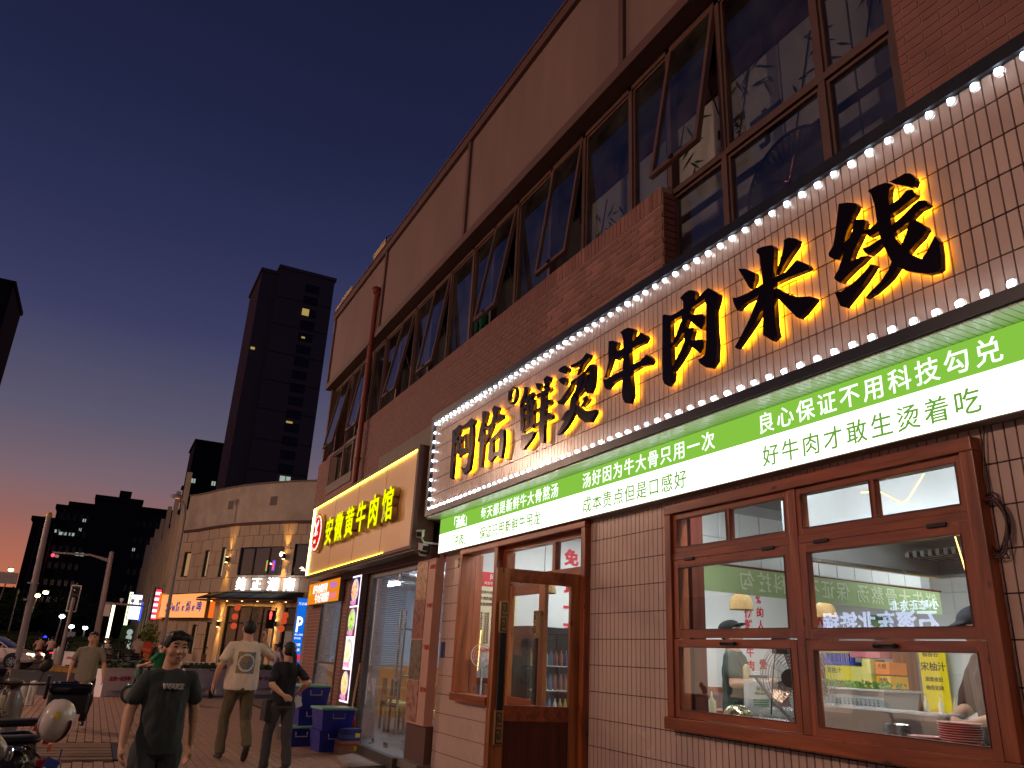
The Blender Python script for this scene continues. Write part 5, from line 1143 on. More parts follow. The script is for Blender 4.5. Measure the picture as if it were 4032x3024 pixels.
# vertical food picture box
def FOOD(name, cols, sc, em=0.0, seed=0.0):
    m = bpy.data.materials.new(name); m.use_nodes = True; t = m.node_tree; p = t.nodes['Principled BSDF']
    g = t.nodes.new('ShaderNodeNewGeometry'); ad = t.nodes.new('ShaderNodeVectorMath'); ad.operation = 'ADD'; ad.inputs[1].default_value = (seed, seed, seed)
    t.links.new(g.outputs['Position'], ad.inputs[0])
    v = t.nodes.new('ShaderNodeTexVoronoi'); v.inputs['Scale'].default_value = sc; n = t.nodes.new('ShaderNodeTexNoise'); n.inputs['Scale'].default_value = sc * .5; n.inputs['Detail'].default_value = 8; n.inputs['Distortion'].default_value = 1.5
    t.links.new(ad.outputs[0], n.inputs['Vector']); t.links.new(ad.outputs[0], v.inputs['Vector'])
    a = t.nodes.new('ShaderNodeMath'); a.operation = 'MULTIPLY_ADD'; a.inputs[1].default_value = .5
    t.links.new(v.outputs['Distance'], a.inputs[0]); t.links.new(n.outputs[0], a.inputs[2])
    r = ramp(t, [(.3 + .5 * i / (len(cols) - 1), c) for i, c in enumerate(cols)])
    t.links.new(a.outputs[0], r.inputs[0]); t.links.new(r.outputs[0], p.inputs['Base Color']); p.inputs['Roughness'].default_value = .4
    if em: t.links.new(r.outputs[0], p.inputs['Emission Color']); p.inputs['Emission Strength'].default_value = em
    return m
fb = thing('food_picture_light_box', 'tall narrow glowing light box with four bowls of food on the shop pier', 'sign', (4.0, 13.95, .66))
MB().box(4.0, 4.12, 13.70, 14.24, .67, 2.80).build('box_body', m_alu, fb)
MB().box(3.99, 4.0, 13.71, 14.23, .68, 2.79).build('lit_border', EM('pinkwhite_border', (255, 225, 235), 1.9), fb)
foods = [((40, 30, 60), (190, 60, 40), (240, 190, 150)), ((50, 30, 30), (90, 150, 40), (190, 220, 120)), ((160, 110, 40), (220, 180, 90), (250, 235, 200)), ((110, 40, 20), (230, 150, 60), (250, 210, 150))]
bgs = [(50, 40, 90), (130, 60, 50), (255, 245, 240), (90, 45, 35)]
for i in range(4):
    z1 = 2.76 - i * .52; z0 = z1 - .49
    MB().box(3.984, 3.99, 13.73, 14.21, z0, z1).build('picture', EM('picture_ground', bgs[i], 1.1), fb)
    MB().lathe((3.977, 13.97, (z0 + z1) / 2 + .02), [(.205, 0), (.205, .006)], 28, ax='x').build('bowl_rim_print', EM('bowl_rim_print', (190, 200, 240), 1.0), fb)
    MB().lathe((3.971, 13.97, (z0 + z1) / 2 + .02), [(.18, 0), (.18, .006)], 28, ax='x').build('food_print', FOOD('food', foods[i], 22, 1.2, i * 3.1), fb)
    TX(('牛肉粉丝', '牛肉汤面', '黄牛炒饭', '牛肉锅贴')[i], .085, (3.975, 14.16, z0 + .02), FX, FY, EM('pink_caption', (235, 150, 200), 1.2), fb, bold=.003)
# pier with four printed food photographs
pp = thing('food_poster_panel', 'panel of four dim food photographs stacked on the pier between the two shops', 'poster', (4.15, 10.7, .6))
MB().box(4.06, 4.19, 10.34, 11.06, .62, 2.80).build('panel', MAT('pinkish_panel', (196, 150, 132), r=.5, var=.05, vs=3), pp)
mt4 = [((70, 40, 26), (150, 104, 66), (190, 150, 112)), ((44, 18, 16), (104, 42, 34), (150, 92, 76)), ((36, 28, 26), (74, 62, 54), (124, 112, 98)), ((56, 26, 22), (130, 74, 58), (176, 134, 118))]
for i, (z0, z1) in enumerate(((2.27, 2.78), (1.72, 2.25), (1.18, 1.70), (.65, 1.16))):
    MB().box(4.052, 4.06, 10.62, 11.05, z0, z1).build('photograph', FOOD('meat', mt4[i], 14, 0, i * 5.7), pp)
    TX(('水煎包', '牛肉串', '牛腩煲', '酱牛肉')[i], .07, (4.055, 10.55, z1 - .12), (0, -1, 0), FY, m_red, pp)
MB().box(4.10, 4.25, 10.34, 11.05, -.02, .62).build('dark_base', m_trimb, pp)

# crates and small things by the shop
m_blue = MAT('blue_plastic', (44, 48, 150), r=.35, var=.08, vs=5); m_lid = MAT('pale_green_lid', (132, 190, 160), r=.4, var=.06, vs=5)
def crate(x, y, z, w, d, h, rz, lab, lid=True):
    t = thing('storage_box', lab, 'box', (x, y, z), R(rz), group='blue lidded storage boxes outside the shop')
    b = MB(); e = .04
    lo = [(-w / 2 + e, -d / 2 + e), (w / 2 - e, -d / 2 + e), (w / 2 - e, d / 2 - e), (-w / 2 + e, d / 2 - e)]; hi = [(-w / 2, -d / 2), (w / 2, -d / 2), (w / 2, d / 2), (-w / 2, d / 2)]
    b.add([(*p, 0) for p in lo] + [(*p, h) for p in hi], [(3, 2, 1, 0), (4, 5, 6, 7)] + [(i, (i + 1) % 4, 4 + (i + 1) % 4, 4 + i) for i in range(4)])
    b.build('body', m_blue, t, local=True)
    if lid: MB().bevbox(-w / 2 - .02, w / 2 + .02, -d / 2 - .02, d / 2 + .02, h, h + .035, .012).build('lid', m_lid, t, local=True)
    else: MB().box(-w / 2 - .01, w / 2 + .01, -d / 2 - .01, d / 2 + .01, h - .02, h).build('rim', m_blue, t, local=True)
    for s in (-1, 1):
        MB().tube([(-.1, s * d / 2, h - .05), (-.1, s * (d / 2 + .015), h - .12), (.1, s * (d / 2 + .015), h - .12), (.1, s * d / 2, h - .05)], .009, 6).build('handle', m_gray, t, local=True)
crate(3.42, 14.05, 0, .50, .40, .30, 12, 'blue box at the bottom of the back stack', False)
crate(3.42, 14.05, .30, .50, .40, .28, 12, 'blue box in the middle of the back stack', False)
crate(3.43, 14.03, .58, .52, .42, .33, 12, 'blue lidded box on top of the back stack, highest of all')
crate(3.62, 13.25, 0, .50, .42, .32, 8, 'blue box under the lidded one in the front stack', False)
crate(3.64, 13.22, .32, .56, .46, .30, 8, 'blue box with pale green lid on top of the front stack')
crate(3.26, 13.95, 0, .42, .36, .28, 14, 'low single blue lidded box left of the stacks, behind the woman in black')
def cardb(x, y, z, w, d, h, rz, lab, col, extra):
    t = thing('carton', lab, 'carton', (x, y, z), R(rz))
    MB().bevbox(-w / 2, w / 2, -d / 2, d / 2, 0, h, .004).build('carton_body', MAT('carton', col, r=.7, var=.15, vs=12), t, local=True)
    MB().box(-w / 2 - .002, w / 2 + .002, -d / 2 - .002, d / 2 + .002, h * extra[0], h * extra[1]).build('printed_band', MAT('carton_band', extra[2], r=.6), t, local=True)
    MB().box(.05, .13, -d / 2 - .004, -d / 2 - .002, h * .3, h * .65).build('tag', MAT('yellow_tag', (220, 210, 60)), t, local=True)
cardb(3.82, 12.85, 0, .34, .26, .20, 5, 'brown cardboard carton on the ground by the blue boxes', (150, 110, 78), (.65, .8, (150, 60, 50)))
cardb(3.83, 12.84, .20, .30, .22, .17, 5, 'small blue printed carton on top of the brown one', (50, 56, 120), (.2, .5, (70, 80, 150)))
pt = thing('flower_pot', 'large pale flower pot with low green plant behind the blue boxes', 'pot', (3.3, 15.0, 0))
MB().lathe((3.3, 15.0, 0), [(.17, 0), (.28, .5), (.29, .52), (.26, .52), (.25, .45)], 28).build('pot', m_conc, pt, smooth=True)
random.seed(21)
def foliage(c, rx, ry, rz_, n, l, mb=None, shell=.5):
    mb = mb or MB()
    for i in range(n):
        d = Vector((random.gauss(0, 1), random.gauss(0, 1), random.gauss(0, 1))).normalized() * (random.random() ** shell)
        k = 1 + .25 * noise.noise(d * 3 + Vector(c))
        p = Vector((c[0] + d.x * rx * k, c[1] + d.y * ry * k, c[2] + d.z * rz_ * k))
        T = Matrix.Translation(p) @ Euler((random.uniform(0, 6.3), random.uniform(0, 6.3), random.uniform(0, 6.3))).to_matrix().to_4x4(); q = l * random.uniform(.6, 1.3)
        mb.add([(0, 0, 0), (.4 * q, .4 * q, .12 * q), (0, q, 0), (-.4 * q, .4 * q, .12 * q)], [(0, 1, 2, 3)], T)
    return mb
m_leaf = MAT('foliage', (60, 88, 36), r=.6, var=.35, vs=8, rand=.1)
m_leafd = MAT('dark_foliage', (44, 62, 34), r=.7, var=.35, vs=5)
foliage((3.3, 15.0, .62), .3, .3, .18, 420, .06).build('plant', m_leaf, pt)
ex = thing('fire_extinguisher', 'red fire extinguisher against the dark door frame', 'extinguisher', (3.98, 13.3, 0))
MB().lathe((4.0, 13.35, 0.02), [(.07, 0), (.07, .42), (.03, .5), (.03, .54)], 18).build('cylinder', MAT('dark_red_steel', (130, 20, 24), r=.3), ex, smooth=True)
MB().box(3.98, 4.02, 13.29, 13.41, .54, .58).tube([(4.0, 13.35, .55), (3.93, 13.4, .5), (3.93, 13.4, .2)], .012).build('valve_and_hose', m_black2, ex)
tag(MB().tube([(3.86, 13.15, 0.01), (4.08, 13.5, 1.32)], .018, 8).build('wooden_stick', m_pine), 'wooden stick leaning on the pier left of the glass door', 'stick')
tag(MB().prism([(3.35, 11.15), (3.95, 11.35), (3.95, 12.75), (3.5, 12.3)], (1, 0, 0), (0, 1, 0), (0, 0, 1), (0, 0, -.01), .05).build('doormat_ramp', MAT('grey_worn_board', (140, 124, 112), r=.8, var=.2, vs=6)), 'worn grey board lying before the glass door as a ramp', 'ramp')

# ------------------------------------------------------------------ street lamps that light the place
m_lampw = EM('sodium_lamp', (255, 186, 110), 60)
lamp_col = lin((255, 206, 174))
def street_lamp(x, y, h, arm, power, lab, r=.07, glow=True, head=(0, 0)):
    t = thing('street_lamp', lab, 'street lamp', (x, y, 0), group='tall street lamps along the road')
    MB().tube([(x, y, 0), (x, y, h - .6), (x + arm * .3, y, h - .1), (x + arm, y, h)], [r, r * .7, r * .55, r * .5], 10).build('pole', m_gray, t, smooth=True)
    MB().sph((x + arm * 1.15, y, h), (.38, .16, .09), 14, 8).build('lamp_head', m_gray, t, smooth=True)
    MB().box(x + arm * 1.15 - .2, x + arm * 1.15 + .2, y - .1, y + .1, h - .11, h - .085).build('lamp_glass', m_lampw, t)
    if power:
        l = bpy.data.lights.new('lamp_light', 'POINT'); l.energy = power; l.color = lamp_col; l.shadow_soft_size = .18
        o = bpy.data.objects.new('lamp_light', l); COL.objects.link(o); o.location = (x + arm * 1.15, y, h - .25)
street_lamp(-7.4, 24, 8.5, 1.3, 2000, 'street lamp outside the frame beyond the scooters, brought closer to brighten the planters')  # set near, out of view, to brighten the white planters
street_lamp(-12.0, 47, 9, 1.3, 1900, 'unseen street lamp added near the white car to brighten the corner building')  # added out of view to light the corner building and the car
street_lamp(-13.0, 7, 8.5, 1.3, 2300, 'street lamp across the road outside the frame, nearest the camera')
street_lamp(-13.0, -14, 8.5, 1.3, 1700, 'street lamp across the road outside the frame, behind the camera')
# ------------------------------------------------------------------ corner building (curved)
CBQ = [(.0600, 65.0), (.0700, 57.2), (.0708, 56.5), (.0854, 55.2), (.1000, 53.2), (.1150, 51.6), (.1336, 50.0), (.1520, 48.8), (.1750, 47.5), (.1950, 46.6), (.2175, 45.7), (.25, 44.6), (.29, 43.6), (.34, 42.6)]
def cby(q): 
    return float(np.interp(q, [a for a, _ in CBQ], [b for _, b in CBQ]))
def cb(q, off=0.0):
    y = cby(q); p = Vector((q * y, y, 0)); a = cby(q - .002); b = cby(q + .002)
    d = (Vector(((q + .002) * b, b, 0)) - Vector(((q - .002) * a, a, 0))).normalized()
    return p + Vector((d.y, -d.x, 0)) * off, d          # off > 0: towards the street
def zc(zm, q): return 1.5 + (zm - 1.5) * cby(q) / 72
m_stone = MAT('beige_stone_cladding', (208, 184, 156), r=.7, var=.12, vs=.9, bump=.15, bs=20)
m_joint = MAT('stone_joint', (90, 74, 60), r=.9)
m_render2 = MAT('stained_grey_render', (204, 188, 168), r=.85, var=.32, vs=.55, bump=.2, bs=15)
m_litwin = EM('lit_window_warm', (255, 214, 160), .55)
m_dwin = MAT('dark_window_glass', (30, 28, 34), r=.08)
cbd = thing('curved_corner_building', 'beige two storey corner building with curved front and restaurant signs', 'building', (8, 52, .4))
def cwall(name, q0, q1, z0, z1, off0, off1, mat, n=24, kind=None, parent=None):
    qs = [q0 + (q1 - q0) * i / n for i in range(n + 1)]; b = MB(); vs = []
    for q in qs:
        f, d = cb(q, off0); k, d = cb(q, off1)
        vs += [(f.x, f.y, z0), (f.x, f.y, z1), (k.x, k.y, z0), (k.x, k.y, z1)]
    fs = []
    for i in range(n):
        a, c = i * 4, i * 4 + 4
        fs += [(a, c, c + 1, a + 1), (a + 3, c + 3, c + 2, a + 2), (a + 1, c + 1, c + 3, a + 3), (a, a + 2, c + 2, c)]
    fs += [(0, 1, 3, 2), (n * 4, n * 4 + 2, n * 4 + 3, n * 4 + 1)]
    b.add(vs, fs); return b.build(name, mat, parent or cbd, kind=kind)
ZB, ZT = 8.42, 10.9
def holes_wall(ops, z0, z1, q0, q1):
    """stone panels laid in courses round the openings"""
    rects = [(q0, q1, z0, z1)]
    for o in ops: rects = sub_rect(rects, o)
    for (a, b_, c, d) in rects: cwall('wall', a, b_, c, d, 0, -.16, m_joint, n=max(1, int((b_ - a) / .01)))
    b = MB(); h = .82; w = .0115; k = 0; z = z0
    while z < z1 - .05:
        q = q0 - (w / 2 if k % 2 else 0)
        while q < q1:
            rs = [(max(q, q0) + .0003, min(q + w, q1) - .0003, z + .012, min(z + h, z1) - .012)]
            for o in ops: rs = sub_rect(rs, o)
            for (a, b_, c, d) in rs:
                if b_ - a < .0008 or d - c < .05: continue
                p, _ = cb(a, .05); r_, _ = cb(b_, .05); p2, _ = cb(a, -.0); r2, _ = cb(b_, 0)
                b.add([(p.x, p.y, c), (r_.x, r_.y, c), (r_.x, r_.y, d), (p.x, p.y, d), (p2.x, p2.y, c), (r2.x, r2.y, c), (r2.x, r2.y, d), (p2.x, p2.y, d)],
                      [(0, 1, 2, 3), (0, 4, 5, 1), (3, 2, 6, 7), (0, 3, 7, 4), (1, 5, 6, 2)])
            q += w
        z += h; k += 1
    b.build('stone_panel', m_stone, cbd, kind='stuff')
W1 = (.1380, .1900, 5.45, 7.10); W2 = (.2020, .236, 5.45, 7.25)
WL = (.0760, .0835, 5.55, 7.15); WN1 = (.0985, .1035, 5.45, 7.12); WN2 = (.1165, .1215, 5.40, 7.2)
D1 = (.1330, .1860, .4, 3.68); D2 = (.2010, .225, .4, 3.68); G1 = (.0990, .1040, .9, 2.6); G2 = (.1140, .1200, .4, 2.75)
holes_wall([W1, W2, WL, WN1, WN2, D1, D2, G1, G2], .4, ZB, .0708, .30)
cwall('parapet', .0708, .31, ZB + .16, ZT, .03, -.4, m_render2)
cwall('string_course', .0708, .31, ZB, ZB + .16, .18, -.3, m_trimb)
cwall('coping', .0708, .31, ZT, ZT + .1, .12, -.5, m_conc)
for q in (.118, .168, .225): 
    p, d = cb(q, .04); MB().box(-.28, .28, 0, .02, 9.55, 10.1, Matrix.Translation(p) @ Matrix.Rotation(math.atan2(d.y, d.x), 4, 'Z')).build('vent_panel', m_conc, cbd)
# straight street side running away
sx = [(4.0, 56.5), (4.0, 118)]
MB().box(3.9, 9, 56.5, 118, .3, ZB).build('wall', m_render2, cbd)
MB().box(3.86, 9, 56.5, 118, ZB + .1, ZT - .9).build('parapet', m_render2, cbd)
for k in range(14):
    y = 58 + k * 4.2; MB().box(3.65, 3.95, y, y + .7, .3, ZT - .5).build('buttress', m_stone, cbd)
    if k % 2 == 0:
        MB().prism([(-.3, 0), (.3, 0), (0, 2.6)], (0, 1, 0), (0, 0, 1), (1, 0, 0), (3.6, y + .35, ZT - .6), .35).build('pointed_finial', m_stone, cbd)
    MB().box(3.87, 3.93, y + 1.3, y + 3.4, 5.5, 7.0).build('window', m_dwin, cbd)
def cbox(name, q0, q1, z0, z1, o0, o1, mat, parent=None, n=3): return cwall(name, q0, q1, z0, z1, o0, o1, mat, n=n, parent=parent)
def cwin(op, lit, mulls=(), tr=None, mat=None):
    q0, q1, z0, z1 = op
    e = .0006 if q1 - q0 < .02 else .0012
    fr = cbox('window', q0, q1, z0, z0 + .07, -.06, -.16, m_black); 
    cbox('frame', q0, q1, z1 - .07, z1, -.061, -.16, m_black, fr); cbox('frame', q0, q0 + e, z0 + .07, z1 - .07, -.06, -.16, m_black, fr, 1); cbox('frame', q1 - e, q1, z0 + .07, z1 - .07, -.06, -.16, m_black, fr, 1)
    for m in mulls: cbox('frame', m - e / 2, m + e / 2, z0 + .07, z1 - .07, -.059, -.16, m_black, fr, 1)
    if tr: cbox('frame', q0 + e, q1 - e, tr - .04, tr + .04, -.058, -.16, m_black, fr)
    cbox('pane', q0, q1, z0, z1, -.10, -.13, m_glass, fr)
    bo = -.2 if (q1 - q0) < .02 else -.9
    cbox('room_backing', q0 - (.001 if bo > -.5 else .02), q1 + (.003 if bo > -.5 else .02), z0 - .1, z1 + .1, bo, bo - .05, mat or lit, fr)
m_roomdim = EM('dim_lit_room', (120, 92, 66), .35); m_roomdark = MAT('dim_room', (90, 78, 66), r=.9)
cwin(WL, m_litwin, mat=EM('lit_window_tan', (210, 160, 110), .62)); cwin(WN1, m_litwin); cwin(WN2, m_litwin)
cwin(W1, m_roomdim, (.1535, .1715), mat=EM('dim_upper_room', (74, 60, 54), .55)); cwin(W2, m_roomdim, mat=EM('dim_upper_room_right', (74, 60, 54), .55))
cwin(D1, m_roomdim, (.1465, .1600, .1735), 2.75, mat=EM('dim_ground_room', (74, 54, 42), .6)); cwin(D2, m_roomdim, (.213,), 2.75, mat=EM('dim_ground_room_right', (74, 54, 42), .6))
cwin(G1, m_litwin, mat=EM('warm_ground_room', (190, 150, 110), .5)); cwin(G2, m_litwin, mat=EM('warm_ground_room_two', (170, 130, 90), .45), tr=1.3)
cbox('base_course', .0708, .132, .4, .95, .05, 0, m_trimb); cbox('base_course', .187, .200, .4, 1.1, .06, 0, m_trimb)
cbox('pilaster', .1225, .1325, .4, 3.9, .12, 0, m_stone); cbox('pilaster', .1860, .2005, .4, 3.9, .12, 0, m_stone)
# neon seen through the upper window
for q, z, c in ((.1645, 5.75, (60, 255, 110)), (.1715, 5.75, (90, 90, 255))):
    p, d = cb(q, -.5); T = Matrix.Translation((p.x, p.y, z)) @ Matrix.Rotation(math.atan2(d.y, d.x), 4, 'Z')
    MB().box(-.12, .12, -.01, .01, 0, .62, T).build('neon_sign', EM('neon', c, .9), cbd)
    MB().box(-.06, .06, -.03, -.011, .08, .54, T).build('neon_text', EM('neon_inner', (240, 80, 60), 1.6), cbd)
for q in (.1655, .2065, .2085):
    p, d = cb(q, -.6); MB().lathe((p.x, p.y, 6.15 if q < .2 else 6.3 - (q - .2) * 60), [(.03, .1), (.16, 0)], 14).build('room_lamp', EM('room_lamp', (255, 230, 190), 3), cbd)
for q in (.0775, .0788, .080): 
    p, d = cb(q, -.8); MB().sph((p.x, p.y, 6.75), .07, 8, 6).build('ceiling_spot', EM('spot', (255, 250, 235), 5), cbd)
# wall washers
m_scl = EM('sconce_light', (255, 196, 110), 30)
sl = lin((255, 190, 96))
for q, z, e in ((.1275, 6.38, 46), (.1930, 6.5, 46), (.1300, 2.66, 26), (.1935, 2.75, 26)):
    p, d = cb(q, .24); T = Matrix.Translation((p.x, p.y, z)) @ Matrix.Rotation(math.atan2(d.y, d.x), 4, 'Z')
    s_ = MB().lathe((0, 0, 0), [(.09, -.16), (.09, .16)], 14, T); s_.box(-.02, .02, .0, .3, -.03, .03, T); s_ = s_.build('wall_washer', m_black, cbd)
    MB().lathe((0, 0, 0), [(.07, .162), (.07, .17)], 14, T).lathe((0, 0, 0), [(.07, -.17), (.07, -.162)], 14, T).build('lens', m_scl, s_)
    for up in (1, -1):
        l = bpy.data.lights.new('washer_light', 'SPOT'); l.energy = e * 5; l.color = sl; l.spot_size = R(48); l.spot_blend = .8; l.shadow_soft_size = .05
        o = bpy.data.objects.new('washer_light', l); COL.objects.link(o); o.location = (p.x, p.y, z + .2 * up)
        o.rotation_euler = (R(180) if up > 0 else 0, 0, 0)
# big white characters on the front
m_wsign = EM('white_lit_characters', (245, 245, 255), 2.6)
sgn = thing('white_character_sign', 'glowing white characters standing above the tiled canopy of the corner building', 'sign', (8.2, 48, 4.6))
for ch, q in zip('纯正湖南', (.1435, .1610, .1790, .1975)):
    p, d = cb(q, .3)
    TX(ch, .80, (p.x, p.y, 4.62), (d.x, d.y, 0), (0, 0, 1), m_wsign, sgn, name='character', ext=.08, bold=.012, label='glowing character ' + ch)
cwall('sign_rail', .140, .212, 4.52, 4.56, .3, .26, m_black, parent=sgn, n=8)
# tiled canopy
cn = thing('tiled_canopy', 'dark pantile canopy over the corner restaurant entrance', 'canopy', (9, 48.5, 4))
qs = [.118 + (.222 - .118) * i / 110 for i in range(111)]
b = MB(); 
for i in range(110):
    a0, _ = cb(qs[i], .05); a1, _ = cb(qs[i + 1], .05); c0, _ = cb(qs[i], 1.25); c1, _ = cb(qs[i + 1], 1.25); u = .04
    m0 = (a0 + a1) / 2; n0 = (c0 + c1) / 2
    b.add([(a0.x, a0.y, 4.45), (m0.x, m0.y, 4.45 + u * 2), (a1.x, a1.y, 4.45), (c0.x, c0.y, 4.02), (n0.x, n0.y, 4.02 + u * 2), (c1.x, c1.y, 4.02)], [(0, 3, 4, 1), (1, 4, 5, 2)])
b.build('pantile', MAT('black_pantile', (40, 38, 40), r=.5), cn, kind='stuff')
cwall('eave_board', .118, .222, 3.93, 4.0, 1.25, .1, m_trimb, parent=cn)
for k in range(6):
    p, d = cb(.128 + k * .0165, .8); MB().lathe((p.x, p.y, 3.90), [(.05, 0), (.05, .02)], 10).build('downlight', EM('downlight', (255, 200, 120), 8), cn)
l = bpy.data.lights.new('canopy_light', 'AREA'); l.shape = 'RECTANGLE'; l.size = 4.5; l.size_y = .3; l.energy = 60; l.color = sl
p, d = cb(.16, .7); o = bpy.data.objects.new('canopy_light', l); COL.objects.link(o); o.location = (p.x, p.y, 3.86); o.rotation_euler = (0, 0, math.atan2(d.y, d.x))
m_lant = EM('red_lantern', (226, 84, 48), .75)
for i, (q, z) in enumerate(((.1585, 3.55), (.1572, 3.05), (.1575, 2.55), (.2135, 3.2), (.2125, 2.9), (.211, 2.5))):
    p, d = cb(q, .9)
    t = thing('red_lantern', ['top lantern of the string of three left under the tiled canopy', 'middle lantern of the string of three left under the tiled canopy', 'bottom lantern of the string of three left under the tiled canopy', 'top lantern of the string of three by the blue parking sign', 'middle lantern of the string of three by the blue parking sign', 'bottom lantern of the string of three by the blue parking sign'][i], 'lantern', (p.x, p.y, z), group='red lanterns under the canopy')
    MB().lathe((p.x, p.y, z), [(.06, -.17), (.15, -.11), (.175, 0), (.15, .11), (.06, .17)], 14).build('lantern_body', m_lant, t, smooth=True)
    MB().tube([(p.x, p.y, z + .2), (p.x, p.y, z + .33)], .01).build('cord', m_black, t)
# orange box sign at the corner
os_ = thing('orange_restaurant_sign', 'big orange lit box sign with blue brush writing at the corner building', 'sign', (5, 54, 2.95))
cwall('box_body', .0690, .1190, 2.95, 4.42, .55, .02, m_trimb, parent=os_, n=10)
m_or = EM('orange_sign_face', (255, 164, 96), 1.15); m_or2 = EM('orange_sign_edge', (255, 120, 40), .9)
cwall('lit_face', .0698, .1180, 2.98, 4.39, .57, .551, m_or, parent=os_, n=10)
p0, _ = cb(.1182, .56); p1, _ = cb(.1196, .0)
MB().add([(p0.x, p0.y, 2.98), (p1.x, p1.y, 2.98), (p1.x, p1.y, 4.39), (p0.x, p0.y, 4.39), (p0.x + .02, p0.y - .02, 2.98), (p1.x + .02, p1.y - .02, 2.98), (p1.x + .02, p1.y - .02, 4.39), (p0.x + .02, p0.y - .02, 4.39)], [(0, 1, 2, 3), (4, 7, 6, 5), (0, 3, 7, 4), (1, 5, 6, 2)]).build('lit_side', m_or2, os_)
m_bt2 = EM('blue_brush_writing', (60, 50, 150), .7)
for ch, q, s in (('鲜', .0722, .4), ('炒', .0770, .72), ('·', .0822, .3), ('鲜', .0838, .38), ('烧', .0885, .7), ('·', .0942, .3), ('鲜', .0955, .36), ('焗', .0998, .68), ('·', .1048, .3), ('鲜', .1062, .36), ('啤', .1108, .66)):
    p, d = cb(q - .002, .585); TX(ch, s, (p.x, p.y, 3.38), (d.x, d.y, 0), (0, 0, 1), m_bt2, os_, ext=.01, bold=.008)
p, d = cb(.0708, .3)
MB().box(3.3, 3.7, 57.2, 57.35, 2.9, 4.5).build('side_face', m_or2, os_); TX('烤', .3, (3.4, 57.18, 3.6), (1, 0, 0), (0, 0, 1), m_red, os_)
# signs further along the street side
for (x, y, z0, z1, w, c, e, nm, lab) in ((3.35, 60, 2.9, 4.9, .35, (255, 60, 90), 1.2, 'red_projecting_sign', 'red and pink striped projecting sign left of the orange sign'), (3.25, 60.6, 2.9, 5.0, .18, (190, 150, 60), .7, 'gold_projecting_sign', 'gold edged projecting sign with pale discs beside the orange sign'),
                                        (2.6, 76, 3.2, 5.2, .9, (210, 225, 255), 2.6, 'white_square_sign', 'small bright white square signs on the street side of the corner building'), (2.25, 80, 1.0, 5.6, .28, (236, 236, 180), 2.6, 'tall_pale_light', 'tall pale yellow light column on the far shopfront'),
                                        (1.1, 86, .6, 4.6, .25, (255, 240, 190), 3.2, 'slanting_light_column', 'bright white light column by the green hoarding'), (3.15, 77, 3.1, 4.7, .2, (60, 90, 255), 1.8, 'blue_projecting_sign', 'slim blue lit sign beside the white square signs')):
    t = thing(nm, lab, 'sign', (x, y, z0)); MB().box(x - w / 2, x + w / 2, y, y + .15, z0, z1).build('lit_face', EM(nm, c, e), t); MB().box(x - w / 2 - .06, x + w / 2 + .06, y + .15, y + .3, z0 - .06, z1 + .06).build('casing', m_black, t)
b = MB()
for k in range(5): b.box(3.17, 3.53, 59.97, 59.995, 3.0 + k * .38, 3.2 + k * .38)
b.build('white_stripe', EM('white_stripe', (255, 230, 240), 1.6), bpy.data.objects['red_projecting_sign'])
gh = thing('green_hoarding', 'green hoarding with white fan shapes beyond the parked bikes', 'hoarding', (2.4, 70, 0))
MB().box(1.75, 2.75, 70, 70.1, .4, 2.6).build('board', MAT('green_board', (60, 110, 56), r=.6), gh)
b = MB()
for z in (.9, 1.3, 1.7, 2.1): b.lathe((2.4, 69.98, z), [(.0, 0), (.22, 0)], 12, Matrix.Identity(4), ax='y')
b.build('white_fan_shape', EM('white_fan_print', (210, 225, 215), .5), gh)

# ------------------------------------------------------------------ towers
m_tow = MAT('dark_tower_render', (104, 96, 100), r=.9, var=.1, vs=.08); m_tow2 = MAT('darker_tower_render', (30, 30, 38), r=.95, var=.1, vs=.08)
m_wd = MAT('night_window', (26, 28, 44), r=.2); m_wl = EM('lit_window_white', (200, 220, 205), .55); m_wy = EM('lit_window_yellow', (225, 195, 110), .5)
def tower(name, lab, boxes, mat, wins=(), extra=None):
    x0 = sum(b[0] + b[1] for b in boxes) / 2 / len(boxes)
    t = thing(name, lab, 'tower', (x0, boxes[0][2], 0))
    for (a, b_, c, d, h) in boxes:
        MB().box(a, b_, c, d, 0, h).build('wall', mat, t); MB().box(a - .3, b_ + .3, c - .3, d + .3, h, h + .7).build('parapet', mat, t)
    for (x, y, z, w, h, mt, ax) in wins:
        e = .12
        fr = MB()
        if ax == 'y':
            fr.box(x - w / 2, x + w / 2, y - .12, y - .02, z - h / 2, z - h / 2 + e).box(x - w / 2, x + w / 2, y - .12, y - .02, z + h / 2 - e, z + h / 2).box(x - .06, x + .06, y - .12, y - .02, z - h / 2 + e, z + h / 2 - e)
            f_ = fr.build('window', m_black, t); MB().box(x - w / 2, x + w / 2, y - .06, y - .03, z - h / 2 + .01, z + h / 2 - .01).build('pane', mt, f_)
        else:
            fr.box(x - .12, x - .02, y - w / 2, y + w / 2, z - h / 2, z - h / 2 + e)
            f_ = fr.build('window', m_black, t); MB().box(x - .06, x - .03, y - w / 2, y + w / 2, z - h / 2, z + h / 2).build('pane', mt, f_)
    if extra: extra(t)
    return t
ws_ = []
for k in range(15):
    z = 72.4 - k * 2.745
    ws_.append((26.4, 150, z, 2.9, 1.7, m_wd, 'y')); ws_.append((16.3, 153.5, z - 3, 1.8, 1.6, m_wd, 'x'))
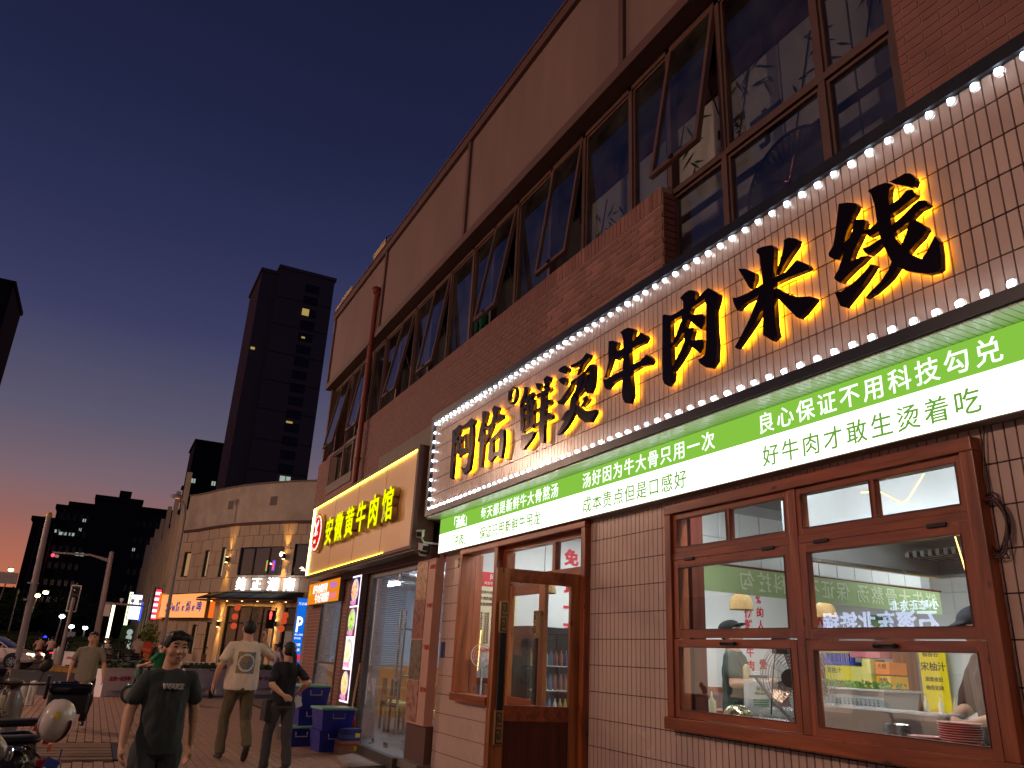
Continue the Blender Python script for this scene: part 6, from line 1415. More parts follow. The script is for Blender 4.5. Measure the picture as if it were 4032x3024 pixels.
def t1x(t):
    lit = ((25.7, 66.9, 1.4, 1.5, m_wy), (26.0, 61.3, .7, .35, m_wy), (25.8, 43.2, 1.2, .4, m_wy), (26.1, 32.0, 1.0, 1.0, m_wl), (27.2, 32.0, .8, 1.0, m_wl), (16.8, 57.2, .8, .5, m_wy))
    for x, z, w, h, m in lit: MB().box(x - w / 2, x + w / 2, 149.85 if x > 17 else 150.9, 149.9 if x > 17 else 150.95, z - h / 2, z + h / 2).build('lit_pane', m, t)
    for z in (33, 39, 45, 51, 57, 63, 69): MB().box(19.44, 30.8, 149.93, 149.99, z, z + .12).build('floor_band', m_tow2, t)
    MB().box(20, 22.5, 155, 158, 75.9, 78).build('lift_room', m_tow, t)
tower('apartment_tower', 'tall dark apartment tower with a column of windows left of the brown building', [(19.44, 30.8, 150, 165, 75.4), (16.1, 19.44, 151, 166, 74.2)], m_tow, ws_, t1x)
random.seed(12); w2 = []
lit2 = {(1, 4), (2, 3), (2, 0), (4, 1), (5, 4), (8, 1), (9, 0), (6, 2)}
for j in range(11):
    for i in range(5):
        w2.append((14.0 + i * 1.55, 200, 44.5 - j * 2.95, .9, 1.3, m_wl if (j, i) in lit2 else m_wd, 'y'))
def t2x(t):
    for j in range(7): MB().box(11.9, 12.9, 203, 206, 41 - j * 2.95 - 4, 41.7 - j * 2.95 - 4).build('balcony', m_conc, t)
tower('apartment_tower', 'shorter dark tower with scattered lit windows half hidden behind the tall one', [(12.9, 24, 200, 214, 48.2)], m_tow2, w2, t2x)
random.seed(31); w3 = []
for (x, z, w, m) in ((-5.3, 20.2, .5, m_wl), (-5.6, 18.6, .35, m_wl), (-8.9, 18.0, .7, m_wl), (-8.0, 17.7, 1.1, m_wl), (-6.7, 17.7, .8, m_wl), (-4.85, 14.6, 1.3, m_wl), (.4, 16.9, .5, m_wy), (-.6, 16.7, .5, m_wd), (.5, 15.7, .3, m_wl), (.1, 14.3, .6, m_wy), (3.1, 16.2, .4, m_wl), (6.4, 18.0, .35, m_wy), (1.0, 13.1, .3, m_wl), (-2.3, 15.7, 1.6, m_wd), (1.6, 6.2, .5, m_wl), (-.8, 8.3, .4, m_wl), (.3, 8.3, .4, m_wl), (-1.8, 10.5, .9, m_wd), (-8.4, 20.2, .4, m_wd), (-8.5, 21.3, .4, m_wd), (5.0, 17.0, .4, m_wd)):
    w3.append((x, 150, z, w, .75, m, 'y'))
for i in range(18):
    for j in range(6): w3.append((-8.8 + i * .98, 150, 20.6 - j * 2.7, .5, 1.1, m_wd, 'y'))
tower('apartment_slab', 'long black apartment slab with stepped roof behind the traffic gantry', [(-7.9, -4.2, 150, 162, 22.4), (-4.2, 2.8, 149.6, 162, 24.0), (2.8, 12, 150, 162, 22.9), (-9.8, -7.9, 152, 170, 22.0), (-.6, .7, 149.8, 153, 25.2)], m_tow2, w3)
def t4x(t):
    for x in (-11.6, -10.9, -9.6): MB().box(x, x + .25, 149.7, 149.95, 4, 19).build('pale_wall_strip', MAT('pale_strip', (70, 64, 66), r=.9), t)  # paler vertical bands down the front of the block
    MB().sph((-8.6, 149, 14.0), .28, 10, 8).build('red_beacon', EM('red_beacon', (255, 60, 90), 3), t)
tower('apartment_slab', 'narrow dark block with pale vertical strips left of the long slab', [(-12.7, -9.9, 150, 165, 19.4)], m_tow2, (), t4x)
tower('apartment_tower', 'dark tower whose edge shows at the left side of the sky', [(-48, -24.6, 150, 165, 59.3)], m_tow2, [(-26, 150, 56 - k * 3, 1.2, 1.4, m_wd, 'y') for k in range(5)])
tower('apartment_slab', 'low dark block on the horizon at the far left below the sunset', [(-30, -13.6, 170, 180, 8.8)], m_tow2)

# trees on the far side of the junction
def tree(x, y, h, r, lab, mat=m_leafd, n=900, leaf=.35, group='trees beyond the junction', trunk=.12):
    t = thing('street_tree', lab, 'tree', (x, y, 0), group=group)
    MB().tube([(x, y, 0), (x + .05, y, h * .4), (x - .05, y, h * .7)], [trunk, trunk * .7, trunk * .35], 8).tube([(x, y, h * .4), (x + r * .4, y, h * .65)], [trunk * .5, trunk * .2], 6).tube([(x, y, h * .45), (x - r * .4, y + .2, h * .68)], [trunk * .5, trunk * .2], 6).build('trunk', m_trimb, t)
    foliage((x, y, h * .68), r, r, h * .34, n, leaf).build('crown', mat, t, kind='stuff')
random.seed(5)
for i, (x, y, h) in enumerate(((-17, 96, 6.5), (-12.5, 104, 7.5), (-8, 98, 6), (-3.5, 108, 7), (1.2, 112, 6.5), (-22, 100, 7))):
    tree(x, y, h, 2.6, ['dark round tree at the far left edge beyond the junction', 'dark tree behind the left street lamp', 'small dark tree between pole and traffic light', 'dark tree behind the traffic light', 'dark tree behind the gantry post', 'dark tree outside the left of the view'][i])
tree(3.0, 55.0, 2.6, .62, 'small bright green round tree in front of the corner building', mat=MAT('bright_foliage', (96, 120, 44), r=.6, var=.3, vs=5), n=700, leaf=.14, group=None or 'small trees by the corner building', trunk=.05)
def hedge(x0, x1, y0, y1, z0, h, lab, n, leaf=.16):
    t = MB()
    t.box(x0 + .15, x1 - .15, y0 + .15, y1 - .15, z0, z0 + h - .15)
    for i in range(n):
        f = random.random(); 
        p = (random.uniform(x0, x1), random.uniform(y0, y0 + .25) if f < .5 else random.uniform(y0, y1), z0 + (random.uniform(0, h) if f < .5 else h + random.uniform(-.15, .1) * (1 + noise.noise(Vector((random.random() * 9, 0, 0))))))
        q = leaf * random.uniform(.5, 1.3); T = Matrix.Translation(p) @ Euler((random.uniform(0, 6), random.uniform(0, 6), random.uniform(0, 6))).to_matrix().to_4x4()
        t.add([(0, 0, 0), (.4 * q, .4 * q, .1 * q), (0, q, 0), (-.4 * q, .4 * q, .1 * q)], [(0, 1, 2, 3)], T)
    tag(t.build('hedge', m_leafd), lab, 'hedge')
hedge(-9, -3.6, 72, 74, -.06, 1.7, 'clipped hedge along the far road behind the white car', 1500)
hedge(-1.5, 2.2, 60, 61.5, -.06, 1.5, 'rounded hedge behind the traffic light pole', 1300)
hedge(-16, -9, 66, 68, -.06, 1.2, 'low hedge at the left edge of the road', 900)
# ------------------------------------------------------------------ people
m_skin = MAT('skin', (206, 158, 130), r=.55, var=.05, vs=8); m_skin2 = MAT('skin_fair', (206, 160, 132), r=.55, var=.05, vs=8)
m_hair = MAT('black_hair', (16, 13, 13), r=.5, var=.3, vs=60, bump=.5, bs=150); m_eye = MAT('dark_eye', (14, 10, 10), r=.2); m_lip = MAT('lip', (158, 92, 82), r=.5)
def V3(*a): return Vector(a)
def limb(a, b, r0, r1, mid=None):
    a, b = Vector(a), Vector(b)
    out = [[(a, (r0,) * 3), (b, (r1,) * 3)]]
    if mid:
        m = a + (b - a) * mid[0]; out = [[(a, (r0,) * 3), (m, (mid[1],) * 3)], [(m, (mid[1],) * 3), (b, (r1,) * 3)]]
    return out
def hand(w, d, n, curl=.5, side=1):
    """w wrist, d direction to the fingertips, n palm normal, side: +1/-1 thumb side"""
    w, d, n = Vector(w), Vector(d).normalized(), Vector(n).normalized(); n = (n - d * n.dot(d)).normalized(); s = d.cross(n) * side
    P_ = [[(w, (.024, .024, .024)), (w + d * .03 + s * .015, (.02,) * 3), (w + d * .085 + s * .028, (.013,) * 3), (w + d * .08 - s * .03, (.012,) * 3), (w + d * .03 - s * .018, (.018,) * 3)]]
    for k, (o, l) in enumerate(((.03, .068), (.011, .078), (-.009, .072), (-.028, .056))):
        b = w + d * .082 + s * o; c1 = curl * .9; p1 = b + (d * math.cos(c1) + n * math.sin(c1)) * l * .5; c2 = curl * 1.9; p2 = p1 + (d * math.cos(c2) + n * math.sin(c2)) * l * .5
        P_ += [[(b, (.0095,) * 3), (p1, (.0088,) * 3)], [(p1, (.0088,) * 3), (p2, (.0075,) * 3)]]
    t0 = w + d * .025 + s * .02; t1 = t0 + (d * .6 + s * .6 + n * .3).normalized() * .042; t2 = t1 + (d * .9 + n * .45).normalized() * .032
    P_ += [[(t0, (.014,) * 3), (t1, (.0105,) * 3)], [(t1, (.0105,) * 3), (t2, (.009,) * 3)]]
    return P_
def person(lab, loc, rz, H, sh=((-.19, 0, 1.40), (.19, 0, 1.40)), el=((-.25, -.02, 1.13), (.25, -.02, 1.13)), wr=((-.27, .06, .89), (.27, .06, .89)),
           hp=((-.09, 0, .90), (.09, 0, .90)), kn=((-.10, .02, .49), (.10, .02, .49)), an=((-.10, 0, .08), (.10, 0, .08)), toe=None,
           shirt=(60, 60, 64), pants=(40, 40, 46), shoe=(30, 30, 34), skin=None, vox=.011, headrot=(0, 0, 0), hem=.86, bulk=1.0, hair='short', hd=None, hz=.0, hairw=1.0, sleeve=.68, leanv=(0, 0), loose=1.0, fine=False, face=True, shortp=False, grp=None, zl=0):
    s = H / 1.72
    t = thing('person', lab, 'person', W=Matrix.Translation(Vector(loc)) @ Matrix.Rotation(rz, 4, 'Z') @ Matrix.Scale(s, 4), group=grp)
    sk = skin or m_skin
    lx, ly = leanv
    hdM = Matrix.Translation((lx, ly, 1.49 + hz)) @ Euler([R(a) for a in headrot]).to_matrix().to_4x4() @ Matrix.Scale(1.07, 4) @ Matrix.Translation((0, 0, -1.52))
    def hp_(p): return hdM @ Vector(p)
    def he(c, r, M=None): return MB().sph(c, r, 16, 12, hdM if M is None else hdM @ M)
    pr_ = [he((0, .0, 1.625), (.074, .092, .095)), he((0, .018, 1.56), (.057, .07, .062)), he((0, .05, 1.532), (.03, .034, .024)), he((0, .062, 1.655), (.052, .03, .026)),
           he((.04, .05, 1.585), (.026, .032, .03)), he((-.04, .05, 1.585), (.026, .032, .03)), he((0, .083, 1.553), (.024, .014, .016)), he((.077, -.006, 1.605), (.011, .02, .032)), he((-.077, -.006, 1.605), (.011, .02, .032))]
    pr_.append([(hp_((0, .088, 1.635)), (.008,) * 3), (hp_((0, .108, 1.592)), (.013,) * 3), (hp_((.011, .095, 1.589)), (.011,) * 3), (hp_((-.011, .095, 1.589)), (.011,) * 3)])
    pr_.append([(hp_((0, -.012, 1.56)), (.056, .06, .05)), (Vector((lx * .8, ly * .8 - .012, 1.42 + hz * .8)), (.07, .068, .04))])
    body = []
    for i in (0, 1):
        body += limb(Vector(sh[i]) + Vector((-sh[i][0] * .12, 0, -.04)), el[i], .04, .040); body += limb(el[i], wr[i], .043, .025, (.3, .041))
        dd = Vector(wr[i]) - Vector(el[i]); hh = (hd[i] if hd else None) or (dd, Vector((-1 if i else 1, .25, 0)), .45)
        body += hand(wr[i], hh[0], hh[1], hh[2], side=(1 if i else -1) * (-1 if (hd and hd[i] and len(hd[i]) > 3) else 1))
    tor = [[(V3(lx * .7, ly * .7, 1.30 + hz * .7), (.12, .07, .1)), (V3(0, 0, .95), (.11, .08, .08))]]
    b = blob('body', pr_ + body + tor, vox if not fine else .0075, sk, t, sm=2)
    if face:
        e = MB(); 
        for x in (-.031, .031): e.sph((x, .0835, 1.627), (.015, .009, .0055), 10, 6, hdM)
        e.build('eyes', m_eye, b, smooth=True, local=True)
        e = MB()
        for x in (-1, 1): e.hull([((x * .018, .092, 1.648), (.006, .004, .004)), ((x * .048, .082, 1.65), (.006, .004, .003))], hdM, 6, 4)
        e.build('eyebrows', m_hair, b, local=True)
        MB().hull([((-.02, .090, 1.556), (.006, .005, .004)), ((0, .0965, 1.557), (.006, .005, .006)), ((.02, .090, 1.556), (.006, .005, .004))], hdM, 8, 5).build('lips', m_lip, b, local=True, smooth=True)
    hw = hairw
    hp2 = [he((0, -.010, 1.664), (.079 * hw, .092, .058)), he((0, -.035, 1.63), (.082 * hw, .074, .085)), he((0, .048, 1.69), (.052, .04, .024))]
    if hair == 'pony':
        hp2 += [he((0, -.03, 1.60), (.08, .072, .08)), [(hp_((0, -.105, 1.60)), (.024,) * 3), (hp_((.0, -.15, 1.54)), (.034,) * 3)], [(hp_((0, -.15, 1.54)), (.034,) * 3), (hp_((.01, -.155, 1.36)), (.028,) * 3)], [(hp_((.01, -.155, 1.36)), (.028,) * 3), (hp_((.015, -.14, 1.22)), (.008,) * 3)]]
    if hair == 'full':
        hp2 += [he((0, -.012, 1.674), (.086, .096, .062)), he((.062, -.012, 1.648), (.029, .062, .05)), he((-.062, -.012, 1.648), (.029, .062, .05)), [(hp_((-.06, .055, 1.69)), (.026,) * 3), (hp_((.055, .06, 1.695)), (.026,) * 3), (hp_((0, .02, 1.715)), (.03,) * 3)], [(hp_((-.052, .064, 1.682)), (.016,) * 3), (hp_((.05, .066, 1.68)), (.016,) * 3), (hp_((0, .03, 1.70)), (.026,) * 3)]]
    if hair == 'cap':
        blob('cap', [he((0, -.005, 1.67), (.086, .1, .06)), he((0, .1, 1.665), (.06, .06, .012))], .01, MAT('cap_cloth', (34, 36, 44), r=.8, var=.15, vs=20), t, sm=2); hp2 = [he((0, -.03, 1.62), (.079, .07, .07))]
    blob('hair', hp2, .009, m_hair, t, sm=2, wr=.004, ws=40)
    B = bulk
    m_sh = MAT('shirt_cloth', shirt, r=.85, var=.06, vs=8, bump=.1, bs=30); m_pt = MAT('trouser_cloth', pants, r=.85, var=.1, vs=8, bump=.1, bs=30); m_so = MAT('shoe_leather', shoe, r=.5, var=.1, vs=10)
    st = [[(V3(lx * .85, ly * .85 - .01, 1.435 + hz * .85), (.07, .07, .012)), (V3(lx * .7 - .15 * B, ly * .7, 1.385 + hz * .7), (.045, .06, .04)), (V3(lx * .7 + .15 * B, ly * .7, 1.385 + hz * .7), (.045, .06, .04)), (V3(lx * .7, ly * .7 + .005, 1.29 + hz * .7), (.165 * B, .115 * B, .08))],
          [(V3(lx * .7, ly * .7 + .005, 1.29 + hz * .7), (.175 * B, .12 * B, .08)), (V3(0, .012, 1.05), (.168 * B * loose, .125 * B, .06))], [(V3(0, .012, 1.05), (.168 * B * loose, .125 * B, .06)), (V3(0, .005, hem), (.18 * B * loose, .13 * B, .015))]]
    for i in (0, 1):
        a, e_ = Vector(sh[i]), Vector(el[i]); m = a + (e_ - a) * sleeve
        st += [[(a + V3(-a.x * .1, 0, -.025), (.056, .062, .05)), (V3(lx * .7 + (a.x) * .5, ly * .7, 1.35 + hz * .7), (.08, .075, .07))], [(a + V3(-a.x * .1, 0, -.025), (.056, .062, .05)), (m, (.064 * loose, .07 * loose, .045))]]
    blob('tshirt', st, vox, m_sh, t, sm=4, wr=.013, ws=11)
    pt_ = [[(V3(0, .0, max(hem + .02, .88)), (.15 * B, .11 * B, .04)), (V3(0, -.005, .84), (.165 * B, .12 * B, .06))]]
    for i in (0, 1):
        h_ = Vector(hp[i]); k_ = Vector(kn[i]); a_ = Vector(an[i]); e_ = k_ + (a_ - k_) * (.96 if not shortp else .1)
        pt_ += [[(h_ + V3(0, 0, -.04), (.096, .1, .09)), (k_, (.072, .074, .06))], [(k_, (.072, .074, .06)), (e_ , (.062, .066, .03))]]
    blob('trousers', pt_, vox, m_pt, t, sm=3, wr=.012, ws=14)
    for i in (0, 1):
        a_ = Vector(an[i]); td = Vector(toe[i]) if toe else Vector((0, .19, -.05))
        up = Vector((0, 0, 1)); q = td.normalized()
        blob('shoe', [[(a_ - q * .035 + V3(0, 0, -.035), (.038, .045, .032)), (a_ + td * .6, (.045, .045, .03)), (a_ + td, (.036, .04, .022))], [(a_ + V3(0, 0, .01), (.04, .045, .035)), (a_ + td * .5, (.04, .04, .03))]], .012, m_so, t, sm=2)
    return t
near = person('man in charcoal T-shirt with a small white word on the chest walking towards the camera', (.535, 6.35, 0), R(186), 1.60, shirt=(56, 64, 66), pants=(62, 68, 72), fine=True, vox=.01, headrot=(-2, -3, 8), hair='full', hem=.83, bulk=.94, loose=1.02, hz=-.02, sh=((-.17, 0, 1.39), (.17, 0, 1.39)),
              el=((-.235, -.08, 1.13), (.235, -.02, 1.12)), wr=((-.26, -.13, .88), (.26, .10, .90)), kn=((-.1, -.06, .49), (.1, .12, .5)), an=((-.1, -.22, .12), (.1, .18, .08)))
TX('WAKE', .068, (-.088, .135, 1.235), (1, 0, 0), (0, 0, 1), m_white, None, bold=.003) if False else None
def chest(t, s, size, x, y, z, mat, flip=False, shear=.15, bold=.002):
    """print on the shirt front: lettering in the person's own frame"""
    W = wm(t); ex = W.to_3x3() @ Vector((-1 if not flip else 1, 0, 0)); ez = W.to_3x3() @ Vector((0, 0, 1)); o = W @ Vector((x, y, z))
    return TX(s, size, o, ex, ez, mat, t, name='print', ext=.05, bold=bold, shear=shear)
chest(near, 'WAKE', .046, .062, .126, 1.285, MAT('pale_print_shirt', (196, 196, 190), r=.8))
wm_ = person('tall man in white T-shirt with round back print and khaki trousers seen from behind', (1.98, 12.2, 0), R(4), 1.88, shirt=(222, 206, 186), pants=(98, 88, 66), shoe=(50, 46, 44), hair='short', hairw=.98, hem=.84, bulk=1.12, loose=1.12, skin=m_skin,
             sh=((-.2, 0, 1.40), (.2, 0, 1.40)), el=((-.30, -.04, 1.12), (.36, .06, 1.24)), wr=((-.33, .04, .90), (.27, .20, 1.46)), hd=(None, ((.02, .02, .1), (-1, .2, 0), 1.0)),
             kn=((-.12, .1, .49), (.13, .02, .47)), an=((-.13, .02, .09), (.13, -.24, .2)), toe=((0, .19, -.05), (0, .08, -.17)), face=False, vox=.012)
MB().bevbox(-.40, -.32, .055, .07, .74, .89, .006).build('phone', m_black2, None) if False else None
ph = MB().bevbox(-.04, .04, -.006, .006, -.075, .075, .005, wm(wm_) @ Matrix.Translation((-.335, .085, .80)) @ Matrix.Rotation(R(30), 4, 'Z'))
tag(ph.build('phone', m_black2), 'black phone in the lowered left hand of the man in white', 'phone')
pb = MB(); pb.box(-.10, .10, -.30, -.10, 1.03, 1.31)
W_ = wm(wm_); m_prA = MAT('back_print_ochre', (150, 132, 92), r=.85, var=.4, vs=40); m_prB = MAT('back_print_grey', (120, 120, 122), r=.85, var=.4, vs=40)
def backprint(t, depth):
    dg = bpy.context.evaluated_depsgraph_get(); sh_ = [c for c in t.children if c.name.startswith('tshirt')][0]
    me = sh_.data; me.materials.append(m_prA); me.materials.append(m_prB); me.materials.append(m_white)
    for p in me.polygons:
        c = p.center
        if p.normal.y < -.3:
            dx, dz = c.x, c.z - 1.17; r = math.hypot(dx, dz * .95)
            if abs(dx) < .115 and abs(dz) < .135: p.material_index = 1 if c.x < .02 else 2
            if .085 < r < .105: p.material_index = 3
            if r < .085 and dz < 0 and abs(dx) < .06: p.material_index = 2
backprint(wm_, 0)
wo_ = person('woman in black polo shirt with a ponytail seen from behind, one hand behind her back', (2.33, 10.95, 0), R(8), 1.60, shirt=(26, 28, 38), pants=(60, 58, 60), hair='pony', hem=.86, bulk=.96, face=False, skin=m_skin2, vox=.012, headrot=(-6, 0, 10),
             sh=((-.17, 0, 1.38), (.17, 0, 1.38)), el=((-.22, -.10, 1.13), (.31, -.08, 1.17)), wr=((-.07, -.20, 1.00), (.21, .1, 1.0)), hd=(((.12, -.03, -.05), (0, 1, 0), .5), None), kn=((-.11, .1, .49), (.1, -.04, .48)), an=((-.12, .08, .08), (.12, -.14, .11)), sleeve=.72)
W_ = wm(wo_)
pp_ = MB().box(-.05, .05, -.002, .002, -.09, .06, W_ @ Matrix.Translation((.24, .10, .93)) @ Matrix.Rotation(R(25), 4, 'Y')).box(-.03, .06, .004, .008, -.08, .05, W_ @ Matrix.Translation((.25, .10, .91)) @ Matrix.Rotation(R(-20), 4, 'Y'))
tag(pp_.build('paper_napkin', m_white), 'crumpled white paper in the right hand of the woman in black', 'paper')
bg_ = MB().bevbox(-.24, -.17, -.05, .16, .66, .94, .02, W_)
tag(bg_.build('dark_bag', m_black2), 'dark bag hanging at the left hip of the woman in black', 'bag')
gm = person('man in plain grey T-shirt and dark trousers walking this way, behind the parked scooters', (.0, 16.4, 0), R(184), 1.63, shirt=(140, 134, 122), pants=(34, 34, 48), hair='short', hem=.82, bulk=1.0, loose=1.04, vox=.013, headrot=(-4, 4, -12),
            kn=((-.13, .06, .49), (.08, .1, .5)), an=((-.1, -.1, .14), (.16, .2, .08)), el=((-.27, -.02, 1.13), (.26, -.06, 1.13)), wr=((-.29, .10, .90), (.28, .02, .9)))
person('man in white T-shirt standing by the green hoarding with his back turned', (2.05, 45.5, 0), R(-10), 1.80, shirt=(210, 186, 168), pants=(50, 46, 50), face=False, vox=.02, bulk=1.1)
person('left one of two people in pale shirts by the dark windows of the corner building', (6.33, 32.3, -.06), R(150), 1.72, shirt=(200, 190, 190), pants=(40, 40, 46), vox=.02, el=((-.25, -.02, 1.13), (.27, .04, 1.15)), wr=((-.27, .06, .89), (.1, .24, 1.15)))
person('right one of two people by the dark windows, white shirt, beside the parking sign', (6.52, 32.6, -.06), R(20), 1.78, shirt=(205, 200, 205), pants=(44, 44, 50), vox=.02, face=False)
person('cook with a dark cap and apron holding a white bag behind the left kitchen window', (5.62, 6.15, .15), R(215), 1.84, shirt=(58, 76, 70), pants=(50, 50, 56), hair='cap', vox=.012, headrot=(14, 0, -20), el=((-.24, .04, 1.16), (.24, .04, 1.16)), wr=((-.10, .28, 1.17), (.14, .3, 1.17)), hd=(((.06, .08, 0), (1, 0, 0), .6), ((-.06, .08, 0), (-1, 0, 0), .6)))
ck = [c for c in bpy.data.objects if c.get('label', '').startswith('cook with')][0]
b = MB(); W_ = wm(ck)
ap = blob('apron', [[(V3(0, .10, 1.28), (.12, .03, .05)), (V3(0, .12, 1.05), (.165, .04, .05))], [(V3(0, .12, 1.05), (.165, .04, .05)), (V3(0, .10, .6), (.18, .05, .04))]], .012, m_apron, ck, sm=2)
bg_ = thing('carrier_bag', 'white paper carrier bag with green print held by the cook', 'bag', (5.50, 5.68, 1.1))
MB().box(5.36, 5.64, 5.70, 5.76, 1.12, 1.42).build('bag_body', m_white, bg_); MB().tube([(5.44, 5.73, 1.42), (5.47, 5.73, 1.50), (5.55, 5.73, 1.50), (5.58, 5.73, 1.42)], .008, 6).build('handle', m_white, bg_)
TX('阿佑', .05, (5.45, 5.695, 1.34), (1, 0, 0), (0, 0, 1), m_green, bg_); TX('鲜烫牛肉米线', .022, (5.43, 5.695, 1.31), (1, 0, 0), (0, 0, 1), m_green, bg_)
for k in range(4): MB().box(5.41, 5.59, 5.694, 5.698, 1.26 - k * .02, 1.268 - k * .02).build('print_line', m_green, bg_)
person('cook in dark top leaning over the counter at the right edge of the kitchen window', (5.32, 3.34, .15), R(60), 1.86, shirt=(74, 50, 46), pants=(50, 50, 56), vox=.012, hair='cap', headrot=(-24, 0, 0), leanv=(0, .05), hz=0, sh=((-.18, .03, 1.39), (.18, .03, 1.39)), el=((-.27, .04, 1.10), (.27, .08, 1.10)), wr=((-.10, .28, 1.02), (.08, .3, 1.03)), sleeve=.95)
# ------------------------------------------------------------------ scooters
m_tyre = MAT('tyre_rubber', (22, 22, 24), r=.8); m_hub = MAT('hub_metal', (140, 140, 142), r=.3, metal=.8)
def scooter(lab, loc, rz, col, rider=None, box=False, mirror=True, lights=False, grp='parked electric scooters', zoff=0, detail=True):
    t = thing('electric_scooter', lab, 'scooter', (loc[0], loc[1], loc[2] if len(loc) > 2 else 0), rz, group=grp)
    mc = MAT('scooter_paint', col, r=.25, coat=.5, var=.05, vs=5)
    for y in (-.56, .62):
        w = MB().lathe((0, y, .23), [(.15, -.045), (.215, -.04), (.23, 0), (.215, .04), (.15, .045)], 24, ax='x', ring=True).build('wheel', m_tyre, t, local=True, smooth=True)
        MB().lathe((0, y, .23), [(.15, -.03), (.15, .03)], 20, ax='x').build('hub', m_hub, w, local=True)
    MB().hull([((0, -.55, .60), (.1, .12, .09)), ((0, -.1, .55), (.11, .1, .1)), ((0, -.12, .36), (.1, .08, .05)), ((0, -.62, .48), (.08, .08, .06))]).build('rear_body', mc, t, local=True, smooth=True)
    MB().bevbox(-.13, .13, -.12, .40, .26, .33, .02).build('footboard', m_black2, t, local=True)
    MB().hull([((0, .38, .34), (.12, .04, .04)), ((0, .50, .78), (.14, .05, .08)), ((0, .46, .92), (.09, .05, .05))]).build('front_shield', mc, t, local=True, smooth=True)
    MB().hull([((0, .62, .45), (.05, .16, .03)), ((0, .66, .42), (.06, .1, .03))]).build('front_mudguard', mc, t, local=True, smooth=True)
    MB().hull([((0, -.62, .76), (.11, .10, .035)), ((0, -.12, .74), (.10, .1, .035))]).build('seat', m_black2, t, local=True, smooth=True)
    h = MB().tube([(0, .52, .80), (0, .42, 1.0)], .03, 8).tube([(-.32, .30, 1.02), (-.12, .42, 1.0), (.12, .42, 1.0), (.32, .30, 1.02)], .014, 8).tube([(-.34, .29, 1.02), (-.22, .355, 1.015)], .02, 8).tube([(.34, .29, 1.02), (.22, .355, 1.015)], .02, 8)
    h.build('handlebar', m_black, t, local=True, smooth=True)
    MB().hull([((0, .50, .96), (.07, .04, .045)), ((0, .44, 1.03), (.09, .05, .03))]).build('headlamp_cowl', mc, t, local=True, smooth=True)
    MB().sph((0, .545, .95), (.045, .02, .035), 12, 8).build('headlight', EM('scooter_headlight', (255, 240, 210), 6) if lights else m_chrome, t, local=True)
    MB().tube([(0, .6, .25), (0, .5, .8)], .03, 8).tube([(-.07, -.56, .23), (-.07, -.45, .5)], .018).tube([(.07, -.56, .23), (.07, -.45, .5)], .018).build('fork', m_black, t, local=True)
    MB().bevbox(-.07, .07, -.78, -.72, .58, .63, .01).build('tail_light', MAT('tail_lens', (170, 30, 30), r=.2) if not lights else EM('tail_lit', (255, 30, 40), 4), t, local=True)
    MB().box(-.07, .07, -.79, -.78, .44, .54, Matrix.Translation((0, -.1, 0)) @ Matrix.Rotation(R(0), 4, 'X')).build('number_plate', MAT('blue_plate', (52, 74, 160), r=.4), t, local=True)
    MB().tube([(-.12, -.72, .78), (-.12, -.80, .83), (.12, -.80, .83), (.12, -.72, .78)], .012, 8).build('grab_rail', m_chrome, t, local=True, smooth=True)
    MB().tube([(.12, -.1, .25), (.18, -.2, .01)], .012).build('side_stand', m_black, t, local=True)
    if mirror:
        for s in (-1, 1):
            MB().tube([(s * .24, .35, 1.02), (s * .27, .36, 1.15)], .007).build('mirror_stem', m_black, t, local=True)
            MB().sph((0, 0, 0), (.055, .018, .075), 14, 8, Matrix.Translation((s * .28, .36, 1.20)) @ Matrix.Rotation(s * .5, 4, 'Y')).build('mirror', m_black2, t, local=True, smooth=True)
    if box:
        b_ = MB().bevbox(-.20, .20, -1.02, -.68, .84, 1.02, .05, seg=3).build('top_box', m_black2, t, local=True)
        MB().bevbox(-.205, .205, -1.03, -.67, 1.02, 1.10, .035, seg=3).build('top_box_lid', MAT('gloss_black', (14, 14, 16), r=.12, coat=1), b_, local=True)
        MB().bevbox(-.05, .05, -1.045, -1.03, 1.0, 1.05, .006).build('latch', m_chrome, b_, local=True)
        MB().bevbox(-.15, .15, -.67, -.64, .96, 1.16, .014).build('backrest', m_black2, t, local=True)
    return t
sA = scooter('black scooter at the bottom left with a white helmet hung at its seat', (-.92, 7.35), R(88), (40, 36, 36))
b = MB().hull([((.14, -.60, .68), (.015, .02, .012)), ((.15, -.1, .60), (.015, .05, .02))]).build('chrome_strip', m_chrome, sA, local=True, smooth=True)
b = MB().hull([((-.14, -.60, .72), (.02, .02, .014)), ((-.15, -.05, .64), (.02, .05, .022))]).build('chrome_strip', m_chrome, sA, local=True, smooth=True)
MB().bevbox(-.05, .05, -.80, -.77, .68, .74, .012).build('reflector', MAT('amber_reflector', (226, 140, 110), r=.3), sA, local=True)
for c_ in list(sA.children):
    if c_.name.startswith('number_plate'): bpy.data.objects.remove(c_)
MB().bevbox(-.055, .055, -.004, .004, -.035, .035, .003, Matrix.Translation((-.10, 7.25, .60)) @ Matrix.Rotation(R(25), 4, 'Z') @ Matrix.Rotation(R(24), 4, 'Y')).build('number_plate', bpy.data.materials['blue_plate'], sA)
MB().tube([(-.02, -.5, .75), (.1, -.62, .70), (.06, -.74, .62)], .008, 6).tube([(.13, -.3, .55), (.16, -.5, .45), (.10, -.66, .40)], .01, 6).build('cable', m_black2, sA, local=True)
MB().hull([((-.10, -.66, .56), (.02, .03, .05)), ((.10, -.66, .56), (.02, .03, .05)), ((0, -.80, .50), (.06, .02, .05))]).build('rear_mudguard', m_black2, sA, local=True, smooth=True)
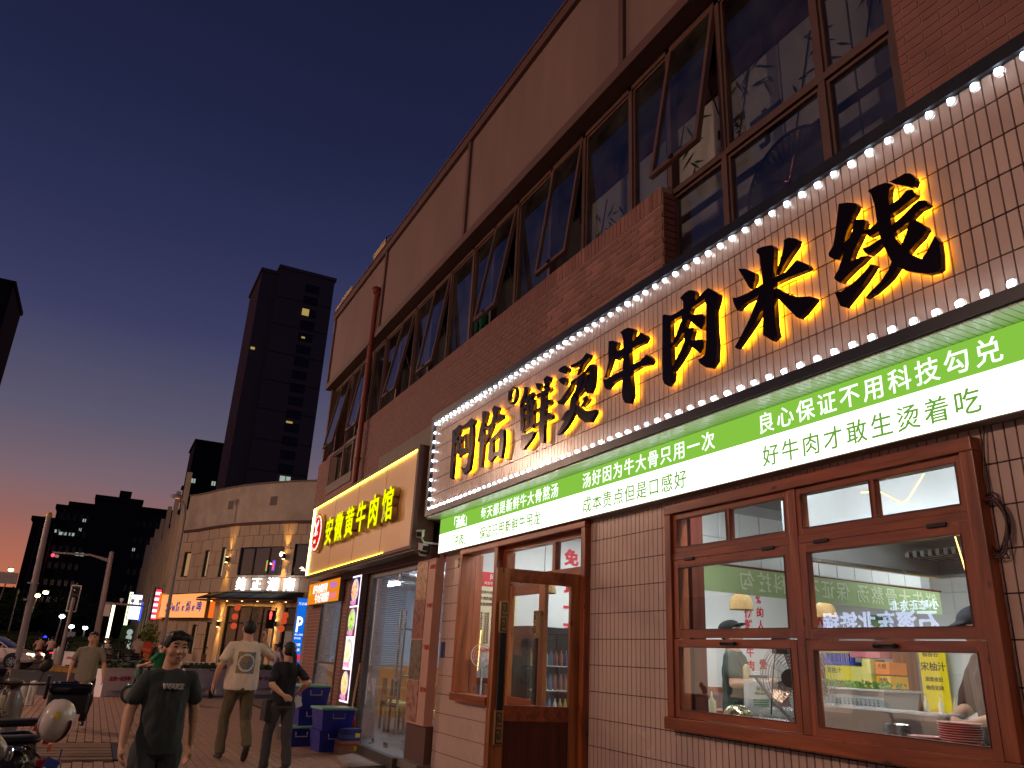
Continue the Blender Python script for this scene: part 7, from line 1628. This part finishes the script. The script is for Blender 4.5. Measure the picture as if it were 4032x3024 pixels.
MB().tube([(-.13, -.62, .23), (-.15, -.40, .52)], .022, 10).tube([(.13, -.62, .23), (.15, -.40, .52)], .022, 10).build('shock_absorber', m_chrome, sA, local=True, smooth=True)
hm = thing('helmet', 'glossy white scooter helmet with red trim and a small yellow sticker', 'helmet', (-.13, 7.15, .78))
T = Matrix.Translation((-.13, 7.15, .91)) @ Euler((R(10), R(12), R(-22))).to_matrix().to_4x4()
m_helm = MAT('gloss_white_helmet', (226, 216, 206), r=.12, coat=1)
bmh = MB().sph((0, 0, 0), (.125, .14, .15), 32, 20)
bmh.v = [(x + (.02 if z < 0 else 0) * (-z / .15), y, z * (1.0 if z > 0 else 1.02)) for x, y, z in bmh.v]
keep = [f for f in bmh.f if sum(bmh.v[i][0] * .85 + bmh.v[i][1] * .0 + .055 for i in f) / len(f) > 0]
bmh.f = keep
o = MB(); o.add(bmh.v, bmh.f, T); o.build('shell', m_helm, hm, smooth=True)
MB().sph((0, 0, 0), (.118, .133, .143), 20, 12, T).build('lining', m_black2, hm, smooth=True)
rim_ = []
for i in range(36):
    a = 2 * math.pi * i / 36; rim_.append(T @ Vector((-.065, .119 * math.cos(a), .128 * math.sin(a))))
MB().tube(rim_, .007, 8, closed=True).build('rim_trim', m_white, hm, smooth=True)
vs_ = [T @ Vector((.126 * math.cos(b_) * math.cos(a) * 1.01, .145 * math.sin(b_) * 1.0, -.152 * math.cos(b_) * math.sin(a) * 1.0)) for a in (.25, .42) for b_ in [(-.75 + 1.5 * i / 16) for i in range(17)]]
MB().tube([T @ Vector((.118 * math.cos(a) + .012, -.055 - .0 * a, -.135 * math.sin(a))) for a in [-.35 + 1.5 * i / 14 for i in range(15)]], [.004] + [.011] * 13 + [.004], 8).build('red_visor_slot', MAT('dark_red_trim', (96, 26, 30), r=.2), hm, smooth=True)
MB().bevbox(-.018, .018, -.004, .004, -.026, .026, .003, T @ Matrix.Translation((.045, -.118, .075)) @ Matrix.Rotation(R(-30), 4, 'X') @ Matrix.Rotation(R(20), 4, 'Z')).build('sticker', MAT('yellow_sticker', (222, 196, 70), r=.4, var=.4, vs=90), hm)
MB().bevbox(-.09, -.07, -.12, -.10, -.07, -.02, .005, T).build('red_clip', MAT('red_clip', (180, 60, 60), r=.4), hm)
sB = scooter('black scooter with top box standing behind the one with the white helmet', (-.95, 8.75), R(92), (46, 44, 46), box=True)
sC = scooter('scooter with a cream padded backrest, left of the black top box', (-.70, 9.9), R(-4), (110, 100, 92))
o = MB().bevbox(-.13, .13, -.80, -.76, .83, .96, .03).build('cream_backrest', m_cream2, sC, local=True)
MB().tube([(0, -.76, .7), (0, -.78, .86)], .015).build('backrest_post', m_hub, sC, local=True)
chest(sC, 'AIMA', .06, .085, -.80, 1.02, m_black2) if False else TX('AIMA', .055, wm(sC) @ Vector((-.07, -.805, .87)), wm(sC).to_3x3() @ Vector((1, 0, 0)), (0, 0, 1), m_black2, sC, ext=.004)
sD = scooter('grey scooter at the very corner, only its mirror and handlebar in view', (-.80, 4.75), R(-82), (150, 140, 130))
sE = scooter('dark scooter with dark box at the left edge behind the cream backrest', (-1.9, 12.2), R(88), (60, 30, 30), box=True)
for i, (x, y, a, c, lab) in enumerate(((.45, 45.0, 70, (60, 20, 24), 'leftmost dark red scooter of the far parked row'), (.95, 44.6, 60, (30, 30, 36), 'black scooter second from left in the far parked row'), (1.35, 45.2, 80, (140, 120, 110), 'pale scooter in the middle of the far parked row'), (1.7, 44.2, 65, (28, 28, 30), 'black scooter right of the pale one in the far parked row'), (.2, 46.8, 100, (80, 80, 90), 'grey scooter behind the far parked row'))):
    scooter(lab, (x, y), R(a), c, box=(i == 1), grp='far row of parked scooters')
rd = person('seated rider in green top partly hidden behind the man in charcoal', (1.60, 22.6, .0), R(60), 1.66, shirt=(30, 120, 80), pants=(40, 40, 46), vox=.015, skin=m_skin2, hp=((-.1, 0, .9), (.1, 0, .9)), kn=((-.12, .38, .78), (.12, .38, .78)), an=((-.12, .36, .38), (.12, .36, .38)), wr=((-.26, .36, 1.1), (.26, .36, 1.1)), el=((-.26, .16, 1.16), (.26, .16, 1.16)))
rd.matrix_world = Matrix.Translation((0, 0, -.14)) @ rd.matrix_world
scooter('teal scooter ridden by the person in green', (1.60, 22.6), R(60), (40, 100, 90), grp='ridden scooters')
for (x, y, a, sh_, lab, hair) in ((-2.75, 55, 15, (190, 150, 130), 'rider in pale top on the road beyond the white car, left', 'short'), (-2.2, 56, 10, (210, 180, 170), 'rider in white top on the road beyond the white car, right', 'short'), (.75, 52, 170, (190, 186, 190), 'helmeted rider in white top behind the parked scooters', 'cap')):
    r_ = person(lab, (x, y, -.16), R(a), 1.68, shirt=sh_, pants=(40, 40, 46), vox=.022, hair=hair, face=False, kn=((-.12, .38, .78), (.12, .38, .78)), an=((-.12, .36, .38), (.12, .36, .38)), wr=((-.26, .36, 1.1), (.26, .36, 1.1)), el=((-.26, .16, 1.16), (.26, .16, 1.16)))
    scooter('scooter under the ' + lab, (x, y, -.02), R(a), (60, 60, 66), grp='ridden scooters', lights=True)

# ------------------------------------------------------------------ white car
def car(lab, loc, rz, col, lit=True):
    t = thing('parked_car' if not lit else 'car', lab, 'car', loc, rz)
    mc = MAT('car_paint', col, r=.2, coat=.8, var=.02, vs=2)
    blob('body', [[(V3(-.72, 2.0, .45), (.12, .2, .16)), (V3(.72, 2.0, .45), (.12, .2, .16)), (V3(-.68, 1.9, .66), (.12, .2, .08)), (V3(.68, 1.9, .66), (.12, .2, .08)), (V3(-.78, .9, .5), (.1, .2, .24)), (V3(.78, .9, .5), (.1, .2, .24)), (V3(-.66, .95, .86), (.12, .2, .08)), (V3(.66, .95, .86), (.12, .2, .08))],
                  [(V3(-.78, .9, .5), (.1, .2, .24)), (V3(.78, .9, .5), (.1, .2, .24)), (V3(-.66, .95, .86), (.12, .2, .08)), (V3(.66, .95, .86), (.12, .2, .08)), (V3(-.78, -1.7, .55), (.1, .2, .28)), (V3(.78, -1.7, .55), (.1, .2, .28)), (V3(-.68, -1.7, .92), (.1, .2, .08)), (V3(.68, -1.7, .92), (.1, .2, .08))],
                  [(V3(-.74, -1.95, .6), (.1, .2, .28)), (V3(.74, -1.95, .6), (.1, .2, .28)), (V3(-.78, -1.5, .55), (.1, .2, .28)), (V3(.78, -1.5, .55), (.1, .2, .28))]], .035, mc, t, sm=4)
    MB().hull([((-.68, .95, .92), (.05,) * 3), ((.68, .95, .92), (.05,) * 3), ((-.54, .15, 1.36), (.05,) * 3), ((.54, .15, 1.36), (.05,) * 3), ((-.54, -1.0, 1.36), (.05,) * 3), ((.54, -1.0, 1.36), (.05,) * 3), ((-.68, -1.75, .98), (.05,) * 3), ((.68, -1.75, .98), (.05,) * 3)]).build('windows', MAT('car_glass', (20, 22, 28), r=.06), t, local=True, smooth=True)
    MB().hull([((-.53, .12, 1.40), (.05, .05, .03)), ((.53, .12, 1.40), (.05, .05, .03)), ((-.53, -1.0, 1.40), (.05, .05, .03)), ((.53, -1.0, 1.40), (.05, .05, .03))]).build('roof', mc, t, local=True, smooth=True)
    p = MB()
    for s in (-1, 1):
        p.tube([(s * .73, .98, .93), (s * .59, .14, 1.40)], .03, 6).tube([(s * .60, -1.0, 1.40), (s * .72, -1.78, .98)], .035, 6).tube([(s * .74, -.25, .95), (s * .60, -.32, 1.4)], .025, 6)
    p.build('pillar', mc, t, local=True)
    for s in (-1, 1):
        for y in (1.32, -1.32):
            MB().lathe((s * .80, y, .36), [(.37, -.07), (.37, .085), (.0, .085)], 26, ax='x').build('wheel_arch', m_black2, t, local=True)
            w = MB().lathe((s * .82, y, .32), [(.2, -.1), (.3, -.1), (.32, -.05), (.32, .05), (.3, .1), (.2, .1)], 28, ax='x', ring=True).build('wheel', m_tyre, t, local=True, smooth=True)
            r_ = MB().lathe((s * .90, y, .32), [(.0, 0), (.04, .005)], 12, ax='x')
            for k in range(7): a = k * .8976; r_.box(-.03, .0, -.02, .02, .02, .2, Matrix.Translation((s * .90, y, .32)) @ Matrix.Rotation(a, 4, 'X'))
            r_.lathe((s * .88, y, .32), [(.185, -.03), (.21, -.03), (.21, .03), (.185, .03)], 24, ax='x', ring=True); r_.build('rim', m_hub, w, local=True)
        MB().hull([((s * .60, 2.13, .66), (.11, .06, .06)), ((s * .74, 1.95, .69), (.06, .1, .05))]).build('headlight', EM('headlight_lit', (255, 226, 170), 7) if lit else m_chrome, t, local=True, smooth=True)
        MB().hull([((s * .84, .75, .98), (.07, .04, .05)), ((s * .9, .75, .99), (.05, .04, .05))]).build('wing_mirror', mc, t, local=True, smooth=True)
        MB().box(s * .885 - .004, s * .885 + .004, -.3, -.12, .78, .81).build('door_handle', m_chrome, t, local=True)
    MB().bevbox(-.42, .42, 2.17, 2.215, .52, .66, .02).build('grille', m_black2, t, local=True); MB().bevbox(-.55, .55, 2.16, 2.21, .26, .38, .02).build('lower_grille', m_black2, t, local=True)
    MB().box(-.22, .22, 2.22, 2.23, .42, .52).build('number_plate', MAT('blue_plate_car', (50, 70, 150), r=.4), t, local=True)
    return t
car('white saloon car with lit headlights passing behind the left signal pole', (-4.3, 47.2, -.06), R(-108), (222, 200, 196))
car('dark van seen from behind with red tail lights, far down the road', (-4.0, 78, -.06), R(6), (70, 50, 60), lit=False)
b = MB(); tag(b.box(-4.55, -4.25, 75.75, 75.85, .7, .95).build('tail_lamp', EM('tail_lamp_lit', (255, 30, 40), 5)), 'left red tail lamp glowing on the far dark van', 'tail lamp')

# ------------------------------------------------------------------ street furniture
m_pole = MAT('grey_pink_pole', (150, 138, 140), r=.45, var=.08, vs=3)
t = thing('signal_pole', 'thick tall grey pole with a yellowish cap at the left', 'pole', (-3.05, 46, 0))
MB().tube([(-3.05, 46, -.06), (-3.15, 46, 3.7), (-3.25, 46, 7.2)], [.17, .15, .125], 16).build('shaft', m_pole, t, smooth=True)
MB().lathe((-3.25, 46, 7.2), [(.13, 0), (.15, .02), (.14, .16), (.08, .26), (0, .28)], 16).build('cap', MAT('yellowish_cap', (200, 160, 90), r=.6), t, smooth=True)
b = MB()
for z in (3.1, 3.9): b.lathe((-3.14, 46, z), [(.155, 0), (.185, 0), (.185, .08), (.155, .08)], 14, ring=True).box(-3.45, -3.3, 45.9, 46.1, z, z + .08)
b.build('clamp', m_pole, t)
t = thing('direction_sign', 'back of a pale rectangular road sign at the left edge', 'sign', (-4.4, 46, 3.8), 0)
MB().bevbox(-5.4, -3.92, 46, 46.05, 3.82, 4.36, .02).build('panel', m_pole, t)
for z in (3.98, 4.2): MB().box(-5.4, -3.95, 45.96, 45.998, z - .02, z + .02).build('stiffener', m_gray, t)
MB().tube([(-5.2, 46.1, -.06), (-5.2, 46.1, 4.5)], .06, 10).build('post', m_pole, t)
t = thing('traffic_light', 'unlit traffic signal with pale framed backboard on a grey pole', 'traffic light', (-1.33, 50, 0))
MB().tube([(-1.40, 49.7, -.06), (-1.40, 49.7, 3.5)], [.1, .09], 12).sph((-1.40, 49.7, 3.5), (.09, .09, .06), 12, 6).build('pole', m_pole, t, smooth=True)
MB().bevbox(-1.60, -1.20, 50.0, 50.2, 2.86, 4.16, .03).build('housing', m_black2, t)
fr = MB(); fr.box(-1.66, -1.60, 49.98, 50.02, 2.80, 4.22).box(-1.20, -1.14, 49.98, 50.02, 2.80, 4.22).box(-1.60, -1.20, 49.98, 50.02, 4.16, 4.22).box(-1.60, -1.20, 49.98, 50.02, 2.80, 2.86).build('backboard_frame', m_white, t)
for z in (3.93, 3.51, 3.09): MB().lathe((-1.40, 49.99, z), [(.15, -.02), (.16, -.02), (.16, -.14), (.15, -.14)], 18, ax='y', ring=True).build('visor', m_black, t); MB().sph((-1.40, 50.0, z), (.15, .03, .15), 16, 8).build('lens', MAT('dark_lens', (60, 50, 54), r=.15), t, smooth=True)
MB().lathe((-1.40, 50.1, 4.22), [(.03, 0), (.03, .12)], 8).build('finial', m_pole, t)
MB().box(-1.45, -1.35, 49.75, 50.0, 3.2, 3.3).build('bracket', m_black, t)
t = thing('camera_gantry', 'pale grey gantry post with long upper arm and traffic cameras on a lower arm', 'gantry', (.1, 57, 0))
MB().tube([(.16, 57, -.06), (-.05, 57, 6.75)], [.2, .14], 14).sph((-.05, 57, 6.78), (.15, .15, .08), 12, 6).build('post', m_pole, t, smooth=True)
MB().tube([(-.05, 57, 6.25), (-1.2, 57, 6.5), (-3.35, 57, 6.45)], [.12, .07, .06], 10).build('upper_arm', m_pole, t, smooth=True)
MB().tube([(.12, 57, 3.65), (2.5, 57, 3.62)], [.08, .06], 10).tube([(.1, 57, 3.5), (.5, 57, 3.64)], .05, 8).build('lower_arm', m_pole, t, smooth=True)
MB().bevbox(.22, .58, 56.85, 57.05, 2.85, 3.58, .03).build('control_box', m_white, t)
MB().bevbox(-3.15, -2.95, 56.9, 57.1, 6.15, 6.33, .02).build('sensor', m_white, t)
for x in (1.1, 1.75, 2.2):
    MB().tube([(x, 57, 3.65), (x, 57, 3.8)], .03).bevbox(x - .1, x + .1, 56.75, 57.15, 3.8, 4.0, .02).build('traffic_camera', m_white, t)
MB().tube([(2.3, 57, 3.6), (2.3, 57, 4.3)], .025).build('aerial', m_pole, t)
t = thing('street_lamp', 'grey street lamp with egg shaped unlit head before the corner building', 'street lamp', (3.52, 50, .4), group='tall street lamps along the road')
MB().tube([(3.52, 50, -.05), (3.45, 50, 4.0), (3.40, 50, 8.6), (3.30, 50, 9.2), (3.0, 50, 9.6)], [.13, .1, .075, .06, .05], 12).build('pole', m_pole, t, smooth=True)
MB().sph((2.78, 50, 9.72), (.36, .2, .14), 18, 10).build('lamp_head', m_gray, t, smooth=True); MB().sph((2.8, 49.95, 9.62), (.16, .1, .06), 12, 6).build('lens', EM('faint_amber_lens', (230, 130, 80), .8), t)
m_glo = EM('lit_lamp_yellow', (255, 226, 150), 22); m_glw = EM('lit_lamp_white', (225, 255, 245), 18)
def far_lamp(x, z, y, zb, mats, lab, xb=None, heads=1):
    t = thing('street_lamp', lab, 'street lamp', (xb or x, y, 0), group='lit lamps far down the road')
    MB().tube([((xb or x), y, -.06), (x, y, z - .1)], [.09, .05], 8).build('pole', m_pole, t)
    for k in range(heads): MB().sph((x + k * .55, y, z + k * .3), (.22, .2, .13), 12, 8).build('lamp_head', mats, t); MB().box(x + k * .55 - .25, x + k * .55 + .25, y - .1, y + .1, z + k * .3 + .13, z + k * .3 + .2).build('hood', m_gray, t)
for a in ((-5.03, 4.73, 80, -.06, m_glo, 'double headed lit lamp seen beside the thick grey pole', -5.6, 2), (-2.82, 3.16, 80, -.06, m_glw, 'white lit lamp between the thick pole and the traffic signal', -2.95, 1),
          (-8.2, 7.2, 88, -.06, m_glo, 'orange lit lamp over the sign back at the left edge', -9.0, 1), (-1.98, 2.39, 82, -.06, m_glw, 'tiny white lamp right of the traffic signal', None, 1), (-.9, 2.36, 84, -.06, m_glw, 'tiny dim lamp left of the gantry post', None, 1)):
    far_lamp(a[0], a[1], a[2], a[3], a[4], a[5], a[6], a[7])
tag(MB().tube([(-6.5, 80, -.06), (-6.53, 80, 5.18)], .05, 8).build('mast', m_pole), 'thin unlit mast left of the thick grey pole', 'mast')
tag(MB().box(-2.25, -1.5, 80, 80.05, 1.5, 1.95).build('chevron_board', m_white), 'small white chevron board beyond the hedge', 'sign')
tag(MB().sph((-3.72, 79, 1.41), (.18, .1, .12), 10, 6).build('blue_light', EM('blue_light', (40, 60, 255), 3)), 'small blue light far down the road', 'light')
t = thing('pedestrian_signal', 'pedestrian signal showing a red standing figure before the dark restaurant door', 'signal', (7.45, 40, 0))
MB().tube([(7.62, 40.1, -.06), (7.62, 40.1, 3.35)], .05, 10).build('pole', m_pole, t, smooth=True)
MB().bevbox(7.20, 7.56, 40, 40.2, 2.35, 3.20, .03).build('housing', m_black2, t)
mr_ = EM('red_signal', (255, 46, 40), 9); b = MB().sph((7.38, 39.98, 3.10), .045, 10, 6); b.box(7.33, 7.43, 39.97, 39.99, 2.90, 3.05).box(7.345, 7.375, 39.97, 39.99, 2.78, 2.90).box(7.385, 7.415, 39.97, 39.99, 2.78, 2.90); b.build('red_figure', mr_, t)
t = thing('parking_sign', 'tall blue lit parking pylon with a large white P beside the brick corner', 'sign', (8.35, 38, 0))
MB().box(8.16, 8.62, 38.02, 38.2, .05, 3.78).build('casing', m_gray, t)
MB().box(8.18, 8.60, 37.99, 38.02, .85, 3.74).build('blue_face', EM('parking_blue', (20, 104, 214), 1.1), t); MB().box(8.18, 8.60, 37.98, 37.99, .98, 1.25).build('red_band', EM('parking_red', (230, 50, 80), 1.0), t)
mpw = EM('parking_white', (240, 248, 255), 1.6)
TX('P', .95, (8.2, 37.97, 2.25), (1, 0, 0), (0, 0, 1), mpw, t, sx=.62, bold=.025); TX('万立城', .13, (8.20, 37.97, 3.45), (1, 0, 0), (0, 0, 1), mpw, t); TX('地上停车', .1, (8.2, 37.97, 2.08), (1, 0, 0), (0, 0, 1), mpw, t); TX('停车场', .1, (8.2, 37.97, 1.92), (1, 0, 0), (0, 0, 1), mpw, t)
TX('右转', .15, (8.24, 37.97, 1.62), (1, 0, 0), (0, 0, 1), mpw, t); TX('20米', .15, (8.24, 37.97, 1.40), (1, 0, 0), (0, 0, 1), mpw, t)
# planters
m_plw = MAT('white_planter', (238, 228, 234), r=.55, var=.05, vs=3)
def planter(a, b_, h, lab, z0=-.06, depth=.8, texts=('走进一城繁华',), n=500):
    a, b_ = Vector((*a, z0)), Vector((*b_, z0)); d = (b_ - a); L_ = d.length; d.normalize(); ang = math.atan2(d.y, d.x)
    W = Matrix.Translation(a) @ Matrix.Rotation(ang, 4, 'Z')
    t = thing('street_planter', lab, 'planter', W=W, group='white planters with red writing at the kerb')
    hh = h - z0; b1 = MB(); b1.box(0, L_, 0, .06, .22, hh).box(0, L_, depth - .06, depth, .22, hh).box(0, .06, .06, depth - .06, .22, hh).box(L_ - .06, L_, .06, depth - .06, .22, hh).box(.06, L_ - .06, .06, depth - .06, .22, .3)
    b1.build('trough', m_plw, t, local=True)
    nl = max(2, int(round(L_ / 1.0)) + 1)
    for k in range(nl):
        x = k * (L_ - .16) / (nl - 1); MB().box(x, x + .16, 0.001, depth, .0, .22).build('foot', m_plw, t, local=True)
    MB().box(0, L_, -.01, .0, .0, .06).build('base_strip', m_plw, t, local=True)
    MB().box(-.02, L_ + .02, -.02, .07, hh, hh + .03).build('rim', m_plw, t, local=True)
    MB().box(.06, L_ - .06, .06, depth - .06, hh - .08, hh - .04).build('soil', m_dark, t, local=True)
    foliage((L_ / 2, depth / 2, hh + .02), L_ / 2, depth / 2, .13, n, .14).build('plants', m_leafd, t, local=True, kind='stuff')
    ex = d; 
    for k, s in enumerate(texts):
        p = W @ Vector((.18 + k * 1.05, -.012, hh * .62)); TX(s, .13, p, ex, (0, 0, 1), m_red, t, ext=.006, bold=.003)
planter((.46, 25.28), (2.55, 27.3), .72, 'nearest white planter, behind the man in charcoal', texts=('走进一城繁华', '·万立城'))
planter((2.7, 27.45), (4.6, 29.0), .72, 'white planter hidden mostly behind the man in white, second in the row', texts=('·万立城',))
planter((5.1, 29.2), (6.9, 30.6), .72, 'white planter seen between the man in white and the woman in black', texts=('走进一城繁华',))
planter((-1.2, 48.2), (.4, 47.2), .77, 'white planter on the traffic island by the signal pole', texts=('走进一城',), n=300)
isl = MB().prism([(-2.3, 50.8), (-1.75, 45.4), (-.3, 43.0), (1.6, 43.6), (4.0, 46.5), (3.0, 56), (.6, 62), (-1.5, 60)], (1, 0, 0), (0, 1, 0), (0, 0, 1), (0, 0, -.058), .16)
isl.build('traffic_island', MAT('island_paving', (140, 112, 88), r=.7, var=.12, vs=3), kind='structure')
b = MB(); pts_ = [(-2.3, 50.8), (-1.75, 45.4), (-.3, 43.0), (1.6, 43.6), (4.0, 46.5)]
for (p, q) in zip(pts_[:-1], pts_[1:]):
    p, q = Vector((*p, 0)), Vector((*q, 0)); d = q - p; n = int(d.length / .6); nn = Vector((-d.y, d.x, 0)).normalized() * .18
    for i in range(n):
        u, v_ = p + d * (i / n + .01), p + d * ((i + 1) / n - .01); b.prism([(u.x - nn.x * .1, u.y - nn.y * .1), (v_.x - nn.x * .1, v_.y - nn.y * .1), (v_.x + nn.x, v_.y + nn.y), (u.x + nn.x, u.y + nn.y)], (1, 0, 0), (0, 1, 0), (0, 0, 1), (0, 0, -.06), .19)
b.build('island_kerb', MAT('yellow_kerb', (170, 124, 40), r=.7, var=.25, vs=6), kind='structure')
for x, y, h, lab in ((-1.20, 21.7, .52, 'left of two stubby pale bollards by the parked scooters'), (-1.02, 21.9, .56, 'right of two stubby pale bollards by the parked scooters'), (-1.72, 50.0, .95, 'left white bollard on the traffic island'), (-1.58, 50.2, 1.05, 'right white bollard on the traffic island, a little taller')):
    tag(MB().lathe((x, y, -.03), [(.085, 0), (.085, h * .8), (.07, h * .95), (.0, h)], 14).build('bollard', m_white, smooth=True), lab, 'bollard', 'bollards along the kerb')
# low barrier between the planters
t = thing('crowd_barrier', 'low dark blue barrier panel with white posts behind the walkers', 'barrier', (4.0, 31, 0))
MB().box(3.0, 5.8, 32.0, 32.06, .05, .62).build('panel', MAT('navy_panel', (30, 34, 56), r=.6), t)
for x in (3.0, 4.15, 5.75): MB().tube([(x, 31.95, -.06), (x, 31.95, 1.15)], .04, 8).build('post', m_white, t)
MB().tube([(3.0, 31.95, .85), (5.75, 31.95, .85)], .025, 8).build('rail', m_white, t)
for (nm, x0, x1, y, z0, z1, c, lab, tx) in (('menu_board', 2.05, 2.5, 44, .62, 1.55, (226, 80, 50), 'slanting red and orange menu board by the man in the white T-shirt', '特色'), ('yellow_box', 2.62, 2.80, 44.6, .35, 1.25, (214, 160, 40), 'narrow yellow cabinet beside the teal one', None), ('teal_cabinet', 2.80, 3.28, 44.6, .35, 1.28, (110, 130, 124), 'grey teal electrical cabinet at the foot of the street lamp', None)):
    t = thing(nm, lab, nm.replace('_', ' '), ((x0 + x1) / 2, y, 0)); m_ = MAT(nm, c, r=.6, var=.15, vs=4)
    if nm == 'menu_board':
        T = Matrix.Translation((x0, y, .1)) @ Matrix.Rotation(R(8), 4, 'Y')
        MB().box(0, .45, 0, .04, .5, 1.4, T).build('board', m_, t); MB().box(.04, .41, -.01, 0, .6, .85, T).box(.04, .41, -.01, 0, 1.0, 1.1, T).build('printed_panel', MAT('orange_print', (236, 150, 80)), t)
        MB().tube([T @ Vector((.05, .02, .5)), T @ Vector((.05, .3, 0))], .015).tube([T @ Vector((.4, .02, .5)), T @ Vector((.4, .3, 0))], .015).build('leg', m_black, t)
    else:
        MB().bevbox(x0, x1, y, y + .4, 0, z1, .02).build('cabinet', m_, t); MB().box(x0 + .03, x1 - .03, y - .01, y, .15, z1 - .08).build('door', m_, t)
